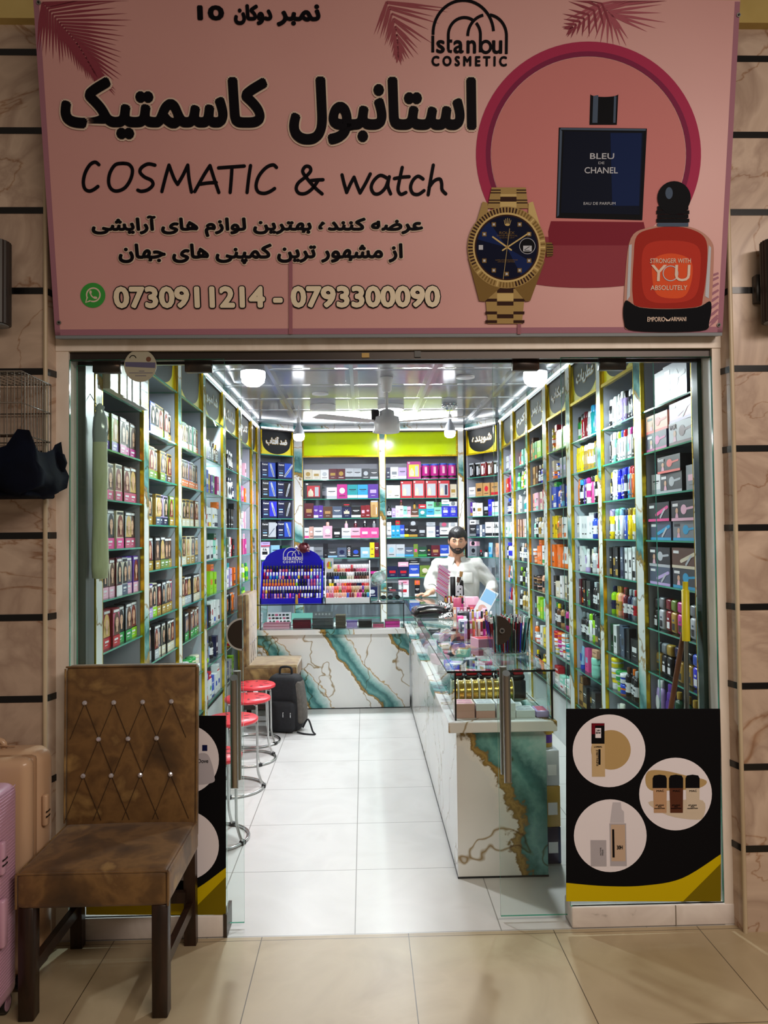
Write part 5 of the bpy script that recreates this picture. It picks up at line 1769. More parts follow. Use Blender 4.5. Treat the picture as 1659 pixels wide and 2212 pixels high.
TS = (('pink_box', 'palepink', .10, .08, .14, .792, 2.70, 'tall pink box behind the lavender boxes'), ('pink_box', 'rose', .06, .06, .11, .72, 2.98, 'rose box left of the tall pink box'),
      ('brown_kit', 'brown', .06, .09, .05, .79, 2.88, 'brown kit box beside the handbag'), ('cream_kit', 'cream', .05, .06, .035, .70, 2.86, 'cream box beside the brown kit'),
      ('black_kit', 'charcoal', .08, .1, .06, .695, 2.42, 'black kit box at the handbag strap'), ('pink_kit', 'pink', .04, .05, .045, .655, 2.29, 'small pink box before the black kit'),
      ('lavender_box', 'lavender', .036, .05, .075, .735, 2.23, 'lavender box, first of the pair'), ('lavender_box', 'lavender', .036, .05, .08, .777, 2.22, 'lavender box, second of the pair'),
      ('peach_box', 'peach', .045, .05, .07, .72, 1.83, 'peach box before the lavender pair'), ('peach_box', 'palepink', .05, .05, .075, .772, 1.87, 'pale pink box beside the peach box'),
      ('white_kit', 'silver', .06, .07, .04, .652, 2.12, 'silver box at the edge of the display'), ('white_kit', 'slate', .05, .06, .045, .64, 1.97, 'slate box in front of the silver box'))
for n, c, w, d, h, x, y, lab in TS:
    m = MB().rbox(-w/2, w/2, -d/2, d/2, 0, h, .003, P(c), 1).rect(-w*.3, w*.3, h*.25, h*.6, -d/2-.0006, P('white' if dark(c) else 'rose'))
    ont(n, m, lab+' on the counter glass', 'box', x, y, random.uniform(-.2, .2), 'boxes on the counter glass')
for i in range(7):
    m = MB().box(-.025, .025, -.002, .002, 0, .075, P('darkred')).rect(-.02, .02, .01, .03, -.0026, P('palepink'))
    ont('lip_card', m, 'dark red lip card, %s in the leaning file' % ORD[i], 'card', .70, 1.56+.016*i, .3, 'dark red lip cards', tilt=(-.12, 0, .3))
m = MB().lathe([(.02, 0), (.026, .02), (.022, .05), (.013, .06)], P('peach', .3), 12).ball((0, -.004, .075), .02, P('palepink', .3), 12)
for x in (-.012, .012):
    m.lathe([(.006, .085), (.002, .102)], P('palepink', .3), 8, (x, 0, 0))
ont('novelty_bottle', m, 'pink animal-shaped bottle beside the lavender boxes', 'bottle', .825, 2.31)
t = thing('gift_tray', 'open pale pink tray with red lining and white card at the display front', 'tray', (.645, 1.19, ZT), .25)
MB().box(-.055, .055, -.055, .055, 0, .004, P('palepink')).box(-.055, .055, -.055, -.05, .004, .045, P('palepink')).box(-.055, .055, .05, .055, .004, .045, P('palepink')).box(-.055, -.05, -.05, .05, .004, .045, P('palepink')).box(.05, .055, -.05, .05, .004, .045, P('palepink')).make('body', t)
MB().box(-.049, .049, -.049, .049, .004, .03, P('coral')).make('lining', t)
m = MB().box(-.022, .022, -.018, .018, 0, .002, P('white'))
ont('price_card', m, 'white card lying in the pale pink tray', 'card', .642, 1.18, .5, dz=.0305)
m = MB().box(-.05, .05, -.004, .004, 0, .2, P('white')).rect(-.045, .045, .1, .19, -.0046, P('lightblue')).disc(0, .05, .03, -.0048, P('nude'), 14, .03)
ont('picture_box', m, 'white and blue picture box tilted behind the pencil holder', 'box', .81, 2.47, -.3, None, (), (-.2, .5, -.3), .03)
# pencil holder with pencils
t = thing('pencil_holder', 'clear acrylic holder packed with dark eyeliner pencils near the counter edge', 'holder', (.735, 1.0, ZT))
m = MB()
for x in (-.085, -.03, .025, .08):
    m.pane(x-.0015, x+.0015, -.1, .1, 0, .12, M_GLASS, M_ACR)
m.pane(-.085, .08, -.1015, -.0985, 0, .12, M_GLASS, M_ACR).pane(-.085, .08, .0985, .1015, 0, .12, M_GLASS, M_ACR).box(-.085, .08, -.1, .1, 0, .003, M_ACR)
m.make('compartments', t)
PC = ('darkred', 'darkgreen', 'navy', 'maroon', 'charcoal', 'red', 'cobalt', 'teal', 'black')
CC = ('white', 'darkgreen', 'white', 'red', 'silver', 'navy', 'white', 'mint', 'darkred')
random.seed(4)
for i in range(80):
    q, r = i % 8, i//8
    c, cc = PC[(i*7+r) % 9], CC[(i*4+r) % 9]
    key = ('pencil', c, cc)
    if key not in PROTO:
        PROTO[key] = (MB().cyl((0, 0, 0), (0, 0, .15), .0037, P(c, .25), 7).mesh('eyeliner_pencil'), MB().cyl((0, 0, .15), (0, 0, .176), .0043, P(cc, .2), 7).mesh('pencil_cap'))
    x, y = -.074+.0205*q+(.003 if q % 2 else 0), -.088+.0193*r
    o = link('eyeliner_pencil', PROTO[key][0], None, (.735+x, 1.0+y, ZT+.006))
    o.rotation_euler = (-y*1.1+random.uniform(-.05, .05), x*1.6+random.uniform(-.04, .04), 0)
    link('pencil_cap', PROTO[key][1], o)
    tag(o, '%s eyeliner pencil with %s cap, %s in the %s row of the acrylic holder' % (c, cc, ORD[q], ORD[r]), 'pencil', 'eyeliner pencils in the holder')
# small make-up between the boxes
random.seed(21)
n = 0
for y, xs, kind in ((3.26, (.66, .69, .72, .75, .78, .81), 'gloss'), (3.06, (.64, .665, .77, .80, .825), 'gloss'), (2.58, (.65, .675, .70, .725, .75, .775), 'blush'), (2.10, (.715, .745, .775, .805), 'gloss'), (2.00, (.70, .73, .76, .79, .82), 'gloss'), (1.72, (.62, .645, .76, .79, .82), 'blush'), (1.46, (.60, .63, .66, .69), 'gloss')):
    for k, x in enumerate(xs):
        c = ('rose', 'palepink', 'maroon', 'coral', 'nude', 'magenta', 'peach', 'lavender')[(n*3+k) % 8]
        if kind == 'gloss':
            m = MB().lathe([(.0085, 0), (.0085, .055), (.007, .058)], P(c, .15), 9)
            ont('lip_gloss', m, '%s lip gloss, %s from left in the %s row of the counter display' % (c, ORD[k], ORD[n]), 'lip gloss', x, y+random.uniform(-.008, .008), 0, 'lip glosses on the counter', (('cap', MB().lathe([(.008, .058), (.0075, .10), (.006, .104)], P(('charcoal', 'gold', 'white')[(n+k) % 3], .2), 9)),))
        else:
            m = MB().box(-.011, .011, -.014, .014, 0, .075, P(c)).rect(-.007, .007, .03, .06, -.0146, P('white'))
            ont('blush_box', m, '%s small box, %s from left in the %s row of the counter display' % (c, ORD[k], ORD[n]), 'box', x, y+random.uniform(-.006, .006), random.uniform(-.1, .1), 'small boxes on the counter')
    n += 1
for i in range(12):
    m = MB().box(-.011, .011, -.002, .002, 0, .11, P(('palepink', 'rose', 'white')[i % 3])).rect(-.008, .008, .06, .1, -.0026, P(('rose', 'white', 'pink')[i % 3]))
    ont('nail_file', m, 'pink carded nail file behind the pencil holder, %s in its fan' % ORD[i], 'nail file', .745+.0068*i, 1.40+.011*i, 0, 'carded nail files', (), (-.15, .5-.05*i, 0), .01)
# staff side: boxes piled on the floor behind the counter
for i, (c, z, h, w, lab) in enumerate((('navy', 0, .17, .075, 'navy box at the bottom of the pile behind the counter'), ('olive', .1705, .19, .075, 'olive box in the pile behind the counter'), ('silver', .361, .165, .07, 'silver box near the top of the pile behind the counter'))):
    m = MB().rbox(-w/2, w/2, -.09, .09, 0, h, .004, P('gold' if c == 'olive' else c), 1).rect(-w*.3, w*.3, h*.3, h*.6, -.0906, P('white'))
    item('carton', m, lab, 'box', (.865, .72, z+.0003), .05)
o = put(proto('bot', 'gold', 'purple', 0), Matrix.Translation((.862, .70, .5265)), 1, .72, 'amber bottle with purple cap on top of the floor pile behind the counter', 'bottle', None)

# ---------------------------------------------------------------- velvet chairs
M_GEM = mat('crystal_button', '#d9d6e2', .06, .6)
M_SEAM = mat('velvet_seam', '#38240f', .9)


def chair(label, loc, rz, pale=False):
    t = thing('velvet_chair', label, 'chair', loc, rz, 'tufted brown velvet chairs')
    mv, ms = M_VELVET, (M_VELVET_PALE if pale else M_VELVET)
    w = .245
    m = MB().rbox(-w, w, -.45, .01, .355, .475, .022, mv, 3, fn=lambda c: Vector((c.x, c.y, c.z+(.012*(1-(c.x/w)**2)*(1-((c.y+.22)/.23)**2) if c.z > .45 else 0))))
    s = m.make('seat', t)
    m = MB()
    for q in ([(-w+.006, -.445, .468), (w-.006, -.445, .468)], [(w-.004, -.445, .468), (w-.004, 0, .468)], [(-w+.004, -.445, .468), (-w+.004, 0, .468)], [(w-.003, -.447, .36), (w-.003, -.447, .468)], [(-w+.003, -.447, .36), (-w+.003, -.447, .468)]):
        m.tube(q, .004, ms, 6)
    m.make('piping', s)
    lean = lambda z: .018*(z-.42)/.64
    m = MB().rbox(-w, w, -.042, .015, .40, 1.062, .02, mv, 3, fn=lambda c: Vector((c.x*(1+.02*(c.z-.4)), c.y+lean(c.z)-.006*math.sin(max(0, min(1, (c.z-.45)/.6))*pi)*(1-(c.x/w)**2)*(1 if c.y < -.01 else 0), c.z)))
    b = m.make('backrest', t)
    if pale:  # paler velvet over the seat top and the front of the back
        MB().rbox(-w+.004, w-.004, -.452, -.03, .455, .492, .014, ms, 3).make('seat_cushion', t)
        MB().rbox(-w+.004, w-.004, -.062, -.03, .47, 1.068, .014, ms, 3).make('back_cushion', t)
    m = MB()
    for x in (-w, w):
        m.tube([(x*1.0, -.04+lean(.48), .48), (x*1.01, -.04+lean(1.05), 1.052)], .004, mv, 6)
    m.tube([(-w, -.04+lean(1.05), 1.058), (w, -.04+lean(1.05), 1.058)], .004, mv, 6)
    m.make('piping', b)
    rows = ((.925, (-.172, -.063, .045, .152)), (.79, (-.118, -.008, .098)), (.655, (-.175, -.07, .038, .15)))
    sm = MB()
    P3 = lambda x, z: (x, (-.0645 if pale else -.0445)+lean(z)-.006*math.sin((z-.45)/.6*pi)*(1-(x/w)**2), z)
    for z, xs in rows:
        for x in xs:
            g = MB()
            g.T = Matrix.Translation(P3(x, z)) @ Matrix.Rotation(pi/2, 4, 'X')
            g.lathe([(.0095, 0), (.0085, .004), (.004, .0065)], M_GEM, 9, smooth=False)
            g.make('crystal_button', b)
            for dx in (-.055, .055):
                n = 6
                L0 = .135 if z > .7 else .165
                pts = [P3(x+dx*L0/.135*i/n, z-L0*i/n) for i in range(n+1)]
                if abs(x+dx) < w-.01:
                    sm.tube([(p[0], p[1]+.0006, p[2]) for p in pts], .0011, M_SEAM, 5)
    sm.make('tuft_seam', b)
    for x in (-w+.032, w-.032):
        MB().rbox(x-.025, x+.025, -.443, -.393, 0, .36, .003, M_WOOD, 1).make('leg', t)
        MB().prism([(-.02, .36), (.02, .36), (.028, .0), (-.008, .0)], x-.022, x+.022, M_WOOD, 'x').make('leg', t)
        MB().box(x-.012, x+.012, -.39, -.012, .125, .165, M_WOOD).make('stretcher', t)
    MB().box(-w+.045, w-.045, -.03, -.006, .17, .21, M_WOOD).make('stretcher', t)
    return t


chair('brown velvet chair with crystal buttons standing outside before the shopfront', (-.885, 0.0, 0), 0)
chair('pale-topped brown velvet chair inside the shop, side-on before the back counter', (-1.005, 3.585, 0), pi/2, True)

# ---------------------------------------------------------------- stools
M_RED = mat('red_plastic', '#d9303c', .32)
M_TUBE = mat('chrome_tube', '#c4c5c4', .2, 1)


def stool(loc, label, rz):
    t = thing('round_stool', label, 'stool', loc, rz, 'red round stools along the left wall')
    m = MB().lathe([(.02, .405), (.145, .405), (.158, .410), (.16, .424), (.152, .432), (.06, .433), (.02, .432), (.0001, .432)], M_RED, 36)
    s = m.make('seat', t)
    for k in range(8):
        a = 2*pi*k/8
        m = MB()
        m.T = Matrix.Rotation(a, 4, 'Z') @ Matrix.Translation((.095, 0, .4335))
        m.poly([(u, v, 0) for u, v in arc(0, 0, .022, 0, 360, 12, .009)], mat('slot_dark_red', '#6e1218', .6))
        m.make('slot', s)
    m = MB().tube([(x, y, .009) for x, y in arc(0, 0, .19, 0, 360, 36)[:-1]], .0075, M_TUBE, 8, closed=True)
    m.make('base_ring', t)
    for k in range(4):
        a = pi/4+k*pi/2+.35
        c, n = math.cos(a), math.sin(a)
        pts = smooth2([(.06*c, .06*n, .400), (.135*c, .135*n, .398), (.150*c, .150*n, .385), (.153*c, .153*n, .2), (.156*c, .156*n, .10), (.178*c, .178*n, .03), (.187*c, .187*n, .016)], 4)
        l = MB().tube(pts, .0075, M_TUBE, 8).make('leg', t)
        f = MB()
        f.T = Matrix.Translation((.19*c, .19*n, .01)) @ Matrix.Rotation(a, 4, 'Z')
        f.rbox(-.012, .012, -.016, .016, -.0098, .012, .003, M_BLACK, 1)
        f.make('rubber_foot', l)


for i, (x, y) in enumerate(((-.795, 1.02), (-.82, 1.80), (-.815, 2.40), (-.835, 2.86))):
    stool((x, y, 0), 'red round stool with chrome ring base, %s from the shop door' % ORD[i], i*.5)

# ---------------------------------------------------------------- backpack
t = thing('backpack', 'black and grey backpack on the floor beside the farthest stool', 'bag', (-.64, 3.18, 0), -.25)
M_BP = mottled('backpack_cloth', [(.3, '#0c0c10'), (.7, '#17171c')], 40, .8)
M_BG = mottled('backpack_grey', [(.3, '#4b4641'), (.7, '#5d5751')], 40, .8)
shp = lambda c: Vector((c.x*(1-.18*max(0, c.z-.25)/.2), c.y, c.z))
MB().rbox(-.15, .15, -.06, .12, .004, .44, .06, M_BP, 4, fn=shp).make('body', t)
MB().rbox(-.12, .12, -.12, -.05, .01, .25, .04, M_BP, 3).make('front_pocket', t)
MB().rbox(.10, .165, -.05, .10, .06, .40, .03, M_BG, 3, fn=lambda c: Vector((c.x-.03*max(0, c.z-.2)/.2, c.y, c.z))).make('side_panel', t)
MB().tube(smooth2([(-.05, .03, .43), (-.04, .03, .49), (.04, .03, .49), (.05, .03, .43)], 5), .009, M_BP).make('carry_handle', t)
MB().tube(smooth2([(.15, 0, .03), (.20, -.02, .10), (.25, -.06, .02), (.28, -.10, .006), (.2, -.1, .006), (.13, -.08, .012)], 6), .007, M_BP).make('strap', t)
for x in (.03, .09):
    MB().rbox(x-.004, x+.004, -.127, -.12, .13, .17, .002, M_CHROME, 1).make('zip_puller', t)

# ---------------------------------------------------------------- suitcases


def suitcase(label, x0, x1, y0, y1, h, col, grp, ribs):
    t = thing('suitcase', label, 'suitcase', ((x0+x1)/2, (y0+y1)/2, 0))
    W, D = (x1-x0)/2, (y1-y0)/2
    mc = mat('shell_'+col, {'beige': '#cda98a', 'pink': '#c79bb4'}[col], .28, coat=.25)
    md = mat('shell_trim_'+col, {'beige': '#a98567', 'pink': '#a57894'}[col], .4)
    ym = -D+D*.62 if col == 'beige' else -D+D*.45
    MB().rbox(-W, W, -D, ym-.006, .055, h, min(.055, (ym+D)/2.3), mc, 5).make('front_shell', t)
    MB().rbox(-W, W, ym+.006, D, .055, h, min(.055 if col == 'beige' else .035, (D-ym)/2.3), mc, 5).make('back_shell', t)
    MB().rbox(-W+.004, W-.004, ym-.02, ym+.02, .06, h-.004, .018, md, 2).make('zip_band', t)
    m = MB()
    if ribs:
        for i in range(60):
            z = .11+i*.0106
            m.tube([(W-.002, ym+.03, z), (W-.0004, ym+.045, z), (W-.0004, D-.04, z), (W-.003, D-.025, z)], .0022, mc, 6)
        m.make('shell_rib', t)
    else:
        for a, b in (((-.1, .70), (.12, .78)), ((.08, .60), (.17, .55)), ((.06, .44), (.14, .36)), ((-.1, .45), (.02, .50))):
            m.tube([(a[0], -D-.001, a[1]), (b[0], -D-.001, b[1])], .003, mc, 5)
        m.make('shell_crease', t)
    m = MB().rbox(W-.002, W+.018, ym+.035, ym+.062, h*.66, h*.80, .007, mc, 2)
    m.box(W+.016, W+.0185, ym+.033, ym+.064, h*.70, h*.707, M_BLACK).box(W+.016, W+.0185, ym+.033, ym+.064, h*.722, h*.729, M_BLACK)
    m.make('side_latch', t)
    MB().rbox(W-.002, W+.022, ym+.03, ym+.065, h*.36, h*.56, .008, mc, 2).make('side_handle', t)
    MB().tube(smooth2([(-.09, D*.3, h-.005), (-.07, D*.3, h+.028), (.07, D*.3, h+.028), (.09, D*.3, h-.005)], 5), .011, mc).make('top_handle', t)
    MB().tube(smooth2([(.0, D*.2, h+.004), (.08, D*.1, h+.014), (.13, D*.25, h+.006)], 5), .003, md, 5).make('luggage_tag_cord', t)
    for sx in (-1, 1):
        for sy in (-1, 1):
            wm = MB()
            cx, cy = sx*(W-.035), sy*(D-.03)
            wm.cyl((cx-.012, cy, .03), (cx+.012, cy, .03), .03, M_BLACK, 18).cyl((cx-.0135, cy, .03), (cx+.0135, cy, .03), .022, mc, 16).box(cx-.016, cx+.016, cy-.012, cy+.012, .04, .075, md)
            wm.make('wheel', t)
    return t


suitcase('large beige hard-shell suitcase standing against the stone wall', -1.64, -1.155, -.29, -.05, .79, 'beige', None, False)
suitcase('pink ribbed hard-shell suitcase in front of the beige one', -1.60, -1.155, -.60, -.36, .745, 'pink', None, True)

# ---------------------------------------------------------------- bird cage with cloth
t = thing('bird_cage', 'wire bird cage hung on the stone wall beside the shopfront', 'cage', (-1.41, -.155, 1.80))
M_WIRE = mat('cage_wire', '#6f6860', .4, .6)
a, b, c, d, H = -.225, .225, -.125, .125, .33
m = MB()
for i in range(19):
    x = a+(b-a)*i/18
    m.tube([(x, c, 0), (x, c, H)], .0016, M_WIRE, 5).tube([(x, d, 0), (x, d, H)], .0016, M_WIRE, 5).tube([(x, c, H), (x, d, H)], .0014, M_WIRE, 5)
for i in range(11):
    y = c+(d-c)*i/10
    m.tube([(b, y, 0), (b, y, H)], .0016, M_WIRE, 5).tube([(a, y, 0), (a, y, H)], .0016, M_WIRE, 5).tube([(a, y, H), (b, y, H)], .0014, M_WIRE, 5)
for z in (0, .11, .22, H):
    m.tube([(a, c, z), (b, c, z), (b, d, z), (a, d, z)], .0026, M_WIRE, 6, closed=True)
m.make('wire_mesh', t)
MB().rbox(a+.005, b-.005, c+.005, d-.005, -.035, .02, .01, P('white'), 2).make('tray', t)
MB().tube([(a+.03, 0, .12), (b-.03, 0, .12)], .005, M_WOOD).make('perch', t)
MB().rbox(a+.04, a+.12, c+.01, c+.07, .02, .09, .008, P('yellow'), 2).rbox(a+.27, a+.36, c+.01, c+.06, .02, .07, .008, P('yellow'), 2).make('feeder', t)
M_NAVY = mottled('navy_cloth', [(.3, '#04050b'), (.7, '#0a1022')], 8, .9)
M_NAVY.node_tree.nodes['Principled BSDF'].inputs['Specular IOR Level'].default_value = .1
vs, fs = [], []
ring = []
for i in range(12):
    ring.append((a-.02+(b-a+.06)*i/12, c-.02))
for i in range(7):
    ring.append((b+.035, c-.02+(d-c+.03)*i/6))
for j, (zt, out) in enumerate(((.10, .0), (.04, .012), (-.03, .03), (-.075, .022), (-.10, -.03))):
    for i, (x, y) in enumerate(ring):
        sag = .045*abs(math.sin(i*.55)) if j < 2 else .012*math.sin(i*1.3)
        nx, ny = (0, -1) if i < 12 else (1, 0)
        vs.append((x+nx*(out+.006*math.sin(i*2.1)), y+ny*(out+.006*math.cos(i*1.7)), zt-sag+(.035 if i in (11, 12, 18) and j < 1 else 0)))
n = len(ring)
for j in range(4):
    for i in range(n-1):
        fs.append((j*n+i, j*n+i+1, (j+1)*n+i+1, (j+1)*n+i))
cl = MB().add(vs, fs, M_NAVY, True).rbox(a-.02, b+.02, c-.01, d-.005, -.105, -.085, .008, M_NAVY, 2)
cl.ball((b+.035, d-.02, .03), .035, M_NAVY, 8, sz=1.3)
item('cloth', cl, 'dark navy cloth wrapped round the bottom of the bird cage', 'cloth', (-1.41, -.155, 1.80))

# ---------------------------------------------------------------- wall lamps


def wall_lamp(label, x, side):
    t = thing('wall_lamp', label, 'wall lamp', (x, -.09, 2.49))
    M_LB = mottled('lamp_black', [(.4, '#1d1815'), (.6, '#2c2521')], 30, .4, stretch=(1, 1, .1))
    m = MB()
    n = 48
    prof = [(.058+(.0025 if i % 2 else 0)) for i in range(n)]
    vs = [(prof[i]*math.cos(2*pi*i/n), prof[i]*math.sin(2*pi*i/n), z) for z in (-.145, .165) for i in range(n)]
    m.add(vs, [(i, (i+1) % n, n+(i+1) % n, n+i) for i in range(n)]+[tuple(range(n-1, -1, -1)), tuple(range(n, 2*n))], M_LB)
    m.make('cylinder_shade', t)
    MB().lathe([(.052, -.146), (.052, -.1475), (.0001, -.1475)], P('grey'), 24).make('lens', t)
    MB().rbox(-.03 if side > 0 else -.06, .03 if side > 0 else .06, .045, .078, -.055, .055, .003, M_LB, 1).make('wall_bracket', t)


wall_lamp('dark ribbed cylinder wall lamp beside the banner above the bird cage', -1.372, 1)
wall_lamp('dark ribbed cylinder wall lamp on the pier beyond the red perfume print', 1.60, -1)

# ---------------------------------------------------------------- posters on the fixed panes
YP = .0535
pq = lambda x, y: (lambda d: (lambda q: (q.x, q.z))(EYE+d*((YP-EYE.y)/d.y)))(ray(x, y))
PF = lambda u, v, h: (u, YP-h, v)
M_PBLK, M_PY, M_PO, M_PW = mat('poster_black', '#0f0f13', .3), mat('poster_yellow', '#cfb60a', .3), mat('poster_olive', '#7d6c0c', .3), mat('poster_white', '#ece6f0', .3)


def pl(m, pts, c, h, mir=None):
    m.poly([PF(*pq(x, y), h) for x, y in pts], c)


def ptext(m, s, c, x0, x1, y0, y1, h, bold=0, rot=False):
    A, B = pq(x0, y1), pq(x1, y0)
    if rot:
        put_text(m, s, c, lambda u, v, q: (A[0]+(B[0]-A[0])*(1-v), YP-q, A[1]+(B[1]-A[1])*u), bold, 4, (0, 1, 0, 1), h)
    else:
        put_text(m, s, c, PF, bold, 4, (A[0], B[0], A[1], B[1]), h)


def poster_base(label, x0, x1, y0, y1):
    t = thing('poster', label, 'poster')
    m = MB()
    m.prism([pq(x0, y1), pq(x1, y1), pq(x1, y0), pq(x0, y0)], YP, YP+.002, M_PBLK)
    sw = [(x0, y1-40), (x0+(x1-x0)*.25, y1-33), (x0+(x1-x0)*.5, y1-34), (x0+(x1-x0)*.75, y1-50), (x1, y1-102)]
    S5 = smooth2(sw, 6)
    pl(m, S5+[(x1, y1), (x0, y1)], M_PY, .0005)
    pl(m, [(x1-82, y1), (x1, y1-82), (x1, y1)], M_PO, .0009)
    m.make('printed_sheet', t)
    return t


q = lambda x, y: (1215+x/3.736, 1520+y/3.736)
t = poster_base('black and yellow poster of foundation bottles on the pane right of the doorway', 1223, 1557, 1531, 1947)
for cx, cy in ((1315.4, 1621.7), (1459, 1715), (1318, 1805)):
    m = MB()
    pl(m, arc(cx, cy, 78.5, 0, 360, 48), M_PW, .0013)
    m.make('circle_print', t)
Q = lambda m, pts, c, h: pl(m, [q(*p) for p in pts], c, h)
M_F1, M_F2, M_F3, M_F4 = mat('poster_sand', '#b99c6c', .3), mat('poster_tan', '#bf9877', .3), mat('poster_brown', '#5a3324', .3), mat('poster_ivory', '#d3c3b0', .3)
m = MB()
Q(m, arc(390, 372, 160, 0, 360, 40), M_F1, .0017)
Q(m, [(235, 325), (340, 325), (343, 588), (237, 588)], mat('poster_foundation', '#c9ae86', .3), .0021)
Q(m, [(233, 157), (338, 157), (338, 322), (233, 322)], M_PBLK, .0021)
Q(m, [(235, 158), (336, 158), (336, 175), (262, 175), (262, 245), (235, 245)], mat('poster_red', '#6d1323', .3), .0025)
Q(m, [(264, 196), (310, 196), (310, 275), (264, 275)], M_PW, .0028)
Q(m, [(289, 366), (306, 366), (306, 492), (289, 492)], M_PBLK, .0025)
a, b = q(272, 500), q(286, 370)
ptext(m, 'INFALLIBLE', M_PBLK, a[0], b[0], b[1], a[1], .0028, .0005, True)
for s_, r in (('L\'OREAL', (255, 318, 340, 352)), ('24H', (272, 302, 206, 222)), ('FRESH WEAR', (268, 306, 228, 240))):
    a, b = q(r[0], r[3]), q(r[1], r[2])
    ptext(m, s_, M_PBLK, a[0], b[0], b[1], a[1], .0031, .0003)
m.make('bottle_print', t)
m = MB()
Q(m, smooth2([(690, 545), (820, 540), (1000, 580), (1160, 620), (1100, 680), (860, 700), (720, 700), (670, 640)], 4, True), M_F1, .0017)
Q(m, smooth2([(690, 795), (900, 780), (1130, 780), (1140, 900), (1080, 935), (850, 900)], 4, True), M_F4, .0018)
for x, c in ((728, M_F2), (860, M_F3), (993, M_F4)):
    Q(m, [(x+2, 680), (x+112, 680), (x+110, 880), (x+8, 880)], c, .0022)
    Q(m, [(x-2, 600), (x+10, 578), (x+55, 571), (x+100, 578), (x+112, 600), (x+112, 680), (x-2, 680)], M_PBLK, .0024)
    for s_, r in (('MAC', (x+30, x+88, 694, 710)), ('STUDIO', (x+22, x+88, 812, 824)), ('FIX', (x+42, x+70, 826, 836)), ('FOUNDATION', (x+14, x+96, 838, 848))):
        a, b = q(r[0], r[3]), q(r[1], r[2])
        ptext(m, s_, M_PBLK, a[0], b[0], b[1], a[1], .0027, .0003)
m.make('bottle_print', t)
m = MB()
M_CL = mat('poster_clear', '#b3aeb8', .3)
Q(m, [(378, 965), (512, 965), (518, 1310), (384, 1310)], M_CL, .0017)
Q(m, [(390, 975), (503, 975), (508, 1270), (394, 1270)], mat('poster_peach', '#c7ad98', .3), .0020)
Q(m, [(395, 865), (405, 795), (470, 795), (475, 850), (495, 870), (497, 960), (383, 960)], mat('poster_pump', '#c3bfca', .3), .0020)
Q(m, [(399, 1012), (416, 1012), (420, 1240), (402, 1240)], M_PBLK, .0023)
Q(m, [(225, 1100), (352, 1100), (355, 1312), (228, 1312)], M_CL, .0018)
a, b = q(438, 1174), q(483, 1142)
ptext(m, '30H', M_PBLK, a[0], b[0], b[1], a[1], .0025, .0006)
for s_, r in (('ACTIVE', (303, 312, 1160, 1225)), ('WEAR', (319, 328, 1175, 1225))):
    a, b = q(r[0], r[3]), q(r[1], r[2])
    ptext(m, s_, M_PBLK, a[0], b[0], b[1], a[1], .0022, .0003, True)
m.make('bottle_print', t)

t = poster_base('black and yellow poster on the pane behind the velvet chair', 186, 488, 1546, 1976)
for cy in (1640, 1826):
    m = MB()
    pl(m, arc(397, cy, 76, 0, 360, 48), M_PW, .0013)
    m.make('circle_print', t)
m = MB()
pl(m, smooth2([(425, 1630), (447, 1628), (458, 1650), (463, 1675), (460, 1690), (420, 1692), (418, 1650)], 4, True), mat('poster_bottle', '#bdb8c4', .3), .0017)
pl(m, [(437, 1609), (448, 1609), (448, 1622), (437, 1622)], mat('poster_navy', '#141a4a', .3), .0019)
ptext(m, 'Dove', M_PBLK, 428, 450, 1639, 1648, .002, .0003)
m.make('bottle_print', t)

# round sticker on the pane
m = MB()
m.prism([pq(x, y) for x, y in arc(303, 790, 35, 0, -360, 36)[:-1]], YP, YP+.002, mat('sticker_silver', '#aaa694', .35))
pl(m, [(270, 782), (336, 783), (335, 795), (271, 792)], mat('sticker_violet', '#5a5878', .4), .0005)
pl(m, arc(321, 776, 5.5, 0, 360, 16), mat('sticker_brown', '#6b4433', .4), .0005)
ribbon(m, [pq(*p) for p in arc(287, 775, 7, 190, 350, 10)], .0035, M_PBLK, lambda u, v, h: PF(u, v, h+.0005), cap=False)
for y, x0, x1 in ((801, 300, 312), (805, 279, 330), (811, 292, 316)):
    pl(m, [(x0, y), (x1, y), (x1, y+1.2), (x0, y+1.2)], MATS['sticker_violet'], .0005)
tag(m.make('round_sticker'), 'round silver sticker with violet band at the top of the front pane', 'sticker')

# ---------------------------------------------------------------- mop, broom, plastic sleeve
t = thing('mop', 'mop with yellow handle grip and steel shaft leaning in the front corner', 'mop', (1.30, .175, 0))
MB().tube([(.01, 0, .30), (.035, .02, 1.09)], .010, M_STEEL, 10).make('shaft', t)
MB().tube([(.034, .02, 1.09), (.036, .022, 1.30), (.0362, .022, 1.302)], [.016, .0155, .012], P('yellow'), 12).tube([(.036, .022, 1.30), (.037, .022, 1.335)], .011, P('yellow'), 12).make('grip', t)
m = MB().cyl((.01, 0, .22), (.01, 0, .31), .02, P('yellow'))
for k in range(26):
    a = 2*pi*k/26
    m.tube([(.01, 0, .24), (.01+.035*math.cos(a), .03*math.sin(a), .13), (.01+.05*math.cos(a), .045*math.sin(a), .008)], .005, P('ivory', .5), 5)
m.make('mop_head', t)
t = thing('broom', 'brown wooden broom leaning behind the yellow mop handle', 'broom', (1.22, .245, 0))
MB().tube([(-.03, .03, .25), (.135, -.0, 1.17)], .011, mottled('broom_wood', [(.3, '#5c3320'), (.7, '#8a5434')], 14, .45, stretch=(4, 4, .6)), 10).make('stick', t)
MB().tube([(.135, 0, 1.17), (.140, 0, 1.21)], .0125, M_BLACK, 10).tube([(p[0]+.140, 0, p[1]+1.222) for p in arc(0, 0, .012, 0, 360, 12)[:-1]], .002, M_BLACK, 5, closed=True).make('hanging_cap', t)
MB().prism([(-.10, .005), (.06, .005), (.0, .26), (-.05, .26)], .01, .05, P('sand', .6)).make('bristle_head', t)
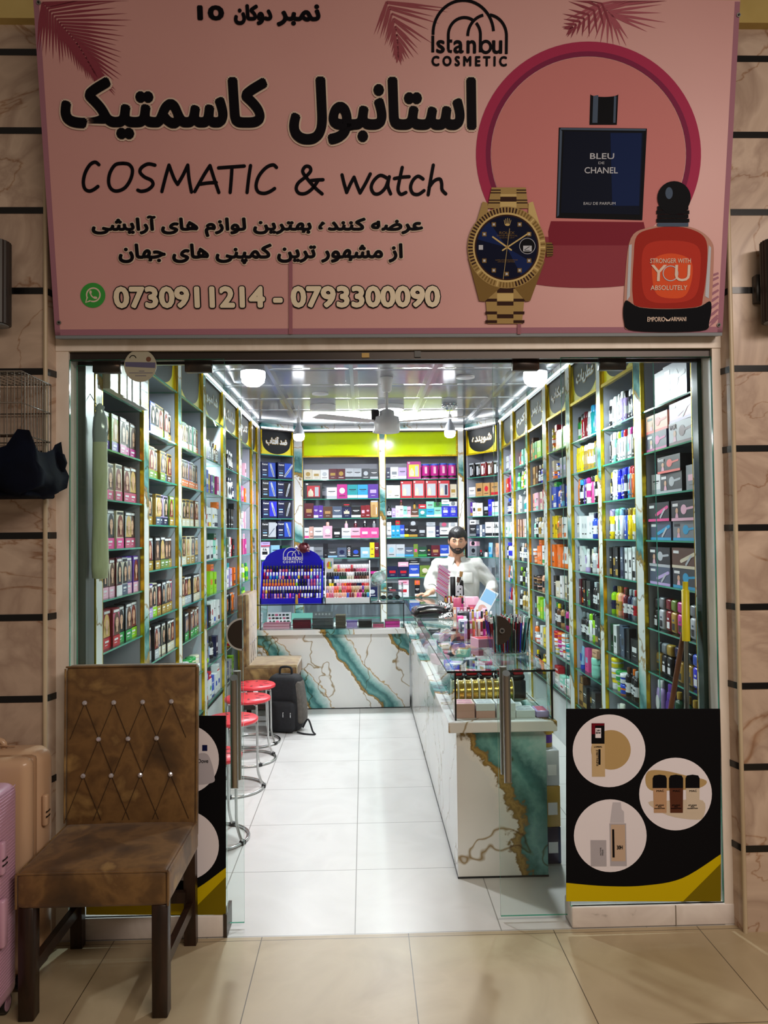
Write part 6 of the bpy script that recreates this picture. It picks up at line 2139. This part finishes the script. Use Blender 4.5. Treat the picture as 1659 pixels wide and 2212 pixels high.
t = thing('plastic_sleeve', 'long pale green plastic sleeve hanging at the first cabinet of the left wall', 'plastic roll', (-1.078, .20, 1.378))
M_SLV = mottled('pale_green_film', [(.3, '#d0d5b0'), (.5, '#e6e9cc'), (.7, '#dadfbc')], 7, .22, 4, .6, stretch=(4, 4, .5))
m = MB().lathe([(.018, .0), (.032, .004), (.036, .05), (.034, .14), (.030, .25), (.031, .45), (.030, .56)], M_SLV, 16, sy=.6, sx=1)
m.T = None
m.make('packed_roll', t)
M_SLV.node_tree.nodes['Principled BSDF'].inputs['Subsurface Weight'].default_value = .9
M_SLV.node_tree.nodes['Principled BSDF'].inputs['Subsurface Radius'].default_value = (.08, .08, .06)
M_CLR = mat('silvery_film', '#b4bcc0', .1, coat=.6)
MB().lathe([(.030, .56), (.032, .60), (.028, .66), (.016, .69), (.02, .705), (.006, .72)], M_CLR, 10, sy=.6).make('gathered_top', t)
MB().tube([(-.005, .0, .70), (-.04, 0, .76)], .002, M_CLR, 5).tube([(-.04, 0, .76), (-.078, -.01, .775)], .002, M_CLR, 5).make('hanging_cord', t)

# ---------------------------------------------------------------- ceiling: bulbs, lamps, fan


def point(loc, power, r=.05):
    l = bpy.data.lights.new('bulb_glow', 'AREA')
    l.shape = 'DISK'
    l.energy, l.color, l.size = power, COOL, 2*r
    o = bpy.data.objects.new('bulb_glow', l)
    COL.objects.link(o)
    o.location = loc


def bulb(label, x, y, z, r, power, rosette=False):
    """z = underside of the bulb"""
    t = thing('hanging_bulb', label, 'light bulb', (x, y, z), 0, 'LED bulbs under the ceiling')
    top = 2.76-z
    MB().lathe([(.0001, 0), (r*.55, .004), (r*.9, r*.35), (r, r*.8), (r*.98, r*1.2)], M_BULB, 24).make('glowing_dome', t)
    MB().lathe([(r*.99, r*1.2), (r*.9, r*1.8), (r*.62, r*2.5), (r*.36, r*2.9), (r*.3, r*3.3)], mat('bulb_housing', '#aeb2ba', .35), 24).make('housing', t)
    MB().lathe([(r*.34, r*3.3), (r*.38, r*3.9), (r*.25, r*4.2)], M_WHITE, 14).make('socket', t)
    MB().cyl((0, 0, r*4.2), (0, 0, top-.004), .004, M_WHITE, 8).make('cord', t)
    if rosette:
        m = MB()
        for k in range(10):
            a = 2*pi*k/10
            m.ball((.055*math.cos(a), .055*math.sin(a), top-.022), .022, M_CHROME, 8)
        m.lathe([(.03, top-.06), (.06, top-.02), (.07, top-.003)], M_CHROME, 16)
        m.make('rosette', t)
    point((x, y, z-.004), power, r*.8)


bulb('large glowing LED bulb near the entrance above the stools', -.635, 1.5, 2.415, .072, 30)
bulb('large glowing LED bulb near the entrance above the long counter', 1.02, 1.5, 2.405, .070, 30)
bulb('small LED bulb hanging before the lime panel by the shaver corner', -.595, 4.2, 2.42, .053, 22)
bulb('small LED bulb hanging under a crystal rosette by the fan blade', .82, 4.2, 2.44, .053, 22, True)


def round_lamp(label, x, y, r, h, lit):
    t = thing('ceiling_lamp', label, 'ceiling lamp', (x, y, 2.76))
    MB().lathe([(r, -h), (r, -.001)], M_WHITE, 32).make('housing', t)
    MB().lathe([(.0001, -h-.006), (r*.6, -h-.005), (r*.94, -h-.001)], M_BULB if lit else mat('opal_cover', '#d8d9e0', .3), 32).make('diffuser', t)
    if lit:
        point((x, y, 2.76-h-.012), 42, .1)


round_lamp('lit round ceiling lamp behind the fan', .27, 4.25, .125, .045, True)
round_lamp('unlit round ceiling lamp left of the fan', -.37, 4.22, .12, .05, False)
round_lamp('small flush downlight over the long counter', .80, 2.93, .072, .012, False)
round_lamp('small flush downlight near the unlit lamp', -.36, 3.6, .07, .012, False)

t = thing('ceiling_fan', 'white three-blade ceiling fan in the middle of the shop', 'fan', (.19, 2.95, 2.76))
M_FAN = mat('fan_white', '#d9d9d6', .3)
MB().lathe([(.05, -.001), (.052, -.012), (.042, -.05), (.038, -.10), (.028, -.115)], M_FAN, 20).make('canopy', t)
MB().cyl((0, 0, -.11), (0, 0, -.27), .012, M_FAN).make('down_rod', t)
MB().lathe([(.03, -.25), (.055, -.262), (.058, -.30), (.092, -.31), (.096, -.345), (.10, -.352), (.10, -.415), (.092, -.43), (.06, -.435), (.0001, -.436)], M_FAN, 36).make('motor', t)
for k in range(3):
    a = math.radians((90, 210, 330)[k]+4)
    m = MB()
    m.T = Matrix.Rotation(a, 4, 'Z') @ Matrix.Translation((0, 0, -.352)) @ Matrix.Rotation(.10, 4, 'X')
    m.box(.08, .17, -.012, .012, -.003, .003, M_FAN)
    m.prism([(.15, -.035), (.30, -.055), (.60, -.062), (.64, -.05), (.64, .05), (.60, .062), (.30, .055), (.15, .035)], -.003, .003, M_FAN, 'z')
    m.make('blade', t)
m = MB().rbox(-.115, -.06, -.03, .03, -.335, -.25, .015, M_BLACK, 2)
for k in range(6):
    m.box(-.12, -.10, -.026+.009*k, -.022+.009*k, -.33, -.25, M_BLACK)
m.make('capacitor_cover', t)

# ---------------------------------------------------------------- the shopkeeper
M_SKIN = mottled('skin', [(.35, '#c08a6c'), (.65, '#cf9d80')], 18, .5, 3)
M_HAIR = mat('black_hair', '#0b090a', .45)
M_BEARD = mottled('beard', [(.4, '#1c1411'), (.6, '#3a2a22')], 90, .7)
M_SHIRT = mottled('white_shirt', [(.35, '#c6c6c0'), (.65, '#d2d2cc')], 6, .7, 4, bump=.12)
HC = Vector((.925, 4.58, 1.466))
HM = Matrix.Translation(HC) @ Matrix.Rotation(-.12, 4, 'Z') @ Matrix.Rotation(.20, 4, 'X')


def G(x, s):
    return math.exp(-(x/s)**2)


def head(a, e, off=0.0):
    """surface of the head: a = azimuth from the front, e = elevation"""
    rx, ry, rz = .083+off, .098+off, .126+off
    x, y, z = rx*math.sin(a)*math.cos(e), -ry*math.cos(a)*math.cos(e), rz*math.sin(e)
    k = max(0, -z)/.126
    x *= 1-.16*k*k
    fr = max(0, math.cos(a)*math.cos(e))
    if z < 0:
        y *= 1-.10*k*(1 if y > 0 else 0)
    y -= fr*(.010*G(z+.105, .035)*G(x, .035)+.026*G(x, .013)*G(z+.022, .022)+.014*G(x, .009)*G(z-.006, .03)+.006*G(z-.034, .012)*G(abs(x)-.03, .03)+.007*G(x, .028)*G(z+.064, .012))
    y += fr*(.012*G(abs(x)-.032, .014)*G(z-.012, .012))
    x += math.copysign(.006*G(z+.03, .03)*G(abs(a)-1.0, .4), x)
    return Vector((x, y, z))


def patch(mb, a0, a1, e0, e1, na, ne, m, off, lim=None, xf=HM):
    """a patch of the head surface lifted by off; lim(a) may give the lower and upper elevation"""
    vs, fs = [], []
    for i in range(na+1):
        a = a0+(a1-a0)*i/na
        lo, hi = lim(a) if lim else (e0, e1)
        for j in range(ne+1):
            vs.append(xf @ head(a, lo+(hi-lo)*j/ne, off(j/ne) if callable(off) else off))
    for i in range(na):
        for j in range(ne):
            p = i*(ne+1)+j
            fs.append((p, p+ne+1, p+ne+2, p+1))
    mb.add(vs, fs, m, True)
    return mb


def remesh(mb, name, voxel, smooth, m, parent=None):
    o = mb.make(name, parent)
    r = o.modifiers.new('r', 'REMESH')
    r.mode = 'VOXEL'
    r.voxel_size = voxel
    r.use_smooth_shade = True
    s = o.modifiers.new('s', 'SMOOTH')
    s.iterations, s.factor = smooth, .5
    dg = bpy.context.evaluated_depsgraph_get()
    dg.update()
    me = bpy.data.meshes.new_from_object(o.evaluated_get(dg))
    o.modifiers.clear()
    o.data = me
    me.materials.clear()
    me.materials.append(m)
    me.polygons.foreach_set('use_smooth', [True]*len(me.polygons))
    return o


def limb(mb, pts, rad, m, n=12):
    mb.tube(pts, rad, m, n)
    for p, r in zip(pts, rad):
        mb.ball(p, r*.99, m, n)


b = MB()
b.add(*(lambda na, ne: ([HM @ head(2*pi*i/na, -pi/2+pi*(j+.5)/ne) for j in range(ne) for i in range(na)],
      [(j*na+i, j*na+(i+1) % na, (j+1)*na+(i+1) % na, (j+1)*na+i) for j in range(ne-1) for i in range(na)]+[tuple(range(na-1, -1, -1)), tuple(range((ne-1)*na, ne*na))]))(64, 48), M_SKIN)
for s in (-1, 1):
    c = HM @ Vector((s*.086, .012, -.004))
    b.ball(c, .02, M_SKIN, 12, sx=.45, sz=1.5)
limb(b, [(.915, 4.62, 1.42), (.92, 4.64, 1.33), (.925, 4.65, 1.27)], [.066, .072, .085], M_SKIN)
b.lathe([(.10, .80), (.165, .86), (.19, .95), (.195, 1.05), (.19, 1.15), (.175, 1.22), (.12, 1.28), (.06, 1.31)], M_SKIN, 24, (.93, 4.66, 0), sy=.70)
RA = [(.745, 4.65, 1.225), (.655, 4.66, 1.06), (.655, 4.44, .985)]
LA = [(1.115, 4.65, 1.225), (1.275, 4.66, 1.02), (1.225, 4.44, .975)]
for A in (RA, LA):
    A = [Vector(p) for p in A]
    limb(b, [A[0], A[0].lerp(A[1], .5), A[1]], [.066, .056, .046], M_SKIN)
    limb(b, [A[1], A[1].lerp(A[2], .35), A[2]], [.046, .043, .029], M_SKIN)
# right hand flat on the glass, fingers towards the nail polish stands
Wp = Vector(RA[2])
palm = Vector((.585, 4.415, .956))
limb(b, [Wp, Wp.lerp(palm, .6)+Vector((0, 0, .004)), palm], [.029, .027, .021], M_SKIN)
for k, (dy, ln) in enumerate(((-.034, .074), (-.011, .084), (.012, .078), (.033, .060))):
    r0 = Vector((.575+abs(k-1.3)*.006, 4.413+dy, .957))
    limb(b, [palm+Vector((.02, dy*.6, .002)), r0], [.019, .0125], M_SKIN, 9)
    limb(b, [r0, r0+Vector((-ln*.45, dy*.10, .010)), r0+Vector((-ln*.8, dy*.18, -.002)), r0+Vector((-ln, dy*.22, -.012))], [.0115, .0105, .0095, .0085], M_SKIN, 9)
limb(b, [Wp+Vector((-.02, -.015, -.004)), (.605, 4.372, .955), (.575, 4.350, .951), (.555, 4.345, .947)], [.018, .0135, .0115, .0095], M_SKIN, 9)
# left hand, loosely closed
Wl = Vector(LA[2])
pl2 = Wl+Vector((-.03, -.075, -.012))
limb(b, [Wl, pl2], [.029, .026], M_SKIN)
for k in range(4):
    r0 = pl2+Vector((-.032+.021*k, -.018, -.002-.003*abs(k-1)))
    limb(b, [pl2+Vector((-.02+.013*k, .01, 0)), r0], [.018, .012], M_SKIN, 9)
    limb(b, [r0, r0+Vector((-.004, -.032, -.010)), r0+Vector((-.004, -.036, -.036)), r0+Vector((-.002, -.014, -.048))], [.0115, .0105, .0095, .0085], M_SKIN, 9)
limb(b, [Wl+Vector((-.024, -.02, 0)), pl2+Vector((-.05, .006, -.012)), pl2+Vector((-.056, -.026, -.024)), pl2+Vector((-.046, -.046, -.03))], [.018, .0135, .011, .0095], M_SKIN, 9)
# legs and feet behind the counter
for s in (-1, 1):
    x = .93+s*.10
    limb(b, [(x, 4.66, .84), (x+s*.01, 4.64, .46), (x+s*.01, 4.67, .09)], [.095, .062, .042], M_SKIN)
    limb(b, [(x+s*.01, 4.68, .045), (x+s*.02, 4.55, .030)], [.043, .032], M_SKIN)
man = remesh(b, 'person', .0048, 2, M_SKIN)
tag(man, 'bearded shopkeeper in a white shirt standing behind the counter, one hand on the glass', 'person')
# hair


def rough(mb, k, sc):
    for i, p in enumerate(mb.v):
        q = Vector(p)
        n = (q-HC).normalized()
        mb.v[i] = tuple(q+n*k*(math.sin(q.x*sc+q.z*sc*.3)*math.sin(q.y*sc*.9+q.x*sc*.5)+.6*math.sin(q.x*sc*2.3+1)*math.sin(q.z*sc*2.1+q.y*sc)))


def hairline(a):
    b = abs(a)
    for (p, u), (q, v) in zip(((0, .40), (.35, .42), (.75, .46), (1.0, .36), (1.12, .22), (1.25, .0), (1.42, -.02), (1.5, .16), (1.75, .10), (1.95, -.30), (3.2, -.55)), ((.35, .42), (.75, .46), (1.0, .36), (1.12, .22), (1.25, .0), (1.42, -.02), (1.5, .16), (1.75, .10), (1.95, -.30), (3.2, -.55))):
        if p <= b <= q:
            return (u+(v-u)*(b-p)/(q-p)+.012*math.sin(a*31), pi/2)
    return (.4, pi/2)


m = MB()
patch(m, -pi, pi, 0, 0, 96, 20, M_HAIR, lambda t: .004+.018*min(1, t*2.6), hairline)
rough(m, .0022, 210)
m.make('hair', man)
m = MB()
patch(m, -1.48, 1.48, 0, 0, 56, 14, M_BEARD, lambda t: .006*math.sin(pi*min(1, t*.9+.1))**.7+.0008, lambda a: (-1.30, (-.60 if abs(a) < .20 else -.60+.10*min(1, (abs(a)-.20)/.2))+.50*max(0, (abs(a)-.45)/1.03)**1.5))
rough(m, .0010, 300)
patch(m, -.42, .42, 0, 0, 18, 5, M_BEARD, lambda t: .0045*math.sin(pi*(.12+.76*t)), lambda a: (-.47-.10*abs(a)-.14*max(0, abs(a)-.3), -.36-.13*abs(a)))
for s in (-1, 1):
    patch(m, s*.27, s*.45, 0, 0, 5, 7, M_BEARD, .0028, lambda a: (-.70, -.42))
m.make('beard', man)
m = MB()
patch(m, -.24, .24, 0, 0, 12, 4, mat('lips', '#9c5a50', .45), .0016, lambda a: (-.565+.05*abs(a)/.24, -.475-.03*abs(a)/.24))
m.make('lips', man)
for s in (-1, 1):
    m = MB()
    patch(m, s*.18, s*.62, 0, 0, 10, 2, M_HAIR, .003, lambda a: (.235+.06*math.sin((abs(a)-.18)/.44*pi), .295+.07*math.sin((abs(a)-.18)/.44*pi)))
    m.make('eyebrow', man)
    m = MB()
    patch(m, s*.24, s*.52, 0, 0, 10, 2, mat('eye_white', '#cfc6bd', .3), .0012, lambda a: (.03, .085+.02*math.sin((abs(a)-.24)/.28*pi)))
    patch(m, s*.34, s*.43, 0, 0, 4, 2, M_HAIR, .0018, lambda a: (.032, .085))
    patch(m, s*.22, s*.54, 0, 0, 10, 1, M_HAIR, .0024, lambda a: (.083+.02*math.sin((abs(a)-.22)/.32*pi), .105+.02*math.sin((abs(a)-.22)/.32*pi)))
    m.make('eye', man)
# shirt
b = MB()
b.lathe([(.12, .74), (.20, .78), (.213, .9), (.219, 1.0), (.216, 1.10), (.205, 1.18), (.168, 1.25), (.10, 1.295), (.066, 1.31)], M_SHIRT, 28, (.93, 4.66, 0), sy=.72)
for A, f in ((RA, .72), (LA, .80)):
    A = [Vector(p) for p in A]
    limb(b, [Vector((.93, 4.66, 1.225)).lerp(A[0], .6), A[0], A[0].lerp(A[1], .5), A[1]], [.075, .084, .074, .066], M_SHIRT)
    limb(b, [A[1], A[1].lerp(A[2], f)], [.066, .056], M_SHIRT)
sh = remesh(b, 'shirt', .0055, 8, M_SHIRT, man)
me = sh.data
bm = bmesh.new()
bm.from_mesh(me)
kill = [f for f in bm.faces if (lambda c: (c.z > 1.215 and c.y < 4.64 and abs(c.x-.918) < .062*(c.z-1.215)/.085) or c.z > 1.302)(f.calc_center_median())]
bmesh.ops.delete(bm, geom=kill, context='FACES')
for _ in range(4):                                     # even out the cut edges
    nb = {v: [e.other_vert(v).co.copy() for e in v.link_edges if e.is_boundary] for v in bm.verts if v.is_boundary}
    for v, q in nb.items():
        if len(q) == 2:
            v.co = v.co*.5+(q[0]+q[1])*.25
for v in bm.verts:                                     # folds in the cloth
    n = v.normal
    q = v.co
    v.co = q+n*(.004*math.sin(q.x*38+q.z*22)*math.sin(q.z*31+1)+.003*math.sin(q.z*70+q.x*20)*(1 if abs(q.x-.93) > .2 else .3))
bm.to_mesh(me)
bm.free()
m = MB()
for s in (-1, 1):                                      # collar: a band round the neck and two points
    A = []
    for k in range(9):
        a = pi*k/8
        A.append(Vector((.92+s*.083*math.sin(a), 4.645+.085*math.cos(a)*1.0, 1.305+.030*(1+math.cos(a))/2)))
    B = [p+Vector((s*.022*math.sin(pi*k/8), .020*math.cos(pi*k/8)-.004, -.040-.016*k/8)) for k, p in enumerate(A)]
    A[-1] = Vector((.918+s*.030, 4.552, 1.284))
    B[-1] = Vector((.918+s*.062, 4.540, 1.222))
    m.add(A+B, [(k, 9+k, 10+k, k+1) for k in range(8)], M_SHIRT, True)
    C = [p+Vector((0, -.003, .004)) for p in A]
    m.add(A+C, [(k, 9+k, 10+k, k+1) for k in range(8)], M_SHIRT, True)
m.make('collar', sh)
m = MB().rbox(.906, .930, 4.488, 4.512, .80, 1.215, .004, M_SHIRT, 2, fn=lambda c: Vector((c.x, c.y+.016*max(0, (c.z-1.08)/.13)**2+(.018 if c.z > 1.2 else 0), c.z)))
for k in range(4):
    m.ball((.918, 4.492, 1.16-.09*k), .006, P('silver'), 8, sy=.5)
m.make('button_placket', sh)
m = MB().rbox(.965, 1.06, 4.497, 4.512, 1.055, 1.16, .004, M_SHIRT, 2, fn=lambda c: Vector((c.x, c.y+.012*((c.x-.965)/.095)**2+.010*max(0, (c.z-1.08)/.08), c.z)))
m.make('chest_pocket', sh)
for A, f in ((RA, .72), (LA, .80)):
    A = [Vector(p) for p in A]
    MB().tube([A[1].lerp(A[2], f-.16), A[1].lerp(A[2], f+.03)], [.062, .058], M_SHIRT, 18).make('cuff', sh)
b = MB()
b.lathe([(.12, .90), (.202, .86), (.205, .80), (.12, .74)], mat('pale_trousers', '#c9c6bd', .7), 24, (.93, 4.66, 0), sy=.72)
for s in (-1, 1):
    x = .93+s*.10
    limb(b, [(x, 4.66, .82), (x+s*.01, 4.64, .46), (x+s*.01, 4.67, .10)], [.11, .09, .075], MATS['pale_trousers'])
remesh(b, 'trousers', .01, 2, MATS['pale_trousers'], man)
m = MB()
for s in (-1, 1):
    m.rbox(.93+s*.115-.05, .93+s*.115+.05, 4.49, 4.74, .001, .035, .015, M_BLACK, 2).rbox(.93+s*.115-.048, .93+s*.115+.048, 4.49, 4.58, .03, .07, .012, M_BLACK, 2)
    m.make('sandal', man)
    m = MB()
